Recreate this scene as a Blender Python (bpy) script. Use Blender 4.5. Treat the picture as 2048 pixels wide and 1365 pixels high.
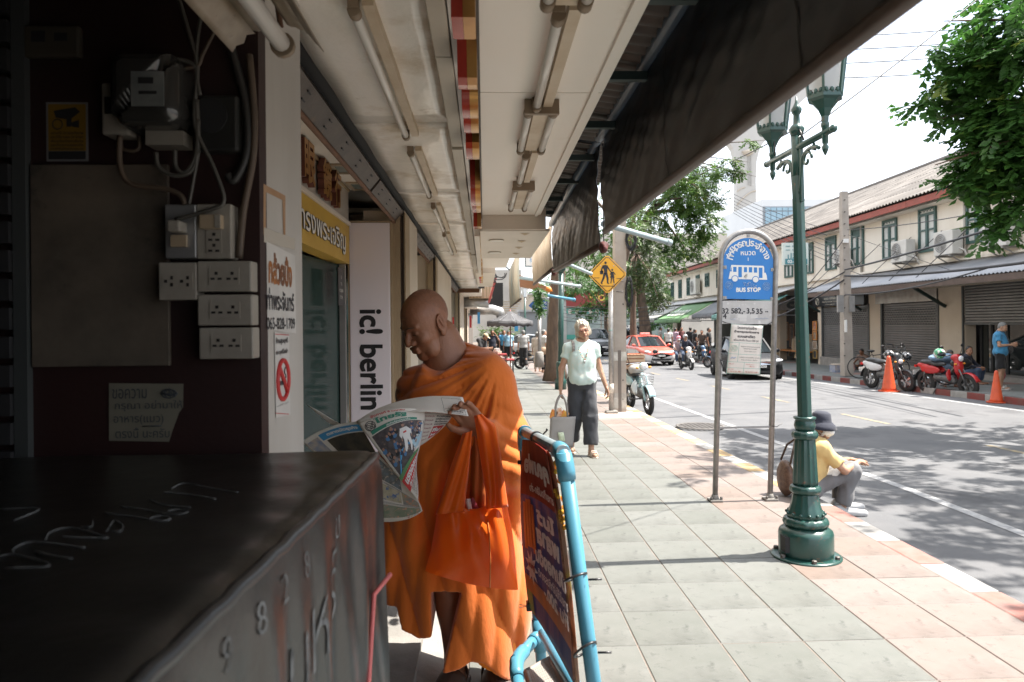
import bpy,bmesh,math,random
import numpy as np
from mathutils import Vector,Matrix,Euler
from mathutils.geometry import delaunay_2d_cdt
random.seed(7); RNG = np.random.default_rng(7)
PI = math.pi; rad = math.radians
for _o in list(bpy.data.objects): bpy.data.objects.remove(_o)
SC = bpy.context.scene
COL = SC.collection

# ------------------------------------------------------------------ camera
FPX,EYE = 1425.0,1.54
_a,_r = rad(2.25),rad(0.55)
CF = np.array([math.sin(_a),math.cos(_a),0.0]); _R = np.array([math.cos(_a),-math.sin(_a),0.0]); _U = np.array([0,0,1.0])
CR = _R*math.cos(_r) - _U*math.sin(_r); CU = _U*math.cos(_r) + _R*math.sin(_r); CC = np.array([0,0,EYE])
cd = bpy.data.cameras.new('camera'); cam = bpy.data.objects.new('camera',cd); COL.objects.link(cam); SC.camera = cam
cd.sensor_width = 36; cd.lens = 36*FPX/2048; cd.shift_y = -(682.5-650)/2048; cd.clip_start = 0.05; cd.clip_end = 3000
M = Matrix(((CR[0],CU[0],-CF[0],0),(CR[1],CU[1],-CF[1],0),(CR[2],CU[2],-CF[2],EYE),(0,0,0,1)))
cam.matrix_world = M
cd.dof.use_dof = True; cd.dof.focus_distance = 4.2; cd.dof.aperture_fstop = 5.6
# ------------------------------------------------------------------ world, sun, exposure
SUN_EL,SUN_AZ = rad(60),rad(87)         # azimuth clockwise from the street direction (+Y)
W = bpy.data.worlds.new('World'); SC.world = W; W.use_nodes = True
wn,wl = W.node_tree.nodes,W.node_tree.links
wn.clear()
wout = wn.new('ShaderNodeOutputWorld'); wbg = wn.new('ShaderNodeBackground'); wbg.inputs[1].default_value = 0.15
sky = wn.new('ShaderNodeTexSky'); sky.sky_type = 'NISHITA'; sky.sun_disc = False
sky.sun_elevation = SUN_EL; sky.sun_rotation = SUN_AZ; sky.dust_density = 3.0; sky.air_density = 1.0
tc = wn.new('ShaderNodeTexCoord'); mp = wn.new('ShaderNodeMapping'); mp.inputs['Scale'].default_value = (1,1,2.2)
nz = wn.new('ShaderNodeTexNoise'); nz.inputs['Scale'].default_value = 2.2; nz.inputs['Detail'].default_value = 8; nz.inputs['Roughness'].default_value = 0.58
rp = wn.new('ShaderNodeValToRGB'); rp.color_ramp.elements[0].position = 0.18; rp.color_ramp.elements[1].position = 0.58
mx = wn.new('ShaderNodeMixRGB'); mx.inputs[2].default_value = (4.6,4.85,5.25,1)
wl.new(tc.outputs['Generated'],mp.inputs[0]); wl.new(mp.outputs[0],nz.inputs[0]); wl.new(nz.outputs[0],rp.inputs[0])
wl.new(rp.outputs[0],mx.inputs[0]); wl.new(sky.outputs[0],mx.inputs[1]); wl.new(mx.outputs[0],wbg.inputs[0]); wl.new(wbg.outputs[0],wout.inputs[0])
sd = bpy.data.lights.new('sun','SUN'); sd.energy = 4.8; sd.angle = rad(0.55); sd.color = (1.0,0.94,0.86)
sun = bpy.data.objects.new('sun',sd); COL.objects.link(sun)
SUNV = Vector((math.cos(SUN_EL)*math.sin(SUN_AZ),math.cos(SUN_EL)*math.cos(SUN_AZ),math.sin(SUN_EL)))
sun.rotation_euler = SUNV.to_track_quat('Z','Y').to_euler(); sun.location = SUNV*60
vs = SC.view_settings; vs.view_transform = 'Standard'; vs.look = 'None'; vs.gamma = 1; vs.exposure = 1.56; vs.use_curve_mapping = False
SC.render.engine = 'CYCLES'; cy = SC.cycles; cy.use_denoising = True; cy.max_bounces = 8; cy.diffuse_bounces = 5; cy.glossy_bounces = 4
cy.transmission_bounces = 6; cy.transparent_max_bounces = 8; cy.sample_clamp_indirect = 6; cy.caustics_reflective = False; cy.caustics_refractive = False

# ------------------------------------------------------------------ from a pixel of the 2048 x 1365 photograph to a point of the place
def _ray(px,py): return CF + CR*((px-1024)/FPX) - CU*((py-650)/FPX)
def aY(px,py,Y): d = _ray(px,py); return CC + d*(Y/d[1])
def aX(px,py,X): d = _ray(px,py); return CC + d*(X/d[0])
def aZ(px,py,z=0.0): d = _ray(px,py); return CC + d*((z-EYE)/d[2])
def gz(Y): return 0.0 if Y < 7 else (-0.0165*(min(Y,32)-7))

# ------------------------------------------------------------------ materials
MATS = {}
def pm(name,col,col2=None,scale=8,rough=0.6,metal=0.0,bump=0.0,bscale=60,spec=0.5,detail=6,lo=0.35,hi=0.65,spots=None,trans=0.0,stretch=None,coat=0.0,emit=None,alpha=None,tl=0,coord='Object',sheen=0,dirt=None,sub=0.0):
    if name in MATS: return MATS[name]
    m = bpy.data.materials.new(name); m.use_nodes = True; nt = m.node_tree; n,l = nt.nodes,nt.links
    b = n['Principled BSDF']; b.inputs['Roughness'].default_value = rough; b.inputs['Metallic'].default_value = metal
    b.inputs['Specular IOR Level'].default_value = spec
    b.inputs['Base Color'].default_value = (*col,1); m.diffuse_color = (*col,1)
    if coat: b.inputs['Coat Weight'].default_value = coat; b.inputs['Coat Roughness'].default_value = 0.06
    if trans: b.inputs['Transmission Weight'].default_value = trans
    if sheen: b.inputs['Sheen Weight'].default_value = sheen
    if sub: b.inputs['Subsurface Weight'].default_value = sub; b.inputs['Subsurface Radius'].default_value = (0.012,0.005,0.003); b.inputs['Subsurface Scale'].default_value = 1.0
    if emit: b.inputs['Emission Color'].default_value = (*emit[0],1); b.inputs['Emission Strength'].default_value = emit[1]
    vec = None
    if col2 or bump or spots or dirt:
        t = n.new('ShaderNodeTexCoord'); vec = t.outputs[coord]
        if stretch:
            mpn = n.new('ShaderNodeMapping'); mpn.inputs['Scale'].default_value = stretch; l.new(vec,mpn.inputs[0]); vec = mpn.outputs[0]
    c = None
    def noise(sc,det=6,ro=0.6):
        x = n.new('ShaderNodeTexNoise'); x.inputs['Scale'].default_value = sc; x.inputs['Detail'].default_value = det; x.inputs['Roughness'].default_value = ro; l.new(vec,x.inputs['Vector']); return x
    def ramp(src,a,bb):
        r = n.new('ShaderNodeMapRange'); r.inputs[1].default_value = a; r.inputs[2].default_value = bb; l.new(src,r.inputs[0]); return r.outputs[0]
    def mixc(f,A,B):
        x = n.new('ShaderNodeMixRGB'); l.new(f,x.inputs[0])
        for i,v in ((1,A),(2,B)):
            if isinstance(v,tuple): x.inputs[i].default_value = (*v,1)
            else: l.new(v,x.inputs[i])
        return x.outputs[0]
    if col2: c = mixc(ramp(noise(scale,detail).outputs[0],lo,hi),tuple(col),tuple(col2))
    for sp in ([spots] if isinstance(spots,tuple) else (spots or [])):
        scol,ssc,a,bb = sp
        c = mixc(ramp(noise(ssc,8,0.65).outputs[0],a,bb),c if c else tuple(col),tuple(scol))
    if c: l.new(c,b.inputs['Base Color'])
    if bump:
        bn = n.new('ShaderNodeBump'); bn.inputs['Strength'].default_value = min(1,bump); bn.inputs['Distance'].default_value = 0.01 if bump <= 1 else 0.01*bump
        l.new(noise(bscale,5).outputs[0],bn.inputs['Height']); l.new(bn.outputs[0],b.inputs['Normal'])
    if tl:
        tb_ = n.new('ShaderNodeBsdfTranslucent'); ms = n.new('ShaderNodeMixShader'); ms.inputs[0].default_value = tl; tb_.inputs[0].default_value = (*col,1)
        if c: l.new(c,tb_.inputs[0])
        l.new(b.outputs[0],ms.inputs[1]); l.new(tb_.outputs[0],ms.inputs[2]); l.new(ms.outputs[0],n['Material Output'].inputs[0])
    if alpha is not None: b.inputs['Alpha'].default_value = alpha
    MATS[name] = m; return m

def leafmat(name,c1,c2,c3):
    if name in MATS: return MATS[name]
    m = bpy.data.materials.new(name); m.use_nodes = True; nt = m.node_tree; n,l = nt.nodes,nt.links; b = n['Principled BSDF']
    at = n.new('ShaderNodeAttribute'); at.attribute_name = 'tint'
    r = n.new('ShaderNodeValToRGB'); e = r.color_ramp.elements; e[0].color = (*c1,1); e[1].color = (*c3,1); e[1].position = 1.0; k = r.color_ramp.elements.new(0.6); k.color = (*c2,1)
    l.new(at.outputs['Fac'],r.inputs[0]); l.new(r.outputs[0],b.inputs['Base Color']); b.inputs['Roughness'].default_value = 0.45
    tr = n.new('ShaderNodeBsdfTranslucent'); l.new(r.outputs[0],tr.inputs[0]); mxs = n.new('ShaderNodeMixShader'); mxs.inputs[0].default_value = 0.45
    l.new(b.outputs[0],mxs.inputs[1]); l.new(tr.outputs[0],mxs.inputs[2]); l.new(mxs.outputs[0],n['Material Output'].inputs[0])
    MATS[name] = m; return m

# ------------------------------------------------------------------ mesh building
def ortho(d):
    d = Vector(d).normalized(); u = d.cross(Vector((0,0,1)))
    if u.length < 1e-4: u = Vector((1,0,0))
    u.normalize(); return u,d.cross(u).normalized()
class MB:
    def __init__(s): s.v = []; s.f = []; s.sm = []
    def add(s,v,f,smooth=False):
        o = len(s.v); s.v += [tuple(map(float,p)) for p in v]; s.f += [tuple(i+o for i in q) for q in f]; s.sm += [smooth]*len(f); return s
    def box(s,lo,hi,rot=None,pivot=None):
        x0,y0,z0 = lo; x1,y1,z1 = hi
        v = [(x0,y0,z0),(x1,y0,z0),(x1,y1,z0),(x0,y1,z0),(x0,y0,z1),(x1,y0,z1),(x1,y1,z1),(x0,y1,z1)]
        if rot is not None:
            pv = Vector(pivot) if pivot is not None else (Vector(lo)+Vector(hi))/2; R = Euler(rot).to_matrix(); v = [R@(Vector(p)-pv)+pv for p in v]
        return s.add(v,[(0,3,2,1),(4,5,6,7),(0,1,5,4),(1,2,6,5),(2,3,7,6),(3,0,4,7)])
    def cbox(s,c,d,rot=None): c = Vector(c); d = Vector(d)/2; return s.box(c-d,c+d,rot)
    def bar(s,a,b,w,h=None,up=(0,0,1)):
        h = h or w; a,b = Vector(a),Vector(b); d = (b-a).normalized(); u = d.cross(Vector(up))
        if u.length < 1e-4: u = d.cross(Vector((1,0,0)))
        u.normalize(); k = u.cross(d)
        v = [p+u*sx*w/2+k*sz*h/2 for p in (a,b) for sx,sz in ((-1,-1),(1,-1),(1,1),(-1,1))]
        return s.add(v,[(0,1,2,3),(7,6,5,4),(0,4,5,1),(1,5,6,2),(2,6,7,3),(3,7,4,0)])
    def tube(s,pts,r,n=8,caps=True,smooth=True):
        pts = [Vector(p) for p in pts]; rs = r if isinstance(r,(list,tuple)) else [r]*len(pts)
        u,w = ortho(pts[1]-pts[0]); v = []
        for i,p in enumerate(pts):
            d = (pts[min(i+1,len(pts)-1)]-pts[max(i-1,0)]).normalized()
            u = (u-d*u.dot(d)); u = u.normalized() if u.length > 1e-6 else ortho(d)[0]; w = d.cross(u)
            v += [p+(u*math.cos(2*PI*k/n)+w*math.sin(2*PI*k/n))*rs[i] for k in range(n)]
        f = [(i*n+k,i*n+(k+1)%n,(i+1)*n+(k+1)%n,(i+1)*n+k) for i in range(len(pts)-1) for k in range(n)]
        s.add(v,f,smooth)
        if caps: o = len(s.v)-len(v); s.f += [tuple(o+k for k in range(n))[::-1],tuple(o+(len(pts)-1)*n+k for k in range(n))]; s.sm += [False,False]
        return s
    def lathe(s,prof,c=(0,0,0),n=24,axis='z',smooth=True,mod=None,caps=True):
        v = []
        for (r,h) in prof:
            for k in range(n):
                a = 2*PI*k/n; rr = r*(mod(a,h) if mod else 1); x,y = rr*math.cos(a),rr*math.sin(a)
                p = (x,y,h) if axis == 'z' else ((h,x,y) if axis == 'x' else (y,h,x)); v.append((p[0]+c[0],p[1]+c[1],p[2]+c[2]))
        f = [(i*n+k,i*n+(k+1)%n,(i+1)*n+(k+1)%n,(i+1)*n+k) for i in range(len(prof)-1) for k in range(n)]
        s.add(v,f,smooth)
        if caps:
            o = len(s.v)-len(v)
            if prof[0][0] > 1e-5: s.f.append(tuple(o+k for k in range(n))[::-1]); s.sm.append(False)
            if prof[-1][0] > 1e-5: s.f.append(tuple(o+(len(prof)-1)*n+k for k in range(n))); s.sm.append(False)
        return s
    def ell(s,c,r,n=12,m=8,rot=None):
        R = Euler(rot).to_matrix() if rot else Matrix.Identity(3); c = Vector(c); v = []
        for i in range(m+1):
            t = PI*i/m
            for k in range(n): a = 2*PI*k/n; v.append(c+R@Vector((r[0]*math.sin(t)*math.cos(a),r[1]*math.sin(t)*math.sin(a),-r[2]*math.cos(t))))
        return s.add(v,[(i*n+k,i*n+(k+1)%n,(i+1)*n+(k+1)%n,(i+1)*n+k) for i in range(m) for k in range(n)],True)
    def prism(s,poly,h,fn,smooth=False):
        """poly: 2D outline; fn(u, v, w) -> 3D; w in 0..h"""
        n = len(poly); v = [fn(u,w,0) for u,w in poly]+[fn(u,w,h) for u,w in poly]
        return s.add(v,[tuple(range(n))[::-1],tuple(range(n,2*n))]+[(i,(i+1)%n,n+(i+1)%n,n+i) for i in range(n)],smooth)
    def sheet(s,fn,nu,nv,thick=0.0,smooth=True):
        v = [Vector(fn(i/nu,j/nv)) for j in range(nv+1) for i in range(nu+1)]; W_ = nu+1
        f = [(j*W_+i,j*W_+i+1,(j+1)*W_+i+1,(j+1)*W_+i) for j in range(nv) for i in range(nu)]
        if not thick: return s.add(v,f,smooth)
        nr = [Vector()for _ in v]
        for q in f:
            k = (v[q[1]]-v[q[0]]).cross(v[q[3]]-v[q[0]])
            for i in q: nr[i] += k
        b = [p-(k.normalized()*thick if k.length > 0 else k) for p,k in zip(v,nr)]; N = len(v)
        rim = [i for i in range(nu)]; edges = [(i,i+1) for i in range(nu)]+[(j*W_+nu,(j+1)*W_+nu) for j in range(nv)]+[(nv*W_+i+1,nv*W_+i) for i in range(nu)]+[((j+1)*W_,j*W_) for j in range(nv)]
        return s.add(v+b,f+[tuple(i+N for i in q[::-1]) for q in f]+[(b_,a_,a_+N,b_+N) for a_,b_ in edges],smooth)
    def build(s,name,mat,parent=None,local=False,bevel=0,subsurf=0,auto=None):
        me = bpy.data.meshes.new(name); me.from_pydata(s.v,[],s.f)
        me.polygons.foreach_set('use_smooth',s.sm)
        me.materials.append(mat); o = bpy.data.objects.new(name,me); COL.objects.link(o)
        if parent is not None:
            o.parent = parent
            if not local:
                off = Vector(parent.get('_wl',(0,0,0))); me.transform(Matrix.Translation(-off))
            if parent.parent is not None or '_wl' not in parent.keys(): pass
            o['_wl'] = parent.get('_wl',(0,0,0))
        if bevel:
            b = o.modifiers.new('bevel','BEVEL'); b.width = bevel; b.segments = 2; b.limit_method = 'ANGLE'; b.angle_limit = rad(40)
        if subsurf: q = o.modifiers.new('sub','SUBSURF'); q.levels = q.render_levels = subsurf
        return o
def rawmesh(name,v,f,mat,parent=None,smooth=True,local=True,tint=None):
    v = np.asarray(v,dtype=np.float32); f = np.asarray(f,dtype=np.int32); me = bpy.data.meshes.new(name); k = f.shape[1]
    me.vertices.add(len(v)); me.vertices.foreach_set('co',v.ravel()); me.loops.add(f.size); me.loops.foreach_set('vertex_index',f.ravel())
    me.polygons.add(len(f)); me.polygons.foreach_set('loop_start',np.arange(0,f.size,k,dtype=np.int32))
    me.polygons.foreach_set('use_smooth',np.full(len(f),smooth)); me.update(calc_edges=True); me.validate()
    if tint is not None: a = me.attributes.new('tint','FLOAT','POINT'); a.data.foreach_set('value',np.asarray(tint,dtype=np.float32))
    me.materials.append(mat); o = bpy.data.objects.new(name,me); COL.objects.link(o)
    if parent is not None:
        o.parent = parent
        if not local: me.transform(Matrix.Translation(-Vector(parent.get('_wl',(0,0,0)))))
        o['_wl'] = parent.get('_wl',(0,0,0))
    return o
def tag(o,label=None,cat=None,group=None,kind=None):
    if label: o['label'] = label
    if cat: o['category'] = cat
    if group: o['group'] = group
    if kind: o['kind'] = kind
    return o
def thing(name,label,cat,loc=(0,0,0),rz=0.0,group=None):
    """an Empty at the thing's base; parts are given in place coordinates unless local=True"""
    o = bpy.data.objects.new(name,None); COL.objects.link(o); o.location = loc; o.rotation_euler = (0,0,rz); o.empty_display_size = 0.1
    o['_wl'] = tuple(map(float,loc)); return tag(o,label,cat,group)
def dup(root,loc,rz=None,label=None):
    def cp(o,par):
        c = o.copy(); COL.objects.link(c)
        if par: c.parent = par
        for ch in list(o.children): cp(ch,c)
        return c
    r = cp(root,None); r.location = loc
    if rz is not None: r.rotation_euler = (0,0,rz)
    if label: r['label'] = label
    return r
def struct(name,mb,mat,**k): return tag(mb.build(name,mat,**k),kind='structure')

# ------------------------------------------------------------------ writing: outlines of Blender's own font, filled by winding number
_TX = {}
def glyphs(s,bold=0.0):
    key = (s,bold)
    if key in _TX: return _TX[key]
    c = bpy.data.curves.new('txt','FONT'); c.body = s; c.size = 1; c.resolution_u = 3; o = bpy.data.objects.new('txt',c); COL.objects.link(o)
    dg = bpy.context.evaluated_depsgraph_get(); dg.update(); cu = o.evaluated_get(dg).to_curve(dg); loops = []
    for sp in cu.splines:
        if sp.type != 'BEZIER': loops.append([(p.co[0],p.co[1]) for p in sp.points]); continue
        bp = sp.bezier_points; P = []
        for i in range(len(bp)):
            a,b = bp[i],bp[(i+1)%len(bp)]; p0,p1,p2,p3 = a.co,a.handle_right,b.handle_left,b.co
            straight = (p1-p0).cross(p3-p0).length < 1e-6 and (p2-p0).cross(p3-p0).length < 1e-6
            for k in range(1 if straight else 4): t = k/4; q = p0*(1-t)**3+p1*3*t*(1-t)**2+p2*3*t*t*(1-t)+p3*t**3; P.append((q[0],q[1]))
        loops.append(P)
    o.evaluated_get(dg).to_curve_clear(); bpy.data.objects.remove(o); bpy.data.curves.remove(c)
    L = []
    for P in loops:
        Q = [P[i] for i in range(len(P)) if math.hypot(P[i][0]-P[i-1][0],P[i][1]-P[i-1][1]) > 1e-5]
        if len(Q) > 2: L.append(np.array(Q))
    if bold:
        L2 = []
        for i,Q in enumerate(L):
            d1 = Q-np.roll(Q,1,0); d2 = np.roll(Q,-1,0)-Q; n1 = np.stack([d1[:,1],-d1[:,0]],1); n2 = np.stack([d2[:,1],-d2[:,0]],1)
            n1 /= np.linalg.norm(n1,axis=1,keepdims=True)+1e-9; n2 /= np.linalg.norm(n2,axis=1,keepdims=True)+1e-9; n = n1+n2; n /= np.maximum(np.linalg.norm(n,axis=1,keepdims=True),0.6)
            L2.append(Q+n*bold*_sgn(Q,L))
        L = L2
    if not L: return np.zeros((0,2)),[],[]
    vin = [Vector(p) for Q in L for p in Q]; ed = []; k = 0
    for Q in L: ed += [(k+i,k+(i+1)%len(Q)) for i in range(len(Q))]; k += len(Q)
    vo,_,fo,*_r2 = delaunay_2d_cdt(vin,ed,[],0,1e-6)
    vo = np.array([(p[0],p[1]) for p in vo]); T = np.array([f for f in fo if len(f) == 3])
    C = vo[T].mean(1); wnum = np.zeros(len(C))
    for Q in L:
        A = Q; B = np.roll(Q,-1,0); near = (C[:,0] > Q[:,0].min()) & (C[:,0] < Q[:,0].max()) & (C[:,1] > Q[:,1].min()) & (C[:,1] < Q[:,1].max())
        if not near.any(): continue
        c_ = C[near]; ay,by = A[None,:,1],B[None,:,1]; cr = (B[None,:,0]-A[None,:,0])*(c_[:,1:2]-ay)-(c_[:,0:1]-A[None,:,0])*(by-ay)
        up = (ay <= c_[:,1:2]) & (by > c_[:,1:2]) & (cr > 0); dn = (ay > c_[:,1:2]) & (by <= c_[:,1:2]) & (cr < 0)
        wnum[near] += up.sum(1)-dn.sum(1)
    T = T[np.abs(wnum) > 0.5]; used = np.unique(T); mp_ = -np.ones(len(vo),int); mp_[used] = np.arange(len(used))
    _TX[key] = (vo[used],[tuple(mp_[t]) for t in T],L); return _TX[key]
def _area(Q): return float((Q[:,0]*np.roll(Q[:,1],-1)-np.roll(Q[:,0],-1)*Q[:,1]).sum())
def _sgn(Q,L):
    a = _area(Q); lo,hi = Q.min(0),Q.max(0)
    hole = any(K is not Q and _area(K)*a < 0 and (K.min(0) < lo).all() and (K.max(0) > hi).all() for K in L)
    return (1 if a > 0 else -1)*(-1 if hole else 1)
def text(name,s,fn,mat,parent=None,size=None,width=None,height=None,cx=0.0,cy=0.0,bold=0.0,depth=0.0,local=False,align='c',squash=1.0,mirror=False):
    """writes s; size / width / height scale it, (cx, cy) is its middle in the plane, fn(u, v, w) places it"""
    V,T,L = glyphs(s,bold); lo,hi = V.min(0),V.max(0); k = size if size else (width/(hi[0]-lo[0]) if width else height/(hi[1]-lo[1]))
    ky = height/(hi[1]-lo[1]) if (height and (width or size)) else k*squash
    ox = {'c': (lo[0]+hi[0])/2,'l': lo[0],'r': hi[0]}[align]; mid = (lo[1]+hi[1])/2
    P = [((-1 if mirror else 1)*(x-ox)*k+cx,(y-mid)*ky+cy) for x,y in V]; mb = MB()
    T = [t[::-1] for t in T] if mirror else T
    if depth:
        n = len(P); v = [fn(u,w,depth) for u,w in P]+[fn(u,w,0) for u,w in P]; ec = {}
        for t in T:
            for a,b in ((t[0],t[1]),(t[1],t[2]),(t[2],t[0])): ec[(a,b)] = 1
        sides = [(b,a,a+n,b+n) for a,b in ec if (b,a) not in ec]
        mb.add(v,list(T)); o = mb.build(name,mat,parent,local=local); sd_ = MB().add(v,sides); return o,sd_
    return mb.add([fn(u,w,0) for u,w in P],T).build(name,mat,parent,local=local)
def plane_fn(o,ux,uy,off=0.0):
    o,ux,uy = Vector(o),Vector(ux).normalized(),Vector(uy).normalized(); n = ux.cross(uy)
    return lambda u,v,w=0: o+ux*u+uy*v+n*(w+off)

# ------------------------------------------------------------------ soft bodies: distance fields turned into one skin (surface nets)
def smin(a,b,k):
    h = np.clip(0.5+0.5*(b-a)/k,0,1); return b*(1-h)+a*h-k*h*(1-h)
def smax(a,b,k): return -smin(-a,-b,k)
def cone(P,a,b,ra,rb=None):
    rb = ra if rb is None else rb; a = np.asarray(a,np.float32); b = np.asarray(b,np.float32); ab = b-a; pa = P-a
    t = np.clip((pa@ab)/max(1e-9,float(ab@ab)),0,1); return np.sqrt(((pa-t[...,None]*ab)**2).sum(-1))-(ra+(rb-ra)*t)
def flatcone(P,a,b,ra,rb=None,asp=1.0):
    rb = ra if rb is None else rb; a = np.asarray(a,np.float32); b = np.asarray(b,np.float32); ab = b-a; L = float(np.linalg.norm(ab)); ax = ab/L; pa = P-a
    t = pa@ax; rd = np.sqrt(np.maximum(0,((pa-t[...,None]*ax)**2).sum(-1))); tt = np.clip(t/L,0,1); return smax(rd-(ra+(rb-ra)*tt),np.maximum(-t,t-L),0.012)
def ellip(P,c,r,R=None):
    q = P-np.asarray(c,np.float32)
    if R is not None: q = q@np.asarray(R,np.float32)
    r = np.asarray(r,np.float32); k0 = np.sqrt(((q/r)**2).sum(-1)); k1 = np.sqrt(((q/(r*r))**2).sum(-1)); return k0*(k0-1)/np.maximum(k1,1e-6)
def surf(fn,lo,hi,h):
    lo = np.asarray(lo,float); hi = np.asarray(hi,float); n = np.maximum(4,np.ceil((hi-lo)/h).astype(int)+1)
    ax = [lo[i]+h*np.arange(n[i]) for i in range(3)]; G = np.stack(np.meshgrid(*ax,indexing='ij'),-1).astype(np.float32)
    D = fn(G).astype(np.float32); D[0] = D[-1] = np.abs(D).max()*0+1; D[:,0] = D[:,-1] = 1; D[:,:,0] = D[:,:,-1] = 1
    I = D < 0; S = I[:-1,:-1,:-1].astype(np.int8).copy()
    for dx in (0,1):
        for dy in (0,1):
            for dz in (0,1):
                if dx+dy+dz: S += I[dx:n[0]-1+dx,dy:n[1]-1+dy,dz:n[2]-1+dz]
    act = np.argwhere((S > 0) & (S < 8)); idx = -np.ones(S.shape,np.int32); idx[tuple(act.T)] = np.arange(len(act))
    acc = np.zeros((len(act),3)); cnt = np.zeros(len(act)); cor = [(x,y,z) for x in (0,1) for y in (0,1) for z in (0,1)]
    for a in cor:
        for k in range(3):
            if a[k]: continue
            b = list(a); b[k] = 1; da = D[tuple((act+a).T)]; db = D[tuple((act+b).T)]; cr = (da < 0) != (db < 0)
            t = np.where(cr,da/np.where(cr,da-db,1),0); p = np.array(a,float)[None]+t[:,None]*(np.array(b)-np.array(a)); acc[cr] += p[cr]; cnt[cr] += 1
    V = lo+h*(act+acc/np.maximum(cnt,1)[:,None]); F = []
    for k in range(3):
        i,j = (k+1)%3,(k+2)%3; sl0 = [slice(None)]*3; sl1 = [slice(None)]*3; sl0[k] = slice(0,-1); sl1[k] = slice(1,None)
        e = np.argwhere(I[tuple(sl0)] != I[tuple(sl1)]); e = e[(e[:,i] > 0) & (e[:,j] > 0) & (e[:,i] < n[i]-1) & (e[:,j] < n[j]-1)]
        di = np.zeros(3,int); di[i] = 1; dj = np.zeros(3,int); dj[j] = 1
        q = np.stack([idx[tuple((e-di-dj).T)],idx[tuple((e-dj).T)],idx[tuple(e.T)],idx[tuple((e-di).T)]],1)
        s = I[tuple(e.T)]; q[~s] = q[~s][:,::-1]; F.append(q)
    F = np.concatenate(F) if F else np.zeros((0,4),int); return V,F[(F >= 0).all(1)]
def joinvf(parts):
    V,F,k = [],[],0
    for v,f in parts: V.append(v); F.append(f+k); k += len(v)
    return np.concatenate(V),np.concatenate(F)
def wob(P,f,seed=0):
    s = seed*1.7; x,y,z = P[...,0],P[...,1],P[...,2]
    return (np.sin(f*x*1.1+1.3*np.sin(f*z*0.7+s)+s)+np.sin(f*y*1.3+1.1*np.sin(f*x*0.6+2*s)+2.1*s)+np.sin(f*z*0.9+1.2*np.sin(f*y*0.8+s)+s*0.7))/3
# ================================================================== SETTING
asphalt = pm('asphalt',(0.10,0.103,0.109),(0.135,0.136,0.14),1.2,0.85,bump=0.5,bscale=260,spots=((0.05,0.05,0.055),0.7,0.55,0.7))
paint_w = pm('road_paint',(0.34,0.34,0.34),(0.19,0.19,0.195),14,0.7,lo=0.45,hi=0.7)
paint_y = pm('road_paint_yellow',(0.34,0.27,0.15),(0.14,0.13,0.12),9,0.7)
conc = pm('concrete',(0.27,0.255,0.235),(0.20,0.19,0.175),5,0.85,bump=0.35,bscale=120,spots=((0.16,0.15,0.14),2.2,0.6,0.75))
earth = pm('earth',(0.2,0.19,0.17),(0.26,0.25,0.23),0.2,0.9)
def tilemat(nm,c1,c2): return pm(nm,c1,c2,3.5,0.62,bump=0.12,bscale=190,spots=[((c1[0]*.62,c1[1]*.62,c1[2]*.60),1.3,0.50,0.72),((c1[0]*.6,c1[1]*.6,c1[2]*.6),17,0.58,0.72),((c1[0]*1.5,c1[1]*1.5,c1[2]*1.5),130,0.62,0.7),((.05,.05,.045),9,.71,.73)])
tile_g = [tilemat('green_tile',(0.122,0.128,0.115),(0.15,0.153,0.14)),tilemat('green_tile_pale',(0.132,0.137,0.125),(0.157,0.16,0.148)),tilemat('green_tile_dull',(0.108,0.114,0.10),(0.135,0.139,0.126))]
tile_p = [tilemat('pink_tile',(0.178,0.141,0.122),(0.203,0.166,0.149)),tilemat('pink_tile_pale',(0.192,0.157,0.139),(0.212,0.178,0.162)),tilemat('pink_tile_warm',(0.175,0.131,0.108),(0.198,0.156,0.133))]
joint = pm('tile_joint',(0.14,0.115,0.095),(0.20,0.16,0.135),20,0.9)
kw = pm('kerb_white',(0.35,0.34,0.325),(0.24,0.23,0.215),7,0.75,bump=0.2); kr = pm('kerb_red',(0.30,0.115,0.09),(0.24,0.155,0.135),9,0.75,bump=0.2)
kyl = pm('kerb_yellow',(0.42,0.27,0.10),(0.36,0.27,0.17),8,0.75,bump=0.2)
kdr = pm('kerb_dark_red',(0.22,0.045,0.04),(0.17,0.07,0.06),6,0.8); kdw = pm('kerb_grey_white',(0.36,0.35,0.33),(0.26,0.25,0.24),5,0.8)
YS = [-30,-12,-4,0,3,5,7]+list(range(9,33,2))+[32,36,44,56,75,100,140]
def strip(x0,x1,dz,ys=YS,xs=None):
    mb = MB(); xs = xs or [x0,x1]; n = len(xs); v = [(x,y,gz(y)+dz) for y in ys for x in xs]
    return mb.add(v,[(j*n+i,j*n+i+1,(j+1)*n+i+1,(j+1)*n+i) for j in range(len(ys)-1) for i in range(n-1)])
g = MB(); g.add([(-600,-200,-0.9),(600,-200,-0.9),(600,1500,-0.9),(-600,1500,-0.9)],[(0,1,2,3)]); struct('ground',g,earth)
struct('road',strip(2.86,11.5,-0.15),asphalt)
side = struct('sidewalk',strip(-0.55,2.75,-0.0045),joint)
fars = struct('far_sidewalk',strip(11.4,20,0.0),pm('far_paving',(0.17,0.185,0.175),(0.13,0.135,0.13),1.5,0.7,spots=((0.24,0.14,0.12),0.5,0.56,0.62)))
struct('cross_street',MB().box((-40,62,-0.9),(60,74,gz(60)-0.155)),asphalt)
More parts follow.
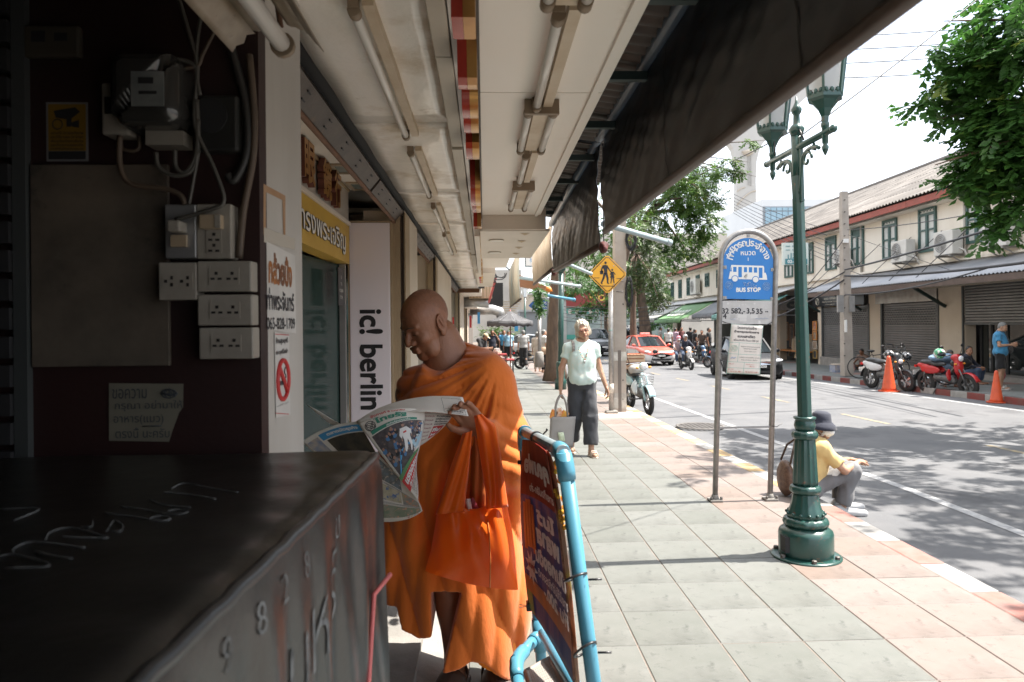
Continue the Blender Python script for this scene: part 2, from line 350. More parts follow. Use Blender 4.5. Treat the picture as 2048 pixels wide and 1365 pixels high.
# paving tiles, one by one
TW = 0.4025; TX0 = -0.085; TY0 = 3.385
def tile_mesh(mat,w,l,nm):
    b = bmesh.new(); bmesh.ops.create_cube(b,size=1,matrix=Matrix.Diagonal((w,l,0.03,1)))
    e = [q for q in b.edges if all(v.co.z > 0 for v in q.verts)]; bmesh.ops.bevel(b,geom=e,offset=0.004,segments=1,affect='EDGES')
    me = bpy.data.meshes.new(nm); b.to_mesh(me); b.free(); me.materials.append(mat); return me
GT = [tile_mesh(m,TW-.005,TW-.005,'paving_tile') for m in tile_g]; PT = [tile_mesh(m,TW-.005,TW-.005,'paving_tile') for m in tile_p]
for r in range(-5,27):
    yc = TY0+(r+0.5)*TW
    for c in range(7):
        o = bpy.data.objects.new('paving_tile',(GT if c < 5 else PT)[random.choice((0,0,1,2))]); COL.objects.link(o); o.parent = side
        sl = 0 if yc < 7 else -0.0165
        o.location = (TX0+(c+0.5)*TW,yc,gz(yc)-0.015+random.uniform(-.0012,.0012)); o.rotation_euler = (math.atan(sl)+random.uniform(-.003,.003),random.uniform(-.003,.003),0)
for nm,ms,c0,c1 in (('paving_tile',tile_g,0,5),('paving_tile',tile_p,5,7)):
    mb = MB()
    for r in list(range(-20,-5))+list(range(27,140)):
        y0 = TY0+r*TW; y1 = y0+TW-.006
        for c in range(c0,c1):
            x0 = TX0+c*TW; mb.add([(x0,y0,gz(y0)),(x0+TW-.006,y0,gz(y0)),(x0+TW-.006,y1,gz(y1)),(x0,y1,gz(y1))],[(0,1,2,3)])
    tag(mb.build(nm,ms[0],side),kind='stuff')
slab = MB().box((1.45,12.2,gz(12.6)-0.004),(2.72,13.1,gz(12.6)+0.006)); slab.build('mortar_patch',pm('mortar',(0.5,0.4,0.34),(0.4,0.34,0.3),6,0.85,bump=0.2),side)
# near kerb
kerb = struct('kerb',strip(2.735,2.755,-0.02),joint)
def kstone(y0,y1,mat,x0=2.74,x1=2.92,par=kerb,nm='kerb_stone'):
    mb = MB(); za,zb = gz(y0),gz(y1)
    mb.add([(x0,y0,za-.3),(x1,y0,za-.3),(x1,y1,zb-.3),(x0,y1,zb-.3),(x0,y0,za),(x1,y0,za),(x1,y1,zb),(x0,y1,zb)],[(0,3,2,1),(4,5,6,7),(0,1,5,4),(1,2,6,5),(2,3,7,6),(3,0,4,7)])
    return mb.build(nm,mat,par,bevel=0.012)
y = -3.74
i = 0
while y < 17:
    m = (kr if i%2 else kw) if y < 5.4 else (kyl if i%2 else kw)
    kstone(y+.003,y+.477,m); y += .48; i += 1
mb = MB(); mb2 = MB()
while y < 60:
    for q,m in ((mb,0),(mb2,1)): q.box((2.74,y,gz(y)-.3),(2.92,y+.48,gz(y))); y += .48
tag(mb.build('kerb_stone',kw,kerb),kind='stuff'); tag(mb2.build('kerb_stone',kyl,kerb),kind='stuff')
kf = struct('far_kerb',strip(11.38,11.6,-0.01),conc)
y = 8.0; i = 0
while y < 46: kstone(y+.003,y+.597,kdr if i%2 else kdw,11.38,11.58,kf); y += .6; i += 1
# markings, grate
struct('lane_line',strip(4.18,4.29,-0.146),paint_w); struct('edge_line',strip(10.55,10.66,-0.146),paint_w)
mb = MB()
for y in range(4,60,4): mb.add([(6.9,y,gz(y)-.146),(7.0,y,gz(y)-.146),(7.0,y+1.6,gz(y+1.6)-.146),(6.9,y+1.6,gz(y+1.6)-.146)],[(0,1,2,3)])
struct('centre_dashes',mb,paint_y)
p = aZ(1400,853,gz(10)-.15); gr = thing('drain_cover','round steel grid cover set in the asphalt near the kerb','manhole cover',tuple(p))
iron = pm('old_iron',(0.12,0.11,0.105),(0.17,0.16,0.15),30,0.7,0.3)
mb = MB()
for k in range(-4,5):
    hw = math.sqrt(max(0.01,.36**2-(k*.08)**2)); mb.box((p[0]+k*.08-.012,p[1]-hw,p[2]+.002),(p[0]+k*.08+.012,p[1]+hw,p[2]+.012)); mb.box((p[0]-hw,p[1]+k*.08-.012,p[2]+.004),(p[0]+hw,p[1]+k*.08+.012,p[2]+.014))
mb.build('grid',iron,gr); MB().lathe([(.36,0),(.36,.013),(.40,.013),(.40,0)],tuple(p),28,caps=False).build('ring',iron,gr)
# edge of the shops: gutter, step, brick floor
mb = MB(); prof = [(-0.095,0.0),(-0.30,0.06),(-0.30,0.10),(-0.52,0.105),(-0.52,-0.2),(-0.095,-0.2)]
mb.prism(prof[::-1],40,lambda u,v,w: (u,-4+w,v)); struct('shop_step',mb,conc)
mb = MB().box((-6,-6,-0.3),(-0.52,60,0.085)); fl = struct('shop_floor',mb,joint)
brk = pm('floor_brick',(0.33,0.1,0.07),(0.25,0.09,0.07),14,0.8,bump=0.3,spots=((0.12,0.1,0.09),5,0.55,0.7))
bm_ = tile_mesh(brk,.1,.2,'brick')
for r in range(22):
    for c in range(5):
        o = bpy.data.objects.new('brick',bm_); COL.objects.link(o); o.parent = fl; o.location = (-.575-c*.108,2.7+r*.208+(c%2)*.1,.0795+random.uniform(-.003,.003)); o.rotation_euler = (random.uniform(-.02,.02),random.uniform(-.02,.02),random.uniform(-.02,.02))

# ================================================================== LEFT: the shop arcade
cream = pm('old_white_paint',(0.76,0.69,0.61),(0.68,0.61,0.52),1.6,0.55,bump=0.05,bscale=40,spots=[((0.45,0.36,0.26),0.9,0.62,0.8),((0.30,0.24,0.18),6,0.7,0.82)])
ceil_m = pm('stained_ceiling',(0.86,0.80,0.72),(0.90,0.85,0.79),2.0,0.20,bump=0.6,bscale=4.5,spots=[((0.62,0.51,0.38),2.3,0.50,0.66),((0.50,0.42,0.34),3.1,0.64,0.72),((0.74,0.52,0.30),1.3,0.66,0.76)])
ceil2_m = pm('white_soffit',(0.90,0.84,0.77),(0.88,0.81,0.73),1.5,0.45,bump=0.04,bscale=30,spots=[((0.55,0.45,0.33),2.2,0.63,0.8)])
steel_d = pm('dirty_steel',(0.095,0.075,0.06),(0.06,0.047,0.038),6,0.6,bump=0.2,spots=((0.15,0.08,0.04),7,0.6,0.75))
rust = pm('rust',(0.19,0.09,0.045),(0.12,0.06,0.035),12,0.85,bump=0.4)
wood_b = pm('tan_wood',(0.40,0.31,0.20),(0.33,0.25,0.16),10,0.55,stretch=(14,14,1))
black = pm('black_matte',(0.012,0.012,0.013),rough=0.7); blackp = pm('black_plastic',(0.02,0.02,0.022),rough=0.35)
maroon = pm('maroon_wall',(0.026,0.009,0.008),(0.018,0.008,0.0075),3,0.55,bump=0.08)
alum = pm('aluminium',(0.48,0.48,0.48),(0.4,0.4,0.4),5,0.42,0.75,bump=0.05)
glassd = pm('shop_glass',(0.03,0.058,0.052),(0.045,0.072,0.066),1.5,rough=0.12,spec=.1)
arc = thing('shophouse','row of old shophouses with a low white arcade ceiling over the pavement','building',(-3,20,0))
ZC = 2.39
# left ceiling boards, each with open joints
ys = [-3.4,-0.9,1.15,3.0,4.55,5.9,8.2,10.6,13.2,16.6]
for a,b in zip(ys,ys[1:]):
    def f(u,v,a=a,b=b): x = -0.537+0.417*u; yy = a+.004+(b-a-.008)*v; return (x,yy,ZC-0.006*math.sin(PI*u)*abs(math.sin(3*yy))-0.004*math.sin(9*yy+4*u))
    MB().sheet(f,6,14,-.012).build('ceiling_board',ceil_m,arc)
MB().box((-0.60,-3.4,ZC+.02),(0.02,17,ZC+.06)).build('black_gap_slab',black,arc)  # solid black slab, its colour stands in for the shade inside the gap
# steel shutter housing along the edge, slotted plates
for a,b in ((-2,1.9),(1.95,4.0),(4.05,6.2),(6.3,9.4),(9.5,16.5)):
    MB().add([(-.575,a,2.362),(-.575,b,2.362),(-.628,b,2.298),(-.628,a,2.298),(-.58,a,2.375),(-.58,b,2.375),(-.64,b,2.305),(-.64,a,2.305)],[(0,3,2,1),(4,5,6,7),(0,1,5,4),(1,2,6,5),(2,3,7,6),(3,0,4,7)]).build('slotted_plate',steel_d,arc)
    mb = MB(); n_ = int((b-a)/.34)
    for k in range(n_):
        for q in (0.3,0.7): yy = a+(k+.5)*.34; mb.cbox((-.575-.053*q,yy,2.362-.064*q-.001),(.010,.036,.006),(0,.88,0))
    tag(mb.build('slot',black,arc),kind='stuff')
MB().tube([(-.640,-2,2.292),(-.640,5.1,2.292)],.012).build('edge_rail',rust,arc)
MB().box((-.655,5.1,2.28),(-.63,16.5,2.31)).build('edge_rail',rust,arc)
# recess soffit between housing and shop fronts
for a,b in ((1.9,5.17),(6.2,8.5),(12.9,16)):
    MB().box((-2.4,a,2.52),(-.645,b,2.56)).build('recess_soffit',ceil2_m,arc)
    MB().box((-.66,a,2.32),(-.647,b,2.519)).build('recess_apron',ceil2_m,arc)
for q in (4.45,5.0):
    fr = MB()
    for d in ((-.84,q-.12,-.80,q+.12),(-.64-.02,0,0,0)):
        pass
    fr = MB().box((-.93,q-.13,2.508),(-.765,q-.105,2.525)).box((-.93,q+.105,2.508),(-.765,q+.13,2.525)).box((-.93,q-.105,2.508),(-.905,q+.105,2.525)).box((-.79,q-.105,2.508),(-.765,q+.105,2.525)).build('recessed_light',pm('tan_trim',(0.45,0.36,0.26),rough=0.5),arc)
    MB().box((-.905,q-.105,2.515),(-.79,q+.105,2.519)).build('pane',pm('louvre_glass',(0.28,0.32,0.30),rough=0.15),fr)
# dark fill: upper storeys, roof over the arcade
up = pm('upper_wall',(0.5,0.47,0.42),(0.42,0.39,0.35),1.0,0.8)
MB().box((-12,-3,2.62),(-0.10,17,9)).build('upper_storey',up,arc); MB().box((-12,17,3.0),(-0.35,58,9)).build('upper_storey',up,arc)
MB().box((-3.2,-3.3,0),(-3.0,17,2.7)).build('back_wall',maroon,arc); MB().box((-3.0,-1.1,0),(0.64,-1.05,2.41)).build('light_block_screen',pm('light_block_dark',(0.03,0.03,0.032),rough=0.7),arc)  # unseen screen added close behind the camera to keep light off the stall
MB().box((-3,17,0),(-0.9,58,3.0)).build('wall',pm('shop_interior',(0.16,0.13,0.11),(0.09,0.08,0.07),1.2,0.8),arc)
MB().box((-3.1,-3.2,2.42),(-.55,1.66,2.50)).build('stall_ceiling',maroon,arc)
# near wall of the stall with its pillar
YW = 1.55
pY0 = aX(525,600,-.48)[1]; pY1 = aX(606,600,-.48)[1]
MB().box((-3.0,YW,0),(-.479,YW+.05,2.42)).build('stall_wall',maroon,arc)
MB().box((-.80,YW+.051,0.085),(-.48,pY1,2.60)).build('pillar',pm('pillar_paint',(0.50,0.475,0.44),(0.43,0.40,0.36),3,0.5,bump=0.1,bscale=25,stretch=(1,1,.25),spots=[((0.36,0.27,0.17),3.0,0.62,0.72),((0.24,0.15,0.09),9,0.70,0.78)]),arc,bevel=.006)
a = aY(52,500,YW-.02); b = aY(25,500,YW-.02)
MB().box((b[0],YW-.02,.1),(a[0],YW-.001,2.4)).build('metal_stile',pm('grey_stile',(0.055,0.06,0.06),rough=0.5),arc)
mb = MB()
for k in range(40): mb.box((-2.6,YW-.03,.1+k*.06),(b[0]-.002,YW-.002,.1+k*.06+.045))
tag(mb.build('slat',pm('dark_slat',(0.03,0.03,0.032),rough=0.5),arc),kind='stuff')
# shop fronts in the recess at X = -.95
XS = -.95
def front(y0,y1,sign=True):
    MB().box((-1.25,y0,2.27),(XS,y1,2.5)).build('sign_board',pm('grey_board',(0.52,0.475,0.42),(0.47,0.42,0.37),2,0.4,spots=((0.36,0.27,0.18),4,0.66,0.8)),arc)
    MB().box((XS-.02,y0,2.49),(XS+.012,y1,2.508)).build('board_trim',wood_b,arc); MB().box((XS-.02,y0,2.25),(XS+.015,y1,2.275)).build('board_trim',cream,arc)
    MB().add([(XS-.38,y0,.10),(XS-.065,y1,.10),(XS-.065,y1,1.975),(XS-.38,y0,1.975),(XS-.39,y0,.10),(XS-.075,y1,.10),(XS-.075,y1,1.975),(XS-.39,y0,1.975)],[(0,1,2,3),(7,6,5,4),(0,4,5,1),(2,6,7,3)]).build('shop_window',glassd,arc)
    for q in (y0+.02,(y0+y1)/2+.1,y1-.03): MB().box((XS-.06,q-.02,.085),(XS-.02,q+.02,1.975)).build('window_post',alum,arc)
    MB().box((XS-.06,y0,.085),(XS-.02,y1,.16)).build('window_sill',alum,arc)
front(1.92,5.08); front(6.2,8.5)
for y0,y1 in ((1.92,5.08),(6.2,8.5)):
    s = thing('shop_sign','yellow shop sign with white outlined letters above the glass front' if y0 < 3 else 'small piece of yellow sign beyond the first brown post','sign',(XS,y0,1.98))
    MB().box((XS-.10,y0,1.98),(XS+.004,y1,2.245)).build('panel',pm('sign_yellow',(0.62,0.40,0.07),(0.58,0.36,0.06),3,0.45),s)
    if y0 < 3:
        c0 = aX(598,455,XS+.005)[1]; c1 = aX(690,500,XS+.005)[1]
        for bold,off,mt in ((0.05,.003,blackp),(0.012,.006,pm('sign_white',(0.8,0.78,0.74),rough=0.5))):
            text('lettering','ทรงพระเจริญ',lambda u,v,w=0,off=off: (XS+.004+off,(c0+c1)/2+u,2.105+v),mt,s,width=(c1-c0)*(1.0+bold*.35),height=.155*(1+bold*.7),bold=bold)
# gold characters above
s = thing('shop_lettering','three raised gold Chinese characters on the grey board over the yellow sign','sign lettering',(XS,4,2.3))
gold = pm('gold_letter',(0.55,0.30,0.08),(0.42,0.2,0.05),9,0.35,0.7); dred = pm('letter_side',(0.12,0.035,0.02),rough=0.5)
for ch,px in (('眼',618),('鏡',653),('行',674)):
    yc = aX(px,330,XS+.04)[1]
    o,sd_ = text('character',ch,lambda u,v,w=0,yc=yc: (XS+.012+w,yc+u,2.40+v),gold,s,height=.225,width=.23 if ch != '行' else .20,bold=.035,depth=.035); sd_.build('character_side',dred,o)
tk = aX(684,570,XS)[1]
s = thing('window_sticker','small black sticker on the edge of the shop window','sticker',(XS,tk,1.6)); MB().box((XS-.012,tk-.09,1.68),(XS-.006,tk+.09,1.93)).build('sheet',blackp,s)
for k in range(4): text('lettering',('15','TH','MODERN','STORE')[k],lambda u,v,w=0,k=k: (XS-.004,tk+u,1.87-.045*k+v),pm('sign_white',(0.8,0.78,0.74)),s,height=.022)
# light box banner
YB = 5.12
b0 = aY(698,446,YB); b1 = aY(783,893,YB)
bn = thing('banner_light_box','tall pale lilac light box with bold black lettering turned on its side','advertising panel',((b0[0]+b1[0])/2,YB,.2))
MB().box((b0[0],YB,.12),(b1[0],YB+.09,b0[2])).build('panel',pm('lilac_panel',(0.86,0.80,0.84),rough=0.35),bn,bevel=.004)
MB().box((b0[0]-.012,YB+.004,.10),(b0[0]-.001,YB+.10,b0[2]+.012)).box((b1[0]+.001,YB+.004,.10),(b1[0]+.014,YB+.10,b0[2]+.012)).box((b0[0],YB+.004,b0[2]+.001),(b1[0],YB+.1,b0[2]+.014)).build('frame',wood_b,bn)
t0 = aY(741,619,YB-.002); t1 = aY(745,820,YB-.002)
text('lettering','ic! berlin',lambda u,v,w=0: ((t0[0]+t1[0])/2+v,YB-.003,(t0[2]+t1[2])/2-u),black,bn,width=t0[2]-t1[2],height=.168,bold=.03)
# posts of the arcade
dk = pm('gap_shade',(0.05,0.035,0.025),(0.08,0.055,0.04),8,0.7)
def post(y0,y1,x=-.57):
    o = MB().box((x-.095,y0,.085),(x-.03,y0+.05,2.34)).build('door_post',wood_b,arc); MB().box((x-.028,y0+.03,.085),(x-.012,y0+.06,2.34)).build('post_gap_shade',dk,o)  # dark strip by the post: shade of the gap put into its colour
    MB().box((x-.30,y0+.052,.085),(x-.002,y1,2.38)).build('pillar',pm('pale_pillar',(0.62,0.55,0.46),(0.56,0.49,0.40),2.5,0.5,spots=((0.4,0.3,0.2),5,0.68,0.8)),arc)
    MB().box((x-.002,y0+.01,.085),(x+.008,y0+.30,2.36)).build('door_jamb',wood_b,arc)
post(5.17,6.2); post(8.5,12.6); post(16.6,20.5); post(24,26)
MB().box((-.98,12.6,.09),(-.94,16.6,2.2)).build('shop_window',glassd,arc)
MB().box((-.72,16.55,2.30),(-.10,16.75,2.385)).build('cross_beam',rust,arc)
# trunking and fascia with the raised letters
for k,(a,b) in enumerate(((-1.5,1.28),(1.29,2.0),(2.01,3.02),(3.03,4.3),(4.31,5.6),(5.61,7.6),(7.61,10),(10.01,13.2))):
    MB().box((-.130,a,2.285+.004*(k%3)),(-.082-.002*(k%2),b-.006,ZC-.001)).build('trunking_cover',pm('trunk_paint',(0.50,0.45,0.37),(0.44,0.38,0.30),3,0.5,spots=((0.27,0.19,0.12),7,0.62,0.74)),arc,bevel=.003)
fs = thing('fascia_sign','long white fascia with raised red and gold letters seen edge on overhead','sign',(-.06,3,2.3))
MB().box((-.080,-1.5,2.30),(-.064,13.3,2.80)).build('board',pm('fascia_white',(0.62,0.58,0.54),(0.5,0.46,0.41),4,0.4),fs)
redl = pm('letter_red',(0.42,0.045,0.025),(0.3,0.03,0.02),6,0.25); goldl = pm('letter_gold',(0.55,0.30,0.09),(0.40,0.20,0.06),9,0.3,0.6)
for k,ch in enumerate('ห้างแว่นตาประเสริฐการแว่น'):
    if ch in '้่ิ': continue
    yc = 0.55+k*.46
    hh,ww = random.uniform(.26,.34),random.uniform(.26,.38)
    o,sd_ = text('raised_letter',ch,lambda u,v,w=0,yc=yc: (-.038+w,yc+u,2.35+v),goldl,fs,height=hh,width=ww,bold=.05,depth=.026); sd_.build('letter_side',goldl,o)
    o2,sd_ = text('letter_base',ch,lambda u,v,w=0,yc=yc: (-.063+w,yc+u,2.35+v),redl,fs,height=hh,width=ww,bold=.05,depth=.0245); bpy.data.objects.remove(o2); sd_.build('letter_back',redl,o)
for k in range(7):
    yc = .35+k*.33; o,sd_ = text('raised_letter','老明光眼鏡公司'[k],lambda u,v,w=0,yc=yc: (-.045+w,yc+u,2.70+v),goldl,fs,height=.2,width=.24,bold=.04,depth=.03); sd_.build('letter_side',redl,o)
# right ceiling: outer white soffit
ZR = 2.29
for a,b in ((-1.5,0.8),(.803,2.30),(2.303,4.86)): MB().box((-.005,a,ZR),(.392,b-.003,ZR+.012)).build('soffit_board',ceil2_m,arc)
MB().box((.352,-1.5,ZR-.012),(.372,4.86,ZR-.001)).build('soffit_moulding',ceil2_m,arc)
MB().box((-.012,-1.5,ZR-.02),(-.006,4.86,ZR+.03)).build('soffit_edge',steel_d,arc)
MB().box((-.005,4.862,ZR-.10),(.43,4.90,ZR+.05)).build('soffit_apron',cream,arc)
# second soffit with downlights
for a,b in ((4.905,6.9),): MB().box((-.02,a,2.185),(.46,b,2.20)).build('soffit_board',cream,arc)
MB().box((-.06,4.9,2.15),(-.025,9,2.36)).build('soffit_edge',cream,arc)
for q in (5.4,6.3): MB().lathe([(.055,2.183),(.06,2.176),(.045,2.176)],(.10,q,0),20).build('downlight',pm('lit_white',(0.8,0.76,0.68),rough=0.4),arc)
for q in (5.0,5.45,5.9,6.4): MB().add([(.26,q,2.182),(.33,q,2.182),(.30,q+.12,2.182)],[(0,2,1)]).build('water_stain_patch',pm('stain',(0.48,0.33,0.17),(0.6,0.5,0.36),20,0.7),arc)
for k,(a,b,x0,x1,z0,z1) in enumerate(((6.9,9.5,-.06,.30,2.30,2.50),(9.6,13,-.10,.16,2.24,2.44),(17,21,-.60,-.06,2.36,2.6),(21,25,-.62,-.22,2.1,2.5),(25.2,31,-.75,-.2,2.15,2.55),(31.5,40,-1,.1,2.2,2.7))):
    MB().box((x0,a,z0),(x1,b,z1)).build('soffit_box',cream if k%2 else ceil2_m,arc)
# ribbed tin sheets over the awning, carried on battens
tin = pm('dark_tin',(0.04,0.034,0.03),(0.06,0.045,0.036),5,0.5,0.5)
for a,b in ((-2.5,.4),(.42,2.0),(2.02,3.6),(3.62,6.1)):
    MB().sheet(lambda u,v,a=a,b=b: (.34+.40*u,a+(b-a)*v,2.50-.06*u+.008*math.sin(2*PI*(a+(b-a)*v)/.076)),2,int((b-a)/.076*6),.004).build('tin_sheet',tin,arc)
for q in np.arange(-1.2,6.2,.62): MB().box((.36,q,2.41),(.62,q+.03,2.44)).build('batten',pm('teal_batten',(0.06,0.09,0.09),rough=0.6),arc)
MB().box((-.2,-3,2.56),(.70,6.2,2.60)).build('roof_deck',black,arc)
# ================================================================== awning curtains
canvas = pm('black_canvas',(0.022,0.027,0.035),(0.033,0.039,0.048),2.2,0.42,bump=0.12,bscale=14,stretch=(1,1,3),spots=((0.052,0.058,0.066),3.4,0.57,0.75))
bluepipe = pm('blue_grey_pipe',(0.12,0.17,0.22),(0.09,0.13,0.17),6,0.35)
def curtain(y0,y1,z0,z1,x,label,mat,nfold,wrink,seed,pipe=True):
    t = thing('awning_curtain',label,'awning',(x,(y0+y1)/2,z0(y0)))
    def f(u,v):
        y = y0+(y1-y0)*u; z = z0(y)+(z1(y)-z0(y))*v; k = math.sin(PI*v)**.5 if 0 < v < 1 else 0
        seam = abs(((y*1.05)%1.0)-.5)
        w = wrink*k*(math.sin(34*y-22*(1-v)*1.4+seed+1.8*math.sin(5*y))*(.35+.65*math.exp(-6*(.5-seam)))+.7*math.sin(15*y+9*v+2*math.sin(3*y+seed))+.5*math.sin(60*y*.4-40*v))
        return (x+w-.018*math.sin(PI*v),y,z)
    MB().sheet(f,int((y1-y0)*46),22,.003).build('canvas',mat,t)
    a,b = z0(y0),z0(y1); MB().tube([(x,y0-.01,a),(x,(y0+y1)/2,z0((y0+y1)/2)),(x,y1+.01,b)],.017,10).build('bottom_bar',pm('brown_bar',(0.07,0.042,0.03),(0.05,0.032,0.024),8,0.5),t)
    for k in range(1,int((y1-y0)/.95)+1): yy = y0+k*.95-.3; MB().sheet(lambda u,v,yy=yy: Vector(f((yy-y0)/(y1-y0),.03+.94*v))+Vector((-.005,.006*(u-.5),0)),1,16).build('seam',pm('seam',(0.012,0.012,0.013),rough=.6),t)
    if pipe: MB().tube([(x-.02,y0-.05,z1(y0)+.01),(x-.02,y1+.05,z1(y1)+.01)],.024,10).build('roller_pipe',bluepipe,t)
    return t
curtain(-2.2,3.47,lambda y: 1.995,lambda y: 2.455,.60,'long black canvas curtain hanging nearest overhead along the pavement edge',canvas,5,.005,0)
curtain(3.60,6.02,lambda y: 1.94+.021*(y-3.6),lambda y: 2.46-.03*(y-3.6),.60,'shorter black canvas curtain beyond the gap, behind the first one',canvas,3,.005,2)
blindm = pm('beige_blind',(0.62,0.55,0.45),(0.52,0.42,0.30),2.5,0.6,spots=((0.45,0.33,0.2),3,.62,.8))
curtain(6.1,8.5,lambda y: 2.02,lambda y: 2.43,.60,'cream canvas blind stained brown, hanging beyond the black curtains',blindm,2,.002,1,False)
curtain(11.0,15.4,lambda y: 1.98-.004*y,lambda y: 2.75,.57,'weathered beige signboard cloth hanging far along the arcade',pm('worn_cloth',(0.60,0.52,0.41),(0.40,0.45,0.42),1.6,0.7,spots=((0.3,0.25,0.2),4,.6,.75)),2,.004,1,False)
for k,(y,z) in enumerate(((3.53,1.93),(6.05,1.99))):
    t = thing('hook_knot',('dark red cloth knot tied at the gap between the two black curtains','small dark red cloth knot at the far end of the black curtain')[k],'cloth',(.6,y,z))
    V,F = surf(lambda P: smin(smin(ellip(P,(0,0,0),(.022,.035,.022)),ellip(P,(0,.025,-.012),(.018,.022,.026)),.01),ellip(P,(.0,-.02,-.02),(.018,.02,.02)),.01)+.004*wob(P,150),(-.05,-.08,-.06),(.05,.08,.06),.005)
    rawmesh('knot',V,F,pm('knot_red',(0.12,0.03,0.025),(0.07,0.03,0.03),30,.8),t); MB().tube([(.6,y,z+.02),(.6,y,2.44)],.003,5).build('cord',blackp,t)
pale_blue = pm('pale_blue_pipe',(0.34,0.42,0.44),rough=0.35); sky_blue = pm('sky_blue_pipe',(0.08,0.24,0.36),rough=0.35)
def pole_thing(a,b,r,mat,label,name='awning_pole',cat='pole'):
    t = thing(name,label,cat,tuple(a)); MB().tube([a,b],r,10).build('pipe',mat,t); MB().tube([Vector(b)-(Vector(b)-Vector(a)).normalized()*.05,b],r*1.25,10).build('end_cap',mat,t)
pole_thing(aY(1205,448,5.2),aY(1341,486,5.6),.021,pale_blue,'pale blue pipe sticking out from under the black curtain towards the road')
pole_thing(aY(1120,522,7),aY(1182,548,8),.018,pale_blue,'white pipe sticking out behind the yellow crossing sign')
pole_thing(aY(1040,556,13),aY(1160,573,14),.03,pale_blue,'pale pipe crossing in front of the tree trunk')
pole_thing(aY(1093,591,14),aY(1149,600,14.5),.03,sky_blue,'bright blue pipe end in front of the tree trunk')

# ================================================================== RIGHT: the row across the road
PHI = rad(1.5); BO = Vector((15.0,20.0,0)); BT = Vector((math.sin(PHI),math.cos(PHI),0)); BN = Vector((-math.cos(PHI),math.sin(PHI),0))
def bp(s,n,z): return BO+BT*s+BN*n+Vector((0,0,z))
def onB(px,py,n=0.0):
    d = Vector(_ray(px,py)); o = Vector(CC)-(BO+BN*n); t = -o.dot(BN)/d.dot(BN); p = o+d*t; return p.dot(BT),p.z+0
def bbox(mb,s0,s1,n0,n1,z0,z1):
    v = [bp(s,n,z) for z in (z0,z1) for s,n in ((s0,n0),(s1,n0),(s1,n1),(s0,n1))]
    return mb.add(v,[(0,1,2,3),(7,6,5,4),(0,4,5,1),(1,5,6,2),(2,6,7,3),(3,7,4,0)])
wallw = pm('far_wall',(0.76,0.71,0.62),(0.68,0.62,0.53),.8,0.8,bump=0.1,bscale=10,stretch=(1,1,.22),spots=[((0.42,0.36,0.29),1.3,0.56,0.76),((0.26,0.22,0.18),3.2,.64,.80)])
wallt = pm('far_wall_tan',(0.58,0.50,0.40),(0.52,0.44,0.35),1.2,0.8,spots=((0.33,0.27,0.2),2,.65,.8))
grn = pm('window_green',(0.035,0.085,0.075),(0.05,0.1,0.09),10,0.5); paneW = pm('pale_shutter',(0.56,0.57,0.54),(0.48,0.49,0.47),3,0.5); dpane = pm('dark_pane',(0.07,0.1,0.1),rough=0.15)
row = thing('shop_row','long two storey shop row with grey corrugated roof and red eave board across the road','building',tuple(bp(10,-4,-.3)))
S0,S1 = -16.0,40.0; ZE = 5.72
OPEN = [(-17,-14.3),]
def part(mb,nm,mt,par=row,**k): return mb.build(nm,mt,par,**k)
part(bbox(MB(),S0,S1,-9,0,3.15,5.62),'upper_wall',wallw)
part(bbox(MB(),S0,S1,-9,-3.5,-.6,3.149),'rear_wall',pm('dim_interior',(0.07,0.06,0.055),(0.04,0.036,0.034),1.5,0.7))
# openings of the ground floor from the picture: (s0, s1, kind)
ops = []
for (x0,x1),kd in (((1930,2075),'glass'),((1764,1877),'B'),((1645,1738),'A'),((1560,1636),'frames')):
    a,_ = onB(x1,690); b,_ = onB(x0,690); ops.append((a,b,kd))
ops.append((ops[-1][1]+1.2,S1-1.5,'market'))
edges = [S0]+[e for o in ops for e in o[:2]]+[S1]
for a,b in zip(edges[0::2],edges[1::2]):
    if b-a > .05: part(bbox(MB(),a,b,-.35,-.004,-.7,3.148),'pier',wallt)
pm('dark_rail',(0.07,0.075,0.075),rough=.5); pm('bracket_grey',(0.3,0.29,0.27),rough=.6)
shm = pm('shutter_grey',(0.20,0.20,0.195),(0.15,0.15,0.145),1.2,0.4,0.5,bump=0.05); shd = pm('shutter_slot',(0.02,0.02,0.022))
valm = pm('tin_valance',(0.42,0.41,0.38),(0.30,0.28,0.25),2.5,0.33,0.7,bump=0.3,bscale=6)
def slats(s0,s1,z0,z1,n,nm,par):
    mb = MB(); k = int((z1-z0)/.085); h = (z1-z0)/k
    for i in range(k):
        z = z0+i*h; v = [bp(s,n+d,zz) for s in (s0,s1) for d,zz in ((0,z),(.03,z+h*.12),(.03,z+h*.75),(0,z+h))]
        mb.add(v,[(0,1,5,4),(1,2,6,5),(2,3,7,6)])
    return tag(mb.build(nm,shm,par),kind='stuff')
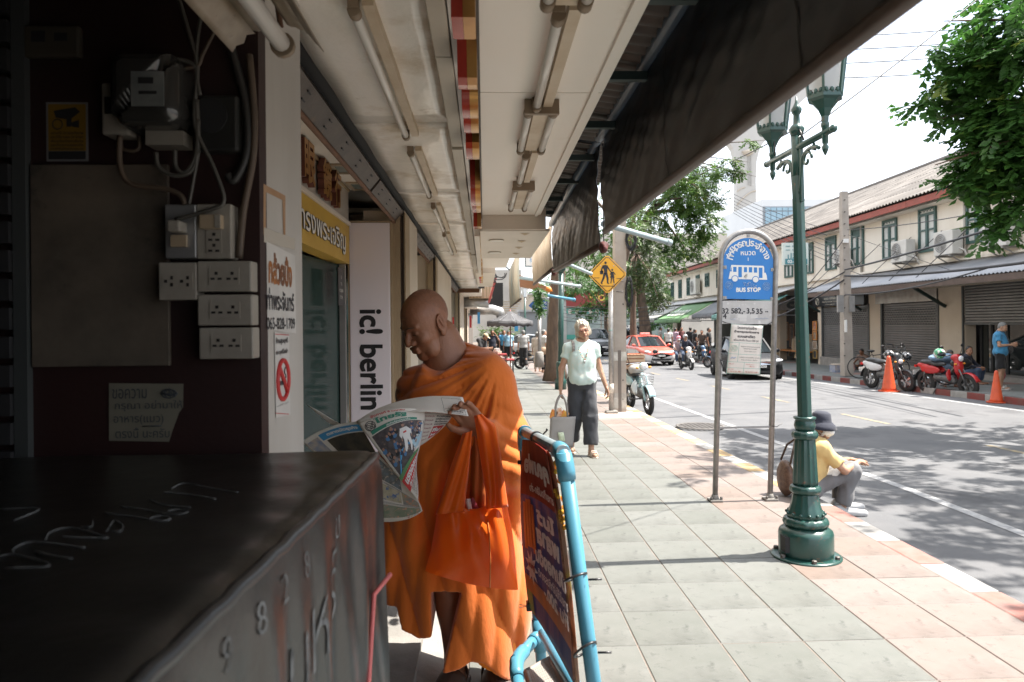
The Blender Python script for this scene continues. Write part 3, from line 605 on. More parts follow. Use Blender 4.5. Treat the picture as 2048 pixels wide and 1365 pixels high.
for a,b,kd in ops:
    zg = gz(20)+.02
    if kd in 'AB':
        z1 = onB(1820,606)[1] if kd == 'B' else onB(1690,613)[1]; z1 = min(z1,2.9)
        sh = thing('roller_shutter','closed grey roller shutter behind the black scooter' if kd == 'B' else 'closed grey roller shutter behind the thin concrete pole','shutter',tuple(bp((a+b)/2,.02,zg)))
        slats(a,b,zg+.17,z1,-.06,'slat',sh)
        mb = MB()
        for i in range(7):
            for j in range(22): sc = a+(j+.25+.5*(i%2))*(b-a)/22; bbox(mb,sc,sc+(b-a)/44,-.058,-.022,z1-.25-i*.085,z1-.22-i*.085)
        tag(mb.build('vent_hole',shd,sh),kind='stuff')
        for q in (a,b): bbox(MB(),q-.05,q+.05,-.07,.03,zg+.1,z1+.05).build('guide_rail',pm('dark_rail',(0.07,0.075,0.075),rough=.5),sh)
        bbox(MB(),a,b,-.4,.12,zg-.3,zg+.165).build('threshold',conc,sh)
        if kd == 'B': bbox(MB(),a+.0,b+.35,.03,.06,z1+.02,z1+.52).build('valance',valm,sh)
        else: bbox(MB(),(a+b)/2-.1,(a+b)/2+.0,-.07,.02,zg+.16,z1).build('mullion',MATS['dark_rail'],sh)
    elif kd == 'glass':
        z1 = 2.95; zm = onB(1985,646)[1]
        sh = thing('roller_shutter','half raised grey roller shutter above the dark glass door','shutter',tuple(bp((a+b)/2,.02,zm)))
        slats(a,b,zm,z1,-.02,'slat',sh); bbox(MB(),a,b,-.03,.02,zm-.06,zm).build('bottom_rail',MATS['dark_rail'],sh); bbox(MB(),b+.02,b+.08,-.1,.05,zg,z1).build('guide_rail',MATS['dark_rail'],sh)
        bbox(MB(),a,b+.25,.03,.07,z1-.02,z1+.45).build('valance',valm,sh)
        gd = thing('glass_door','dark glass shop front reflecting the street behind the man in blue','shop front',tuple(bp((a+b)/2,-.3,zg)))
        bbox(MB(),a,b-.25,-.42,-.36,zg+.12,zm+.2).build('glass',pm('dark_glass',(0.012,0.016,0.016),rough=0.03,spec=.8),gd)
        for q in (b-.25,b-.75,b-1.4,b-2.2): bbox(MB(),q-.045,q+.045,-.36,-.33,zg+.12,zm+.2).build('door_frame',black,gd)
        bbox(MB(),a,b,-.45,.35,zg-.3,zg+.13).build('threshold',conc,gd)
# canopy over the far pavement
grt = pm('grey_tin',(0.30,0.31,0.33),(0.36,0.36,0.37),1.3,0.45,0.35,spots=((0.22,0.2,0.19),2,.62,.78))
CN,CZ0,CZ1 = 2.15,2.72,3.40
for k,(a,b) in enumerate(((S0,-6),(-5.98,-1),(-.98,4),(4.02,9.4))):
    part(MB().sheet(lambda u,v,a=a,b=b: bp(a+(b-a)*u,CN*v,CZ1+(CZ0-CZ1)*v+.022*math.sin(2*PI*(a+(b-a)*u)/.15)),int((b-a)/.15*4),1,.004),'canopy_sheet',grt)
brn = pm('brown_board',(0.11,0.075,0.06),(0.08,0.055,0.045),4,.6)
part(bbox(MB(),S0,9.4,CN-.06,CN-.02,CZ0-.20,CZ0-.03),'canopy_board',brn)
part(bbox(MB(),S0,9.4,0,CN-.07,CZ0-.10,CZ0-.08),'canopy_ceiling',wallt)
for px in (1892,1723,1640):
    s,_ = onB(px,610); part(MB().bar(bp(s,.02,2.0),bp(s,1.1,2.66),.09,.09),'bracket',pm('dark_green_bracket',(0.012,0.028,0.025),rough=.5))
# windows from their place in the picture
WINS = [(1935.5,1978,393,489.5,1),(1840,1875,419,507,1),(1767.6,1796,442.6,521,1),(1705,1729.5,459,532.5,0),(1653,1674,476,542,0),(1614,1628,488,549,0),(1571,1587,505,557,0),(2075,2130,350,470,1)]
LW = [(1410,1419,548,575),(1391,1400,552,586),(1374,1381,557,592),(1357.5,1364,561,597),(1344,1348.5,566,600),(1432,1443,541,577),(1520,1532,520,562)]
for i,w in enumerate(WINS+[l+(2,) for l in LW]):
    s1,zb = onB(w[0],w[3]); s0,_ = onB(w[1],w[3]); _,zt = onB(w[0],w[2]); zb = max(zb,3.5); ft = .09
    if i >= len(WINS): s1 = s0+.95; zt = min(zt,5.3)
    fr = MB()
    for q in (s0,s1-ft): bbox(fr,q,q+ft,.002,.07,zb,zt)
    tr = zt-.16*(zt-zb) if w[4] else zt-.22*(zt-zb)
    for z in (zb,zt-ft,tr-ft/2): bbox(fr,s0+ft,s1-ft,.002,.066,z,z+ft)
    sm_ = (s0+s1)/2; bbox(fr,sm_-.06,sm_+.06,.002,.075,zb+ft,tr-.05); zc = zb+.56*(tr-zb); bbox(fr,s0+ft,sm_-.06,.002,.06,zc,zc+.06); bbox(fr,sm_+.06,s1-ft,.002,.06,zc,zc+.06)
    wf = fr.build('window',grn,row)
    for q0,q1 in ((s0+ft,sm_-.06),(sm_+.06,s1-ft)):
        for z0,z1 in ((zb+ft,zc),(zc+.06,tr-ft/2)): bbox(MB(),q0,q1,.004,.02,z0,z1).build('pane',paneW if w[4] < 2 else dpane,wf)
    bbox(MB(),s0+ft,s1-ft,.004,.03,tr+ft/2,zt-ft).build('transom',paneW if w[4] == 1 else grn,wf)
    if w[4] == 1:
        mb = MB()
        for k in range(9): sx = s0+ft+(k+.5)*(s1-s0-2*ft)/9; mb.lathe([(.03,.03),(.03,.036)],(0,0,0),6) if False else bbox(mb,sx-.025,sx+.025,.03,.04,tr+.09+.05*(k%2),tr+.14+.05*(k%2))
        tag(mb.build('fretwork',dpane,wf),kind='stuff')
# pipes and mouldings on the wall
part(bbox(MB(),S0,S1,.0,.12,3.42,3.50),'wall_band',wallw)
for s in (1.6,-4.2,8.0): part(MB().tube([bp(s,.06,3.5),bp(s,.06,5.5)],.05,8),'drain_pipe',pm('grey_pipe',(0.4,0.37,0.33),rough=.6))
# roof: five laps of corrugated sheets, hipped at the far end
rfm = pm('old_roof_sheet',(0.25,0.225,0.20),(0.19,0.172,0.155),1.1,0.85,bump=0.25,bscale=25,spots=[((0.16,0.14,0.12),1.7,.58,.72),((0.42,0.39,0.35),3,.6,.75)])
EN,RN,ZR2 = .62,-4.8,8.55; ridge_end = S1-3.6
for k in range(5):
    v0,v1 = k/5,(k+1)/5+.012
    def f(u,v,v0=v0,v1=v1,k=k):
        w = v0+(v1-v0)*v; send = S1+.6-(S1+.6-ridge_end)*w; s = S0+(send-S0)*u
        return bp(s,EN+(RN-EN)*w,ZE+(ZR2-ZE)*w+.035*math.sin(2*PI*s/.21)-.035*(1-v)*0+.018*(1-v))
    part(MB().sheet(f,int(56/.21*4),1,.012,False),'roof_sheet',rfm)
part(MB().add([bp(S1+.6,EN,ZE),bp(S1+.6,-10,ZE),bp(ridge_end,RN,ZR2)],[(0,1,2)]),'roof_hip',rfm)
part(MB().add([bp(S0,-10,ZE),bp(S1+.6,-10,ZE),bp(ridge_end,RN,ZR2-.01),bp(S0,RN,ZR2-.01)],[(0,1,2,3)]),'roof_back',rfm)
part(MB().tube([bp(s,RN,ZR2+.05) for s in np.linspace(S0,ridge_end,12)],.10,8),'ridge_cap',pm('dark_ridge',(0.16,0.14,0.125),rough=.8))
redb = pm('red_eave',(0.34,0.085,0.06),(0.26,0.075,0.055),3,0.7,spots=((0.16,0.08,0.07),4,.66,.78))
for a in np.arange(S0,S1,4.0): part(bbox(MB(),a,min(a+3.985,S1+.5),EN-.12,EN-.08,ZE-.27,ZE-.05),'eave_board',redb)
part(MB().add([bp(S0,EN-.12,ZE-.35),bp(S1+.5,EN-.12,ZE-.35),bp(S1+.5,.001,ZE-.35),bp(S0,.001,ZE-.35)],[(0,1,2,3)]),'eave_soffit',wallw)
# air conditioners
acw = pm('ac_white',(0.62,0.61,0.57),(0.55,0.53,0.49),3,.5); acg = pm('ac_grille',(0.22,0.22,0.22),rough=.5)
for i,(x0,x1,y0,y1,lb) in enumerate(((1781.6,1812,483,531,'white air conditioner on the wall between the third and fourth green windows'),(1867,1905,460,518,'white air conditioner right of the tall window with pale shutters'),(1965,2012,446,502,'white air conditioner under the hanging tree branch'),(1666,1686,501,529,'small white air conditioner behind the thin concrete pole'),(1380,1391,560,590,'grey air conditioner on the far end of the white upper wall'))):
    s1,zb = onB(x0,y1,.5); s0,_ = onB(x1,y1,.5); _,zt = onB(x0,y0,.5); zb = max(zb,3.62); zt = zb+(s1-s0)*.78 if i < 3 else max(zt,zb+.55)
    a = thing('air_conditioner',lb,'air conditioner',tuple(bp((s0+s1)/2,.3,zb)),group='air conditioners on the upper wall')
    bbox(MB(),s0,s1,.16,.50,zb,zt).build('casing',acw,a,bevel=.02)
    c = bp(s0+(s1-s0)*.62,.505,(zb+zt)/2); r_ = min((zt-zb)*.40,(s1-s0)*.36); mb = MB()
    for k in range(5): rr = r_*(k+1)/5; mb.tube([c+BT*(rr*math.cos(t))+Vector((0,0,rr*math.sin(t)))+BN*.012 for t in np.linspace(0,2*PI,25)],.008,4,False)
    mb.build('fan_guard',acw,a); MB().add([c+BT*(r_*math.cos(t))+Vector((0,0,r_*math.sin(t)))+BN*.002 for t in np.linspace(0,2*PI,25)[:-1]],[tuple(range(24))[::-1]]).build('fan_opening',acg,a)
    mb = MB()
    for k in range(5):
        t = 2*PI*k/5; d = BT*math.cos(t)+Vector((0,0,math.sin(t))); e = BT*math.cos(t+.7)+Vector((0,0,math.sin(t+.7))); mb.add([c+BN*.006,c+d*r_*.85+BN*.004,c+e*r_*.8+BN*.009],[(0,1,2)])
    mb.build('fan_blade',pm('fan_blade',(.10,.10,.10),rough=.4),a)
    for q in (s0+.15,s1-.15): MB().bar(bp(q,.0,zb-.03),bp(q,.52,zb-.03),.05).bar(bp(q,.02,zb-.3),bp(q,.45,zb-.05),.03).build('bracket',pm('bracket_grey',(0.3,0.29,0.27),rough=.6),a)
    MB().tube([bp(s0+.05,.3,zb+.2),bp(s0-.12,.2,zb+.1),bp(s0-.12,.05,zb-.25)],.03,6).build('hose',acw,a)
# signs on the row
t = thing('phone_sign','pale teal hanging signboard with Thai word and phone number beside the green lamp post','sign',tuple(bp(6,1,3.6)))
a = aY(1566,486,22); b = aY(1617,530,22)
MB().box((a[0],22,b[2]),(b[0],22.12,a[2])).build('panel',pm('sign_mint',(0.60,0.66,0.62),(0.55,0.6,0.56),3,.5),t); teal = pm('sign_teal',(0.06,0.22,0.25),rough=.5); wht = pm('paper_white',(0.76,0.75,0.72),rough=.7)
pf = lambda u,v,w=0: (a[0]+u,21.99-w,a[2]+v)
text('lettering','ปลีก',pf,teal,t,height=.22,cx=.36,cy=-.42,bold=.02); MB().box((a[0]+.06,21.985,b[2]+.02),(b[0]-.04,21.99,b[2]+.19)).build('number_band',teal,t)
text('lettering','02-16',lambda u,v,w=0: (a[0]+u,21.98,b[2]+.105+v),wht,t,height=.11,cx=.30,bold=.03)
for q in (.08,.28): MB().box((a[0]+q,21.985,a[2]-.24),(a[0]+q+.14,21.99,a[2]-.22)).box((a[0]+q,21.985,a[2]-.12),(a[0]+q+.14,21.99,a[2]-.1)).build('mark',teal,t)
t = thing('dark_shop_sign','black shop sign with a round emblem and small pale lettering over the shutter','sign',tuple(bp(onB(1690,600)[0],.1,2.3)))
s1,z1 = onB(1625,602,.1); s0,z0 = onB(1728,613,.1); z1 = 2.68; z0 = 2.22
bbox(MB(),s0,s1,.05,.10,z0,z1).build('panel',pm('sign_black',(0.02,0.02,0.022),rough=.3),t); cr_ = pm('cream_print',(0.5,0.47,0.38),rough=.6)
bf = lambda n: (lambda u,v,w=0: bp(s1-u,n+w,z0+v))
for k,(sx,w_) in enumerate((('ครูชัย VERISE',1.1),('งานเลี่ยมกรอบพระ ช่างทอง',1.5),('ท่าพระจันทร์',.9))): text('lettering',sx,bf(.104),cr_,t,width=w_,height=(.13,.07,.06)[k],cx=1.75,cy=.33-.12*k)
e = bp(s1-.5,.102,(z0+z1)/2)
MB().tube([e+BT*(-.17*math.cos(q))+Vector((0,0,.15*math.sin(q))) for q in np.linspace(0,2*PI,20)],.012,4).tube([e+BT*(-.09*math.cos(q))+Vector((0,0,.1*math.sin(q*1.3))) for q in np.linspace(.3,5,14)],.012,4).build('emblem',cr_,t)
t = thing('oval_shop_sign','grey signboard with a dark oval, left of the lamp post','sign',tuple(bp(10,.1,2.3)))
s1,z1 = onB(1554,604,.2); s0,z0 = onB(1610,625,.2); bbox(MB(),s0,s1,.1,.2,2.15,2.6).build('panel',pm('sign_grey',(0.3,0.29,0.27),(0.24,.23,.22),4),t)
e = bp((s0+s1)/2-.25,.21,2.38); MB().add([e+BT*(-.7*math.cos(q))+Vector((0,0,.19*math.sin(q))) for q in np.linspace(0,2*PI,25)[:-1]],[tuple(range(24))]).build('oval',MATS['sign_black'],t)
text('lettering','กรอบรูป',lambda u,v,w=0: e+BT*(-u)+BN*.006+Vector((0,0,v)),cr_,t,height=.16)
# little wares of the picture-frame shop
a0,b0_,_k = [o for o in ops if o[2] == 'frames'][0]
oak = pm('frame_orange',(0.50,0.20,0.04),(0.42,0.16,0.03),8,.4); dimw = pm('dim_paper',(0.45,0.4,0.34),(0.3,0.25,0.2),6)
def pframe(s,n,z,w,h,mat,lab,inner,tilt=0.0):
    t = thing('picture_frame',lab,'picture frame',tuple(bp(s,n,z)),group='framed pictures of the frame shop'); mb = MB(); k = .05
    for x0,x1,y0,y1 in ((-w/2,-w/2+k,0,h),(w/2-k,w/2,0,h),(-w/2+k,w/2-k,0,k),(-w/2+k,w/2-k,h-k,h)):
        v = [bp(s+x,n-tilt*(zz)+d,z+zz) for d in (0,.03) for x,zz in ((x0,y0),(x1,y0),(x1,y1),(x0,y1))]; mb.add(v,[(0,1,2,3),(7,6,5,4),(0,4,5,1),(1,5,6,2),(2,6,7,3),(3,7,4,0)])
    mb.build('moulding',mat,t); MB().add([bp(s-w/2+k,n+.01-tilt*k,z+k),bp(s+w/2-k,n+.01-tilt*k,z+k),bp(s+w/2-k,n+.01-tilt*(h-k),z+h-k),bp(s-w/2+k,n+.01-tilt*(h-k),z+h-k)],[(0,1,2,3)]).build('picture',inner,t)
pic1 = pm('picture_red',(0.28,0.07,0.05),(0.4,0.3,0.2),6); pic2 = pm('picture_brown',(0.3,0.22,0.15),(0.12,0.08,0.06),5); gilt = pm('gilt',(0.4,0.27,0.1),rough=.35,metal=.5)
sx = onB(1629,650,.1)[0]
for i,(z,h,m,p_,lb) in enumerate(((1.15,.42,oak,pic1,'orange framed picture topmost on the post beside the lamp'),(.70,.42,oak,pic2,'orange framed picture second from the top on the post'),(.28,.38,dimw,pic2,'pale framed photograph below the two orange frames'),(-.16,.40,gilt,pm('picture_dark',(.03,.03,.03)),'gilt framed dark picture lowest on the post'))): pframe(sx,.08,z,.42,h,m,lb,p_)
for i,(px,z,h) in enumerate(((1573,.55,1.0),(1584,.2,1.25))): pframe(onB(px,650,-1)[0],-1.0,z,.55,h,oak,('tall empty orange frame at the back of the frame shop','larger empty orange frame leaning at the back of the frame shop')[i],pic2)
for i in range(3): pframe(onB(1600-6*i,690,.4)[0],.45-.1*i,gz(20)+.02,.6,.75-.12*i,(wood_b,dimw,gilt)[i],('wooden frame leaning on the shop bench, foremost','pale frame leaning behind the wooden one','small gilt frame leaning rearmost at the bench')[i],dimw,.25)
t = thing('shop_bench','wooden bench stacked with pale framed prints outside the frame shop','bench',tuple(bp((a0+b0_)/2,.1,gz(20)))); zz = gz(20)
s_a,s_b = a0+.9,b0_-.1
bbox(MB(),s_a,s_b,-.5,.25,zz+.30,zz+.36).build('top',oak,t)
for q in (s_a+.05,s_b-.1):
    for n in (-.45,.15): bbox(MB(),q,q+.06,n,n+.06,zz,zz+.3).build('leg',wood_b,t)
for k in range(9): bbox(MB(),s_a+.1+k*.22,s_a+.28+k*.22,-.3+.05*(k%3),.05+.04*(k%2),zz+.361,zz+.36+.45+.12*((k*7)%4)).build('stacked_print',(dimw,wood_b,pic2)[k%3],t)
t = thing('shop_shelves','dim shelves crowded with small wares at the back of the frame shop','shelves',tuple(bp((a0+b0_)/2,-2,zz)))
for k in range(5): bbox(MB(),a0-.3,b0_+.3,-2.4,-1.9,zz+.3+k*.5,zz+.33+k*.5).build('shelf',wood_b,t)
rr = random.Random(4)
for k in range(60): s = rr.uniform(a0,b0_); l = rr.randrange(5); w = rr.uniform(.05,.14); bbox(MB(),s,s+w*2,-2.2,-1.95+rr.uniform(0,.05),zz+.331+l*.5,zz+.36+l*.5+rr.uniform(.1,.38)).build('ware',rr.choice((dimw,pic1,pic2,oak,wood_b,paneW,gilt)),t)
# market awnings further along
def slope_awning(s0,s1,n0,z0,n1,z1,mat,label,drop=.25,txt=None):
    t = thing('shop_awning',label,'awning',tuple(bp((s0+s1)/2,n1,z1)))
    MB().sheet(lambda u,v: bp(s0+(s1-s0)*u,n0+(n1-n0)*v,z0+(z1-z0)*v-.06*math.sin(PI*v)),8,6,.02).build('canopy',mat,t)
    MB().sheet(lambda u,v: bp(s0+(s1-s0)*u,n1+.02*math.sin(u*40),z1-.004-drop*v*(1+.12*math.sin(u*(s1-s0)*14))),int((s1-s0)*8),2,.01).build('valance',mat,t)
    for q in (s0+.1,s1-.1): MB().tube([bp(q,0,z1-.1),bp(q,n1-.02,z1-.03)],.025,6).build('arm',alum,t)
    if txt: text('lettering',txt,lambda u,v,w=0: bp((s0+s1)/2-u,n0+(n1-n0)*(.55-v*.5)+.02,z0+(z1-z0)*(.55-v*.5)+.03),wht,t,width=(s1-s0)*.6,height=.9,bold=.02)
    return t
agreen = pm('awning_green',(0.16,0.30,0.13),(0.13,0.26,0.11),2,.7); agrey = pm('awning_grey',(0.17,0.18,0.20),(0.2,.21,.22),2,.7); ateal = pm('awning_teal',(0.15,0.34,0.31),(0.19,.38,.35),2,.7)
sA,_ = onB(1530,620,2); sB,_ = onB(1437,640,2.4); sC,_ = onB(1392,640,2.4); sD,_ = onB(1343,640,2.4)
part(MB().sheet(lambda u,v: bp(sA+(S1-sA)*u,.01+1.4*v,3.35-.42*v+.02*math.sin((sA+(S1-sA)*u)*40)),500,1,.01),'canopy_sheet',pm('pale_tin',(0.50,0.50,0.49),(0.42,.41,.4),2,.5))
slope_awning(sA,sB-.4,.9,2.85,2.9,1.95,ateal,'teal canvas awning with white lettering nearest the bus stop',.25,'ร้านกาแฟ')
slope_awning(sB,sC-.15,1.1,2.95,2.7,2.05,agrey,'dark grey canvas awning between the green and the teal ones')
slope_awning(sC,sD+1.0,1.1,2.95,3.4,1.75,agreen,'green canvas awning with pale lettering past the red taxi',.2,'ข้าวแกง')
slope_awning(sD+1.2,S1-1,1.2,2.9,3.4,1.9,pm('awning_old',(0.35,0.35,0.33),(0.28,.28,.26),2,.7),'pale worn awning at the far end of the shop row')
t = thing('satellite_dish','white round dish on the corner of the shop row','satellite dish',tuple(bp(S1-2,.5,3.3))); c = Vector(aY(1332,616,bp(S1-3,1.4,0)[1]))
MB().lathe([(.01,-.0),(.28,.05),(.52,.17),(.54,.18),(.52,.2),(.28,.08),(.01,.03)],tuple(c),20,axis='y').build('dish',wht,t); MB().tube([c,c+Vector((.3,.4,-.6))],.03,6).build('mount',alum,t)
# ================================================================== beyond: pylon, office block, end of the street
pw = pm('pylon_white',(0.42,0.405,0.38),(0.38,0.365,0.345),.06,.7,spots=((0.62,.6,.57),.3,.6,.75))
def PY(px,py,Y=330.0): return aY(px,py,Y)
t = thing('bridge_pylon','tall white concrete bridge tower flaring out above a small balcony, against the sky','bridge tower',tuple(PY(1497,690)))
prof = [(1472,1516,720),(1472,1514,560),(1473,1513,430),(1474,1512,360),(1472,1514,322),(1466,1520,296),(1452,1535,276),(1425,1560,250),(1395,1590,215),(1360,1640,170),(1350,1660,60),(1350,1660,-60)]
mb = MB(); v = []
for x0,x1,y in prof:
    A,B = PY(x0,y),PY(x1,y)
    v += [(A[0],330,A[2]),(B[0],330,A[2]),(B[0]-1.0,337,A[2]),(A[0]+1.0,337,A[2])]
n = len(prof); mb.add(v,[(4*i+k,4*i+(k+1)%4,4*i+4+(k+1)%4,4*i+4+k) for i in range(n-1) for k in range(4)]); mb.build('shaft',pw,t)
def pylbox(x0,x1,y0,y1,d,nm,mt): A,B = PY(x0,y1),PY(x1,y0); MB().box((A[0],330-d,A[2]),(B[0],330-.01,B[2])).build(nm,mt,t)
tanp = pm('pylon_tan',(0.42,0.37,0.31),rough=.8)
A = PY(1495,305); MB().lathe([(.4,-1.9),(2.2,-.9),(2.8,0),(2.8,.5)],(A[0],330,A[2]),20).build('balcony',tanp,t)
pylbox(1491,1499,303,309,.5,'doorway',MATS['brown_board'])
for x in (1496,1502): A,B = PY(x,372),PY(x-1,312); MB().bar((A[0],329.6,A[2]),(B[0],329.6,B[2]),.18).build('ladder_rail',MATS['bracket_grey'],t)
mb = MB()
for k in range(24): A = PY(1496,371-k*2.5); B = PY(1502,371-k*2.5); mb.bar((A[0],329.6,A[2]),(B[0],329.6,A[2]),.09)
tag(mb.build('ladder_rung',MATS['bracket_grey'],t),kind='stuff')
for i,(xa,xb,ya,yb) in enumerate(((1474,1512,410,382),(1474,1490,383,375))):
    pts = [PY(xa+(xb-xa)*q,ya+(yb-ya)*math.sin(q*PI/2)) for q in np.linspace(0,1,9)]; MB().tube([(p[0],329.8,p[2]) for p in pts],.35,6).build('concrete_rib',tanp,t)
pylbox(1504,1511,438,462,.4,'niche',tanp)
# office block
t = thing('office_block','pale grey modern block with blue glass behind the old roof','building',tuple(aY(1560,500,170)))
def QY(px,py): return aY(px,py,170)
A,B = QY(1526,560),QY(1720,398); ow = pm('office_grey',(0.56,0.57,0.58),(0.52,.53,.54),.2,.6)
MB().box((A[0],170,-2),(B[0],200,B[2])).build('wall',ow,t)
MB().add([(A[0],170,A[2]),(A[0],170,B[2]),(QY(1513,500)[0],174,QY(1513,440)[2]),(QY(1513,500)[0],174,A[2])],[(0,1,2,3)]).build('side_wall',ow,t)
gl = pm('blue_glass',(0.16,0.27,0.34),(0.22,.34,.42),.4,.1,spec=.8)
for r in range(2):
    for k in range(12):
        a = QY(1530+k*11.5,448 if r else 422); b = QY(1540+k*11.5,424 if r else 416); MB().box((a[0],169.7,a[2]),(b[0],169.95,b[2])).build('window',gl,t)
a = QY(1526,452); b = QY(1700,413); MB().box((a[0],169.85,a[2]),(b[0],169.99,b[2])).build('window_band',pm('band_grey',(.2,.22,.24),rough=.4),t)
# the end of the street
ec = pm('end_wall',(0.55,0.50,0.43),(0.45,0.41,0.36),.5,.8)
t = thing('corner_shop','cream corner building with green arched windows at the street end','building',(10,76,-.5))
def EYp(px,py,Y=76.0): return aY(px,py,Y)
A,B = EYp(1130,710),EYp(1345,560); MB().box((A[0],76,-.9),(B[0]+6,84,B[2]+5)).build('wall',ec,t)
gz_ = pm('end_glass',(0.30,0.34,0.32),(0.2,0.24,0.23),.7,.15); gtr = pm('arch_green',(0.05,0.24,0.19),rough=.6)
for x0,x1 in ((1133,1160),(1162,1200),(1204,1240),(1250,1290),(1294,1335)):
    a,b = EYp(x0,670),EYp(x1,617); MB().box((a[0],75.85,a[2]),(b[0],75.95,b[2])).build('window',gz_,t)
    m_ = MB().box((a[0],75.78,b[2]-.55),(b[0],75.84,b[2])).build('arch_panel',gtr,t); k_ = max(2,int((b[0]-a[0])/.62)); w_ = (b[0]-a[0])/k_
    for j in range(k_): MB().add([(a[0]+(j+.5)*w_+.22*math.cos(q),75.77,b[2]-.34+.26*math.sin(q)) for q in np.linspace(0,2*PI,13)[:-1]],[tuple(range(12))[::-1]]).build('arch_light',ec,m_)
    MB().box((a[0],75.8,a[2]-.5),(b[0],75.9,a[2])).build('green_plinth',gtr,t)
a,b = EYp(1122,614),EYp(1245,582); sg = thing('red_fascia_sign','dark red signboard with yellow letters under the leaves at the street end','sign',(a[0],75.5,a[2]))
MB().box((a[0],75.5,a[2]),(b[0],75.7,b[2])).build('panel',pm('sign_dark_red',(0.20,0.03,0.025),rough=.5),sg); text('lettering','PEOPLE',lambda u,v,w=0: ((a[0]+b[0])/2+1.2+u,75.48,(a[2]+b[2])/2+.1+v),pm('letter_yellow',(.6,.4,.08)),sg,height=.7,bold=.03)
for nm,lab,x0,x1,yt,Yd,mt in (('grey_hoarding','plain dark grey hoarding panel at the end of the pavement',1040,1078,624,66,pm('hoarding',(.22,.23,.24),(.26,.27,.28),1)),('white_shed','white low building behind the tree trunk at the street end',1078,1132,600,68,pm('shed_white',(.5,.5,.48),(.42,.42,.4),.6)),('far_facade','pale concrete facade with small roof high above the pavement end',1035,1095,590,90,ec)):
    a,b = aY(x0,690,Yd),aY(x1,yt,Yd); o = thing(nm,lab,'building',(a[0],Yd,-.5)); MB().box((a[0],Yd,-.9),(b[0],Yd+4,b[2])).build('wall',mt,o)
    MB().box((a[0]-.1,Yd-.15,b[2]+.002),(b[0]+.1,Yd+4.1,b[2]+.2)).build('coping',alum,o)
    if x0 > 1040:
        for q in (.3,.6): w = b[0]-a[0]; MB().box((a[0]+w*q,Yd-.05,.2),(a[0]+w*q+.06,Yd-.005,b[2]-.2)).build('mullion',MATS['dark_rail'],o)
# ================================================================== street furniture on the near pavement
lampg = pm('lamp_green',(0.010,0.050,0.042),(0.016,0.062,0.052),9,0.32,bump=0.06,bscale=70,spots=[((0.11,0.065,0.045),19,0.615,0.68),((0.03,0.05,0.045),3,.6,.8)],coat=.25)
galv = pm('galvanised',(0.33,0.32,0.31),(0.24,0.235,0.23),18,0.42,0.6,bump=0.08,spots=((0.13,0.12,0.11),6,0.6,0.75)); bolt = pm('old_bolt',(0.12,0.11,0.10),rough=.6,metal=.5)
frost = pm('frosted_glass',(0.75,0.78,0.78),rough=.25,trans=.55)
# --- ornate lamp post
LB = aZ(1612,1112,0.0); lx,ly = LB[0],LB[1]
lamp = thing('street_lamp','ornate dark green cast iron street lamp with fluted base and two lanterns','street lamp',(lx,ly,0))
def L(mb,nm,mt=lampg,par=lamp,**k): return mb.build(nm,mt,par,**k)
c = (lx,ly,0)
L(MB().lathe([(.01,0),(.222,0),(.222,.008),(.20,.014),(.17,.016)],c,40),'base_plate')
for k in range(6): a = 2*PI*k/6+.35; MB().lathe([(.017,.012),(.017,.03),(.01,.034)],(lx+.195*math.cos(a),ly+.195*math.sin(a),0),6,smooth=False).build('bolt',bolt,lamp)
L(MB().lathe([(.168,.012),(.172,.03),(.172,.155),(.165,.175),(.13,.20),(.115,.205)],c,40),'drum')
fl_ = lambda n,d: (lambda a,h: 1-d*(abs(math.sin(n*a/2))**.6))
bulge = lambda n,d: (lambda a,h: 1+d*abs(math.sin(n*a/2)))
L(MB().lathe([(.115,.20),(.135,.212),(.14,.23),(.13,.25),(.115,.26)],c,64,mod=bulge(14,.05)),'lobed_ring')
L(MB().lathe([(.122,.258),(.118,.285),(.102,.32),(.090,.36),(.083,.40),(.080,.42)],c,64,mod=fl_(14,.05)),'skirt')
for k in range(14): a = 2*PI*k/14; MB().ell((lx+.118*math.cos(a),ly+.118*math.sin(a),.287),(.011,.011,.011),8,6).build('stud',lampg,lamp)
L(MB().lathe([(.08,.415),(.092,.425),(.096,.44),(.092,.458),(.078,.468)],c,48,mod=bulge(12,.05)),'lower_ring')
L(MB().lathe([(.078,.465),(.079,.50),(.070,.68),(.065,.765),(.063,.775)],c,96,mod=fl_(12,.10)),'fluted_column')
L(MB().lathe([(.063,.77),(.076,.782),(.080,.80),(.074,.818),(.06,.828)],c,48,mod=bulge(12,.06)),'upper_ring')
L(MB().lathe([(.052,.826),(.062,.835),(.068,.86),(.062,.888),(.058,.895),(.070,.905),(.070,.915),(.045,.92)],c,32),'collar')
TILT = -.020      # the shaft leans a little towards the shops
def sh(z): return Vector((lx+TILT*(z-.9),ly,z))
mb = MB(); v = []; NN = 48
for z,r in ((.915,.047),(1.6,.043),(2.50,.038)):
    for k in range(NN): a = 2*PI*k/NN; rr = r*fl_(8,.09)(a,z); p = sh(z); v.append((p[0]+rr*math.cos(a),p[1]+rr*math.sin(a),z))
mb.add(v,[(i*NN+k,i*NN+(k+1)%NN,(i+1)*NN+(k+1)%NN,(i+1)*NN+k) for i in range(2) for k in range(NN)],True); L(mb,'shaft')
p = sh(2.60); zt = aY(1592,297,ly)[2]          # middle of the cross arm
zt = float(zt)
L(MB().tube([sh(2.42),sh(zt+.12)],.034,16),'shaft_head')
arm_d = Vector((.02,-1,0)).normalized()       # the arm runs obliquely, nearer end to the right
A0 = sh(zt)-arm_d*.46; A1 = sh(zt)+arm_d*.46
L(MB().tube([A0,A1],.021,14),'cross_arm')
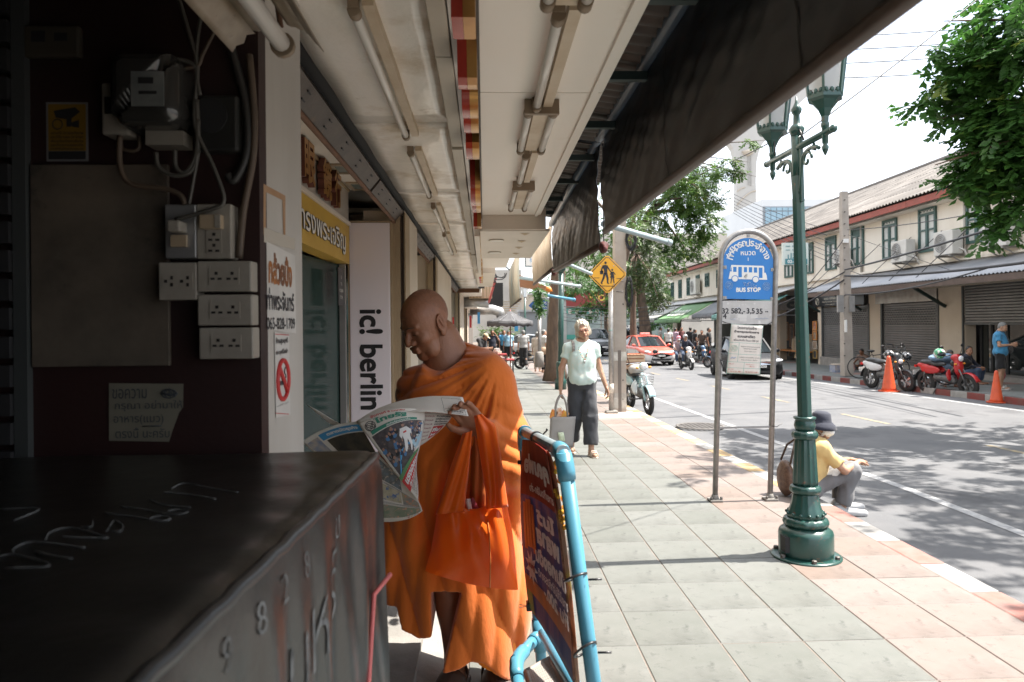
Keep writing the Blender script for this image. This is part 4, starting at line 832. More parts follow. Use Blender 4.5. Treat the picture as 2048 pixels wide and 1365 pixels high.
for e,sgn in ((A0,-1),(A1,1)): L(MB().ell(e+arm_d*sgn*.012,(.024,.024,.024),10,8),'arm_knob')
L(MB().lathe([(.036,zt+.08),(.050,zt+.125),(.036,zt+.145),(.022,zt+.16),(.02,zt+.22),(.03,zt+.235),(.034,zt+.255),(.022,zt+.275),(.01,zt+.30),(.004,zt+.34)],(sh(zt)[0],ly,0),20),'finial')
for sgn in (-1,1):
    d = arm_d*sgn; o = sh(zt)
    sp = [o+d*(.045+.03*q)+Vector((0,0,-.30+.20*q)) for q in np.linspace(0,1,6)]+[o+d*(.075+.12*(1-math.cos(q)))+Vector((0,0,-.10+.055*math.sin(q))) for q in np.linspace(.2,2.6,9)]
    L(MB().tube(sp,.012,8),'scroll_bracket')
    cc = o+d*.14+Vector((0,0,-.11)); L(MB().tube([cc+d*(.065*(1-q/7.5)*math.cos(q))+Vector((0,0,.06*(1-q/7.5)*math.sin(q))) for q in np.linspace(0,6.4,22)],.009,8),'scroll')
    L(MB().tube([o+d*.19+Vector((0,0,-.045)),o+d*.25+Vector((0,0,-.07)),o+d*.235+Vector((0,0,-.03)),o+d*.21+Vector((0,0,-.06))],.009,6),'scroll_tip')
    q = o+d*.375
    L(MB().lathe([(.004,-.135),(.017,-.105),(.021,-.085),(.012,-.07),(.018,-.06),(.019,.03),(.024,.04),(.024,.06),(.019,.065)],(q[0],q[1],zt),16),'lantern_stem')
    lt = MB().lathe([(.022,.06),(.024,.10),(.045,.145),(.082,.19),(.108,.202),(.108,.230),(.10,.234)],(q[0],q[1],zt),6,smooth=False).build('lantern',lampg,lamp)
    R0,R1,H0,H1 = .102,.142,zt+.233,zt+.55
    for k in range(6):
        a = 2*PI*k/6; a2 = 2*PI*(k+1)/6; P = lambda R_,aa,h: Vector((q[0]+R_*math.cos(aa),q[1]+R_*math.sin(aa),h))
        MB().bar(P(R0,a,H0-.01),P(R1,a,H1),.014).build('lantern_bar',lampg,lt)
        MB().add([P(R0*.97,a,H0),P(R0*.97,a2,H0),P(R1*.97,a2,H1),P(R1*.97,a,H1)],[(0,1,2,3)]).build('pane',frost,lt)
        for j in range(3): m0 = P(R0,a,H0).lerp(P(R0,a2,H0),(j+.5)/3); MB().ell(m0+Vector((0,0,.004)),(.013,.013,.018),8,6).build('scallop',lampg,lt)
    MB().lathe([(.147,H1),(.152,H1+.015),(.10,H1+.09),(.03,H1+.13),(.012,H1+.2)],(q[0],q[1],0),6,smooth=False).build('cap',lampg,lt)
    MB().lathe([(.018,H0),(.018,H0+.05),(.03,H0+.08),(.03,H0+.16),(.01,H0+.19)],(q[0],q[1],0),12).build('bulb',wht,lt)
L(MB().bar(sh(zt-.36)+arm_d*.045,sh(zt+.06)+arm_d*.045,.05,.018,up=(1,0,0)),'clamp_plate'); L(MB().bar(sh(zt-.34)-arm_d*.04,sh(zt-.05)-arm_d*.04,.04,.014,up=(1,0,0)),'clamp_plate')
L(MB().tube([A0+arm_d*.12+Vector((0,0,.03)),A0+arm_d*.125+Vector((0,0,.10)),A0+arm_d*.1+Vector((0,0,.18))],.005,6),'wire',blackp)
L(MB().tube([sh(zt+.13)+arm_d*.03,sh(zt+.09)+arm_d*.06,sh(zt+.03)+arm_d*.10],.006,6),'wire',blackp)
mb = MB().box((lx-.171-.004,ly-.09,.05),(lx-.12,ly-.01,.15)); L(mb,'hatch',black)

# --- bus stop
YB_ = 6.08; bl = aY(1430,1003,YB_); br = aY(1540,1003,YB_); tl = aY(1442,560,YB_); tr = aY(1552,560,YB_); top = aY(1495,463,YB_)
bus = thing('bus_stop_sign','blue arched bus stop sign on two grey pipes with route numbers and a hanging notice','bus stop sign',((bl[0]+br[0])/2,YB_,0))
bl[2] = br[2] = 0.0
w2 = (tr[0]-tl[0])/2; cxs = (tl[0]+tr[0])/2; zc = float(top[2]-w2-.0)
arch = [bl,(tl[0],YB_,zc)]+[(cxs-w2*math.cos(q),YB_,zc+w2*math.sin(q)) for q in np.linspace(0.15,PI-.15,15)]+[(tr[0],YB_,zc),br]
MB().tube(arch,.0235,14).build('pipe_frame',galv,bus)
for b in (bl,br):
    MB().box((b[0]-.055,YB_-.055,0),(b[0]+.055,YB_+.055,.022)).lathe([(.036,.022),(.026,.06)],(b[0],YB_,0),12).build('foot',conc,bus,bevel=.006)
    for k in (-1,1): MB().lathe([(.011,.02),(.011,.045)],(b[0]+k*.043,YB_-.04,0),6).build('bolt',bolt,bus)
bblue = pm('bus_blue',(0.012,0.17,0.50),(0.016,0.19,0.54),5,.38); bwhite = pm('print_white',(0.74,0.74,0.72),rough=.55)
lean = (tl[0]-bl[0])/(tl[2]-bl[2])
def SP(px,py,d=0.0): p = aY(px,py,YB_); return Vector((p[0],YB_-d,p[2]))
pb = [SP(1446,598),SP(1546,600)]; zcp = SP(1496,527)[2]; cpx = SP(1496,527)[0]; rw = (SP(1547,527)[0]-SP(1446,527)[0])/2
out = [(pb[0][0],pb[0][2]),(pb[1][0],pb[1][2])]+[(cpx+rw*math.cos(q),zcp+rw*.99*math.sin(q)) for q in np.linspace(0,PI,25)]
board = MB().prism(out,.006,lambda u,v,w: (u,YB_-.003+w,v)).build('sign_board',bblue,bus)
for x,y in ((1449,535),(1545,540),(1449,596),(1544,598),(1496,472)): q = SP(x,y); MB().box((q[0]-.016,YB_-.008,q[2]-.014),(q[0]+.016,YB_-.0032,q[2]+.014)).lathe([(.007,YB_-.014),(.007,YB_-.008)],(q[0],0,q[2]),8,axis='y').build('fixing',galv,bus)
pl = lambda d: (lambda u,v,w=0: (cpx+u,YB_-.0035-d,zcp+v))
# arched line of Thai letters, each cluster turned on the arc
cl = ['ที่','ห','ยุ','ด','ร','ถ','ป','ร','ะ','จำ','ท','า','ง']
for i,s_ in enumerate(cl):
    a = PI*(1-(i+.35)/(len(cl)-.3))*.88+PI*.06; R_ = rw*.76; ca,sa = math.cos(a-PI/2),math.sin(a-PI/2)
    text('lettering',s_,lambda u,v,w=0,a=a,ca=ca,sa=sa,R_=R_: (cpx+R_*math.cos(a)+u*ca-v*sa,YB_-.005,zcp+.012+R_*math.sin(a)*.96+u*sa+v*ca),bwhite,board,size=.078,bold=.025)
text('lettering','หมวด',pl(.001),bwhite,board,height=.036,cy=SP(1496,507)[2]-zcp,bold=.02); text('lettering','1',pl(.001),bwhite,board,height=.030,cy=SP(1496,519)[2]-zcp,bold=.02)
text('lettering','BUS STOP',pl(.001),bwhite,board,width=.215,cy=SP(1495,580)[2]-zcp,bold=.055)
def bz(x,y): q = SP(1420+x*150/640,450+y*320/1365); return (q[0]-cpx,q[2]-zcp)      # from the sign's own close-up
def flat(name,pts,mt,d,par): return MB().add([pl(d)(*p) for p in pts],[tuple(range(len(pts)))[::-1]] if poly_area(pts) > 0 else [tuple(range(len(pts)))]).build(name,mt,par)
def poly_area(p): return sum(p[i][0]*p[(i+1)%len(p)][1]-p[(i+1)%len(p)][0]*p[i][1] for i in range(len(p)))/2
bus_b = flat('bus_picture',[bz(157,462),bz(163,432),bz(180,343),bz(455,351),bz(482,435),bz(486,470)],bwhite,.001,board)
for x0,y0,x1,y1 in ((196,360,225,402),(240,360,270,448),(288,362,314,405),(330,362,358,407),(373,364,400,409),(415,366,446,454)): flat('bus_window',[bz(x0,y1),bz(x0,y0),bz(x1,y0),bz(x1,y1)],bblue,.0018,board)
flat('bus_window',[bz(169,398),bz(182,360),bz(184,398)],bblue,.0018,board); flat('bus_window',[bz(460,366),bz(474,410),bz(461,410)],bblue,.0018,board)
for x,y in ((211,461),(387,468)):
    for r_,m_,d_ in ((30,bblue,.002),(24,bwhite,.0026)): flat('bus_wheel',[bz(x+r_*math.cos(q),y+r_*math.sin(q)) for q in np.linspace(0,2*PI,21)[:-1]],m_,d_,board)
def squig(name,pts,r_,mt,d,par,n=4): return MB().tube([pl(d)(*bz(*p)) for p in pts],r_,n,False).build(name,mt,par)
blackink = pm('black_ink',(0.02,0.02,0.025),rough=.6)
squig('scribble',[(290,452),(300,425),(316,420),(310,440),(294,436),(305,458),(318,438),(288,440),(312,428)],.0012,blackink,.003,board)
squig('tag_scribble',[(286,488),(293,520),(300,492),(312,528),(330,486),(322,526),(318,500),(345,490),(338,520),(356,500),(350,530),(372,505),(366,535),(398,515),(392,545),(380,525)],.0014,bwhite,.003,board)
pe = pm('emblem_pale',(0.35,0.50,0.66),rough=.5)
for x,y in ((160,517),(479,525)):
    for r_ in (32,23): squig('emblem_ring',[(x+r_*math.cos(q),y+r_*1.08*math.sin(q)) for q in np.linspace(0,2*PI,25)],.0011,pe,.0015,board)
    rr = random.Random(x)
    squig('emblem',[(x+15*math.sin(q*2.3+x),y+17*math.cos(q*1.7)) for q in np.linspace(0,6,26)],.0013,pe,.0015,board)
# route number plate
rp_ = MB().prism([(p[0],p[2]) for p in (SP(1443,648),SP(1544,649),SP(1545,602),SP(1444,602))],.004,lambda u,v,w: (u,YB_-.004+w,v)).build('route_plate',pm('plate_grey',(0.52,0.51,0.50),(0.44,0.43,0.42),9,.6,spots=((0.62,0.61,0.6),14,.58,.66)),bus)
for s_,x,y in (('32 5',153,735),('82,-',252,738),('3,5',345,738),('35',419,738),('..',482,742),('4',124,779)): text('lettering',s_,lambda u,v,w=0,x=x,y=y: (cpx+bz(x,y)[0]+u,YB_-.0055,zcp+bz(x,y)[1]+v),blackink,rp_,size=.063,bold=.03)
for x0,y0,x1,y1,m_ in ((172,767,215,795,.40),(236,764,312,795,.6),(250,797,310,825,.58),(345,765,405,800,.58),(180,657,205,668,.45),(240,657,340,672,.47)): flat('old_label',[bz(x0,y1),bz(x0,y0),bz(x1,y0),bz(x1,y1)],pm('label_%d' % int(m_*100),(m_,m_*.98,m_*.95),rough=.6),.0012,rp_)
inkb = pm('blue_ink',(0.2,0.3,0.5),rough=.6)
for pts in ([(172,800),(185,812),(195,796),(203,815),(215,798)],[(385,805),(400,795),(412,808),(430,796),(450,806),(468,795),(495,802)],[(228,712),(240,706),(255,714)]): squig('handwriting',pts,.0012,inkb,.003,rp_)
# hanging notice
nt_ = thing('paper_notice','white paper notice in a green outline tied between the bus stop pipes','notice',tuple(SP(1490,756)))
NP = [SP(1460,648,.03),SP(1524,652,.03),SP(1519,750,.012),SP(1451,747,.012)]
def nf(u,v,off=0.0):
    a = NP[0].lerp(NP[1],u); b = NP[3].lerp(NP[2],u); p = a.lerp(b,v); return Vector((p[0],p[1]-off-.012*math.sin(PI*v)*math.sin(PI*u*1.2+.4),p[2]))
sheet = MB().sheet(lambda u,v: nf(u,v),8,14,.001).build('sheet',pm('notice_paper',(0.70,0.65,0.60),(0.66,0.61,0.55),4,.5),nt_)
tgreen = pm('notice_green',(0.09,0.36,0.30),rough=.6); tred = pm('notice_red',(.5,.12,.08),rough=.6)
def nline(u0,v0,u1,v1,w_=.008,mt=tgreen):
    if u0 == u1: MB().sheet(lambda a,b: nf(u0+(a-.5)*w_,v0+(v1-v0)*b,.0015),1,6).build('rule',mt,sheet)
    else: MB().sheet(lambda a,b: nf(u0+(u1-u0)*a,v0+(b-.5)*w_*.66,.0015),6,1).build('rule',mt,sheet)
for q in ((.008,0,.008,1),(.992,0,.992,1),(0,.005,1,.005),(0,.995,1,.995),(0,.37,1,.37),(0,.60,1,.60),(0,.76,1,.76),(0,.88,1,.88),(.29,.37,.29,.76),(.5,.76,.5,1)): nline(*q)
nw,nh = (NP[1]-NP[0]).length,(NP[3]-NP[0]).length
nfn = lambda u,v,w=0: nf(u/nw,1-v/nh,.002)
for s_,cy_,w_,bo in (('โครงการก่อสร้าง',.065,.60,.03),('ป้ายหยุดรถโดยสาร',.15,.78,.05),('แบบเสาเดี่ยว',.235,.55,.05),('พร้อมติดตั้ง จำนวน 500 จุด',.32,.78,.01)): text('lettering',s_,nfn,blackink,sheet,width=nw*w_,height=nh*.062,cx=nw*.5,cy=nh*(1-cy_),bold=bo)
for s_,cx_,cy_,w_ in (('สำนักการจราจรและขนส่ง',.65,.44,.6),('กรุงเทพมหานคร',.65,.49,.42),('โทร 0 2354 1211',.65,.535,.36),('บริษัท ทรานส์โค้ด จำกัด',.65,.66,.62),('โทร 0 2541 8297',.65,.71,.5),('พื้นที่',.12,.80,.12),('เริ่มสัญญา',.68,.80,.25),('ระยะเวลา',.12,.91,.16),('30 กันยายน 2568',.74,.95,.36),('24 ก.พ. 68',.26,.95,.3),('180 วัน',.74,.84,.16)): text('lettering',s_,nfn,blackink if cy_ < .75 else tred,sheet,width=nw*w_,height=nh*.026,cx=nw*cx_,cy=nh*(1-cy_))
MB().tube([nf(.15+.1*math.cos(q),.485+.062*math.sin(q),.003) for q in np.linspace(0,2*PI,21)],.002,4,False).tube([nf(.15+.06*math.cos(q*2),.485+.04*math.sin(q*3),.003) for q in np.linspace(0,2*PI,21)],.002,4,False).build('emblem',pm('pale_green',(.45,.6,.5),rough=.6),sheet)
MB().tube([nf(*q,.003) for q in ((.08,.70),(.13,.665),(.17,.69),(.22,.665))],.003,4,False).build('logo',inkb,sheet)
for a,b in ((NP[0],SP(1444,643,.0)),(NP[1],SP(1548,643,.0)),(NP[3],SP(1438,718,.02)),(NP[3].lerp(NP[0],.25),SP(1436,720,.02))): MB().tube([a,(a+b)/2+Vector((0,0,-.004)),b],.0035,6).build('tie',blackp,nt_)
# inner metal brackets and cross rail of the stop
for x0,y0,x1,y1 in ((1443,722,1437,856),(1546,722,1540,856)): MB().bar(SP(x0,y0),SP(x1,y1),.018,.014,up=(0,1,0)).build('inner_post',galv,bus)
MB().bar(SP(1436,856),SP(1541,854),.018,.016).build('cross_rail',galv,bus)
MB().tube([SP(1541,852,.02),SP(1551,853,.03),SP(1562,845,.035)],.003,6).build('wire',blackp,bus)

# --- crossing sign, its post, the big concrete pole
YP = 12.9; p0 = aZ(1222,816,gz(YP)); x_p = float(aY(1223,700,YP)[0]); zg = gz(YP)
cs = thing('crossing_sign','yellow diamond pedestrian crossing sign with two walking figures on a grey pipe','traffic sign',(x_p,YP,zg))
MB().tube([(x_p-.015,YP,zg),(x_p+.0,YP,2.4)],.045,14).build('post',galv,cs); MB().box((x_p-.12,YP-.10,zg),(x_p+.10,YP+.1,zg+.06)).build('foot',conc,cs,bevel=.02)
MB().tube([(x_p-.01,YP,1.42),(x_p-.01,YP,1.43)],.047,14).build('teal_band',pm('teal_band',(.15,.4,.36),rough=.6),cs)
MB().tube([(x_p-.014,YP,.28),(x_p-.013,YP,.45)],.047,14).build('tape_band',pm('tape',(.5,.47,.42),rough=.6),cs)
sc_ = aY(1215,549,YP-.06); R_ = float(aY(1254,549,YP-.06)[0]-sc_[0])*1.02
yel = pm('sign_yellow_orange',(0.72,0.36,0.015),(0.68,0.33,0.015),4,.4)
def dia(r,k=.16): return [p for s,c_ in ((0,1),(1,0),(0,-1),(-1,0)) for p in ((r*s-(r*k if c_ == 1 else (-r*k if c_ == -1 else 0))*.5+(0 if c_ else -r*k*.5*s),r*c_+(0 if c_ == 0 else -r*k*.5*c_)+(r*k*.5*s if c_ == 0 else 0)),(r*s+(r*k if c_ == 1 else (-r*k if c_ == -1 else 0))*.5+(0 if c_ else -r*k*.5*s),r*c_+(0 if c_ == 0 else -r*k*.5*c_)-(r*k*.5*s if c_ == 0 else 0)))]
YS_ = YP-.06
sb = MB().prism(dia(R_)[::-1],.012,lambda u,v,w: (sc_[0]+u,YS_+w,sc_[2]+v)).build('sign_board',yel,cs)
def line_loop(pts,w_,d): MB().tube([(sc_[0]+u,YS_-d,sc_[2]+v) for u,v in pts+pts[:1]],w_,4,False).build('border',blackink,sb)
line_loop(dia(R_*.91),.007,.001)
def fig(pts,d=.004,nm='figure'): return MB().prism([(u*R_*1.08,v*R_*1.08) for u,v in (pts if poly_area(pts) < 0 else pts[::-1])],.002,lambda u,v,w: (sc_[0]+u,YS_-d-.002+w,sc_[2]+v)).build(nm,blackink,sb)
def limb(a,b,w1,w2=None,nm='figure'):
    w2 = w2 or w1; dx,dy = b[0]-a[0],b[1]-a[1]; l_ = math.hypot(dx,dy); nx,ny = -dy/l_,dx/l_; fig([(a[0]+nx*w1,a[1]+ny*w1),(b[0]+nx*w2,b[1]+ny*w2),(b[0]-nx*w2,b[1]-ny*w2),(a[0]-nx*w1,a[1]-ny*w1)],nm=nm)
disc = lambda x,y,r: [(x+r*math.cos(q),y+r*math.sin(q)) for q in np.linspace(0,2*PI,14)[:-1]]
fig(disc(-.09,.53,.058)); fig([(-.20,.42),(-.05,.44),(.0,.30),(-.02,.04),(-.16,.02),(-.17,.22),(-.22,.30)]); limb((-.13,.06),(-.19,-.20),.055,.04); limb((-.19,-.18),(-.30,-.42),.042,.03); limb((-.06,.06),(.00,-.18),.055,.045); limb((.0,-.17),(.0,-.42),.045,.03)
limb((-.19,.40),(-.29,.20),.035,.03); limb((-.28,.20),(-.24,.08),.03); fig([(-.36,.16),(-.20,.17),(-.21,.0),(-.34,.0)]); limb((-.03,.40),(.07,.22),.035,.026); limb((.07,.22),(.16,.10),.026); limb((-.30,-.42),(-.24,-.44),.02); limb((.0,-.42),(.07,-.43),.02)
fig(disc(.22,.20,.045)); fig([(.17,.12),(.27,.12),(.30,-.10),(.33,-.16),(.11,-.16),(.15,-.05)]); limb((.18,.10),(.12,-.02),.02); limb((.27,.10),(.36,-.02),.02); limb((.19,-.16),(.15,-.42),.028,.02); limb((.26,-.16),(.30,-.42),.028,.02)
limb((-.62,-.16),(-.38,-.17),.012); limb((.42,-.20),(.66,-.20),.012); limb((-.36,-.54),(.34,-.55),.014)
for u,v in ((-.34,.42),(.32,.42),(.32,-.5)): MB().ell((sc_[0]+u*R_,YS_-.003,sc_[2]+v*R_),(.012,.006,.012),8,6).build('rivet',alum,sb)
cpx_ = float(aY(1240,700,YP+.1)[0]); cpw = .135
cp = thing('concrete_pole','thick square concrete utility pole with peeling paper bands behind the crossing sign','utility pole',(cpx_,YP+.25,zg))
cpm = pm('pole_concrete',(0.40,0.355,0.31),(0.33,0.29,0.25),3,.85,bump=.2,bscale=40,spots=((0.22,0.19,0.17),5,.62,.78))
def CPf(z,dx): return cpx_+.0*(z)+dx+.006*z
mb = MB(); v = []
for z,w_ in ((zg-.1,.115),(4.0,.105),(9.0,.09)):
    for sx,sy in ((-1,-1),(1,-1),(1,1),(-1,1)): v.append((cpx_+.012*z+sx*w_,YP+.25+sy*w_,z))
mb.add(v,[(i*4+k,i*4+(k+1)%4,i*4+4+(k+1)%4,i*4+4+k) for i in range(2) for k in range(4)]); mb.build('shaft',cpm,cp)
MB().box((cpx_-.035,YP+.25-.122,zg),(cpx_+.025,YP+.25-.1135,1.05)).build('recess',pm('pole_recess',(.16,.14,.125),rough=.9),cp)
for z0,z1,m_ in ((.86,1.02,(.6,.58,.53)),(-.02,.18,(.52,.5,.46)),(.18,.26,(.4,.38,.35))): MB().box((cpx_-.118+.012*z0,YP+.25-.12,z0),(cpx_+.118+.012*z0,YP+.25+.12,z1)).build('paper_band',pm('band_%d' % int(z0*100),m_,(m_[0]*.7,m_[1]*.7,m_[2]*.68),12,.8),cp)
for z in (.5,.15,1.9,2.5): MB().lathe([(.013,YP+.25-.12),(.013,YP+.25-.10)],(cpx_+.05+.012*z,0,z),8,axis='y').build('bolt_hole',black,cp)
for z in (2.15,2.35,2.55): MB().tube([(cpx_+.13*math.cos(q)+.02,YP+.25+.13*math.sin(q),z+.02*math.sin(q)) for q in np.linspace(0,2*PI,13)],.008,5,False).build('wire_band',bolt,cp)
rr = random.Random(9)
for i,(px,py,n,r_,h) in enumerate(((1262,480,12,.10,.32),(1258,585,9,.07,.50))):
    c_ = aY(px,py,YP+.1); t = thing('cable_coil',('tangled dark cable coil high on the thick concrete pole','long loose cable loop hanging down the side of the concrete pole')[i],'cable',tuple(c_)); mb = MB()
    for k in range(n): a0 = rr.uniform(0,6); e = rr.uniform(.7,1.15); mb.tube([(c_[0]+r_*e*math.cos(q+a0)*.9+rr.uniform(-.01,.01),c_[1]-.03+.06*rr.random(),c_[2]+h*e*.55*math.sin(q+a0)+rr.uniform(-.02,.02)) for q in np.linspace(0,2*PI,15)],.007,4,False)
    mb.build('cable',pm('cable_black',(.02,.02,.022),rough=.5),t)
# --- far thin pole across the road, street-name sign, green thin lamp, tree trunks follow later
YU = 23.0; ub = aY(1694,752,YU); ut = aY(1687,384,YU); up_ = thing('concrete_pole','thin concrete pole carrying many cables in front of the grey shutters','utility pole',tuple(ub))
mb = MB(); v = []
for p_,w_ in ((ub,.15),(ut,.10)):
    for sx,sy in ((-1,-1),(1,-1),(1,1),(-1,1)): v.append((p_[0]+sx*w_,YU+sy*w_,p_[2]))
mb.add(v,[(k,(k+1)%4,4+(k+1)%4,4+k) for k in range(4)]+[(4,5,6,7),(3,2,1,0)]); mb.build('shaft',cpm,up_)
def UP(px,py,d=0.0): return Vector(aY(px,py,YU-d))
for x0,y0,x1,y1,nm,mt in ((1675,591,1687,625,'meter_box',alum),(1699,592,1709,624,'meter_box',alum),(1690,640,1693.5,665,'paper_strip',wht),(1687,478,1697,486,'junction_box',wht)):
    a,b = UP(x0,y1,.2),UP(x1,y0,.2); MB().box((a[0],YU-.22,a[2]),(b[0],YU-.16,b[2])).build(nm,mt,up_)
for k in range(14): q = UP(1690,400+k*24,.17); MB().lathe([(.016,YU-.17),(.016,YU-.11)],(q[0],0,q[2]),6,axis='y').build('bolt_hole',black,up_)
YN = 27.0; q0 = aY(1079,735,YN); q1 = aY(1079,630,YN)
sn = thing('street_name_sign','blue arrow shaped street name sign on a grey post left of the tree trunk','street sign',tuple(q0)); MB().tube([q0,q1],.07,12).build('post',galv,sn); MB().lathe([(.18,0),(.16,.55),(.10,.6)],tuple(q0),14).build('footing',conc,sn)
def NPt(px,py,d=0): p = aY(px,py,YN-.1); return (p[0],YN-.1-d,p[2])
out = [NPt(1057,612),NPt(1066,602),NPt(1094,601),NPt(1094,618),NPt(1066,619)]; arrow = MB().prism([(p[0],p[2]) for p in out],.05,lambda u,v,w: (u,YN-.1+w,v)).build('arrow_board',pm('street_blue',(.02,.09,.28),rough=.4),sn)
for s_,y_,h_ in (('ตรอกนคร',607,.10),('Trok Nakhon',614,.08)): m_ = NPt(1081,y_); text('lettering',s_,lambda u,v,w=0,m_=m_: (m_[0]+u,YN-.105,m_[2]+v),wht,arrow,width=.46,height=h_)
m_ = NPt(1080,622); MB().prism([(-.24,.05),(.24,.05),(.14,-.06),(-.14,-.06)][::-1],.04,lambda u,v,w: (m_[0]+u,YN-.09+w,m_[2]+v)).build('base_plaque',pm('plaque_green',(.03,.1,.07),rough=.5),sn)
# slim green lamp posts further away
for px,yb,yt,Y,lb in ((1121,735,548,19.0,'slim green lamp post partly hidden behind the woman'),(1049,715,594,40.0,'distant green street lamp with small lantern above the parasol')):
    a,b = aY(px,yb,Y),aY(px+1,yt,Y); a[2] = gz(Y); t = thing('street_lamp',lb,'street lamp',tuple(a)); MB().tube([a,b],.075 if Y < 30 else .06,12).build('shaft',lampg,t)
    MB().lathe([(.16,0),(.16,.25),(.11,.3),(.12,.7),(.09,.75)],tuple(a),16).build('base',lampg,t)
    MB().lathe([(.04,0),(.12,.12),(.22,.55),(.24,.58),(.1,.75),(.02,.9)],(b[0],b[1],b[2]-.1 if Y > 30 else b[2]),6,smooth=False).build('lantern',lampg if Y < 30 else frost,t)

# ================================================================== fluorescent lights under the arcade ceiling
tubew = pm('tube_white',(0.78,0.75,0.70),rough=.25); tubec = pm('tube_cap',(0.25,0.19,0.13),rough=.6); batt = pm('batten_old',(0.60,0.50,0.38),(0.50,0.38,0.25),7,.5,spots=((0.3,.17,.08),5,.62,.75))
def fluo(px0,py0,px1,py1,z,label,twin=False,w=.012):
    a = aZ(px0,py0,z-.03); b = aZ(px1,py1,z-.03)
    if a[1] > b[1]: a,b = b,a
    x = (a[0]+b[0])/2; t = thing('fluorescent_light',label,'ceiling light',(x,(a[1]+b[1])/2,z),group='fluorescent lights under the arcade ceiling')
    MB().box((x+.015-(.03 if twin else 0),a[1]-.02,z-.028),(x+.045+(.0 if twin else 0),b[1]+.02,z-.001)).build('batten',batt,t)
    for dx in ((-.035,.05) if twin else (-.008,)):
        r = .0135; MB().tube([(x+dx,a[1]+.02,z-.034),(x+dx,b[1]-.02,z-.034)],r,12).build('tube',tubew,t)
        for yy,s_ in ((a[1],1),(b[1],-1)): MB().tube([(x+dx,yy-.012*s_,z-.034),(x+dx,yy+.024*s_,z-.034)],r*1.25,12).build('tube_cap',tubec,t); MB().box((x+dx-.014,yy-.02 if s_ > 0 else yy,z-.03),(x+dx+.014,yy if s_ > 0 else yy+.02,z-.002)).build('lamp_holder',tubec,t)
    if twin: MB().box((x-.05,a[1]-.035,z-.05),(x+.065,a[1]-.015,z-.002)).build('end_plate',tubec,t)
    return t
fluo(716,20,815,272,ZC,'bare fluorescent tube on the stained left ceiling, nearest the pillar')
fluo(826,305,860,392,ZC,'second tube along the left ceiling, past the long one'); fluo(869,413,889,462,ZC,'third tube along the left ceiling above the monk'); fluo(891,470,905,508,ZC,'farthest tube along the left ceiling')
fluo(1120,30,1081,212,ZR,'single tube on the white soffit below the two lamp ends at the top'); fluo(1084,222,1053,300,ZR,'twin fluorescent fitting in the middle of the white soffit',True); fluo(1055,310,1043,365,ZR,'short single tube between the two twin fittings'); fluo(1045,376,1032,418,ZR,'farthest twin fitting on the white soffit',True); fluo(1150,-140,1135,5,ZR,'twin fitting cut by the top of the picture',True)
# ================================================================== PEOPLE
def nrm(v): v = np.asarray(v,float); return v/max(1e-9,np.linalg.norm(v))
def skinmat(nm,c): return pm(nm,c,(c[0]*.8,c[1]*.74,c[2]*.7),14,.5,bump=.03,bscale=90,sub=.12)
skinA = skinmat('skin_tan',(0.36,0.19,0.12)); skinB = skinmat('skin_light',(0.47,0.28,0.19)); skinC = skinmat('skin_brown',(0.25,0.12,0.07))
hair_b = pm('hair_black',(0.012,0.011,0.011),(0.03,.028,.026),60,.45,bump=.4,bscale=160,stretch=(3,3,.6)); hair_g = pm('hair_grey',(0.22,0.22,0.21),(0.10,.10,.10),60,.5,bump=.4,bscale=150)
hair_w = pm('hair_silver',(0.52,0.47,0.38),(0.34,.30,.24),45,.4,bump=.6,bscale=110,stretch=(4,4,.5)); dark_eye = pm('eye_dark',(0.015,0.01,0.008),rough=.2); lipm = pm('lip',(0.32,0.11,0.08),rough=.4)
_cl = {}
def cloth(nm,c,k=.82,**kw): return pm('cloth_'+nm,c,tuple(x*k for x in c),6,.85,bump=.25,bscale=26,sheen=.15,**kw)
def hand_mesh(w,d,nrmal,curl=.5,s=1.0,res=.006,side=1,spread=.0):
    """palm, four bent fingers of unequal length and a thumb; w wrist, d towards the fingers, nrmal out of the palm"""
    d = nrm(d); n = nrm(np.asarray(nrmal,float)-d*np.dot(nrmal,d)); e = np.cross(d,n)*side; w = np.asarray(w,float)
    pr = []; base = w+d*.078*s
    for i,(off,L) in enumerate(((.030,.070),(.010,.080),(-.010,.075),(-.028,.058))):
        a = base+e*off*s; d1 = nrm(d+e*off*spread*20+n*curl*.45); d2 = nrm(d+n*curl*1.5); d3 = nrm(d*(1-curl*.9)+n*curl*2.4); r = .0088*s*(1 if i < 3 else .88)
        b = a+d1*L*.48*s; c = b+d2*L*.32*s; f = c+d3*L*.26*s; pr += [(w+d*.03*s+e*off*.8*s,a,.010*s,r*1.08),(a,b,r*1.05,r),(b,c,r,r*.92),(c,f,r*.92,r*.75)]
    t0 = w+d*.022*s+e*.022*s; t1 = w+d*.055*s+e*.046*s+n*.012*s; t2 = t1+nrm(d*.9+e*.35+n*(.2+curl*.5))*.032*s; t3 = t2+nrm(d*1+e*.0+n*(.2+curl*.6))*.026*s
    pr += [(t0,t1,.015*s,.0115*s),(t1,t2,.0110*s,.0095*s),(t2,t3,.0095*s,.0075*s)]
    R = np.stack([e,d,n],1)
    def fn(P):
        D = smin(ellip(P,w+d*.048*s,np.array([.038,.050,.0155])*s,R),cone(P,w-d*.03*s,w+d*.02*s,.023*s,.024*s),.014*s)
        for a,b,ra,rb in pr: D = smin(D,cone(P,a,b,ra,rb),.0042*s)
        return D
    c = w+d*.075*s; return surf(fn,c-.135*s,c+.135*s,res)
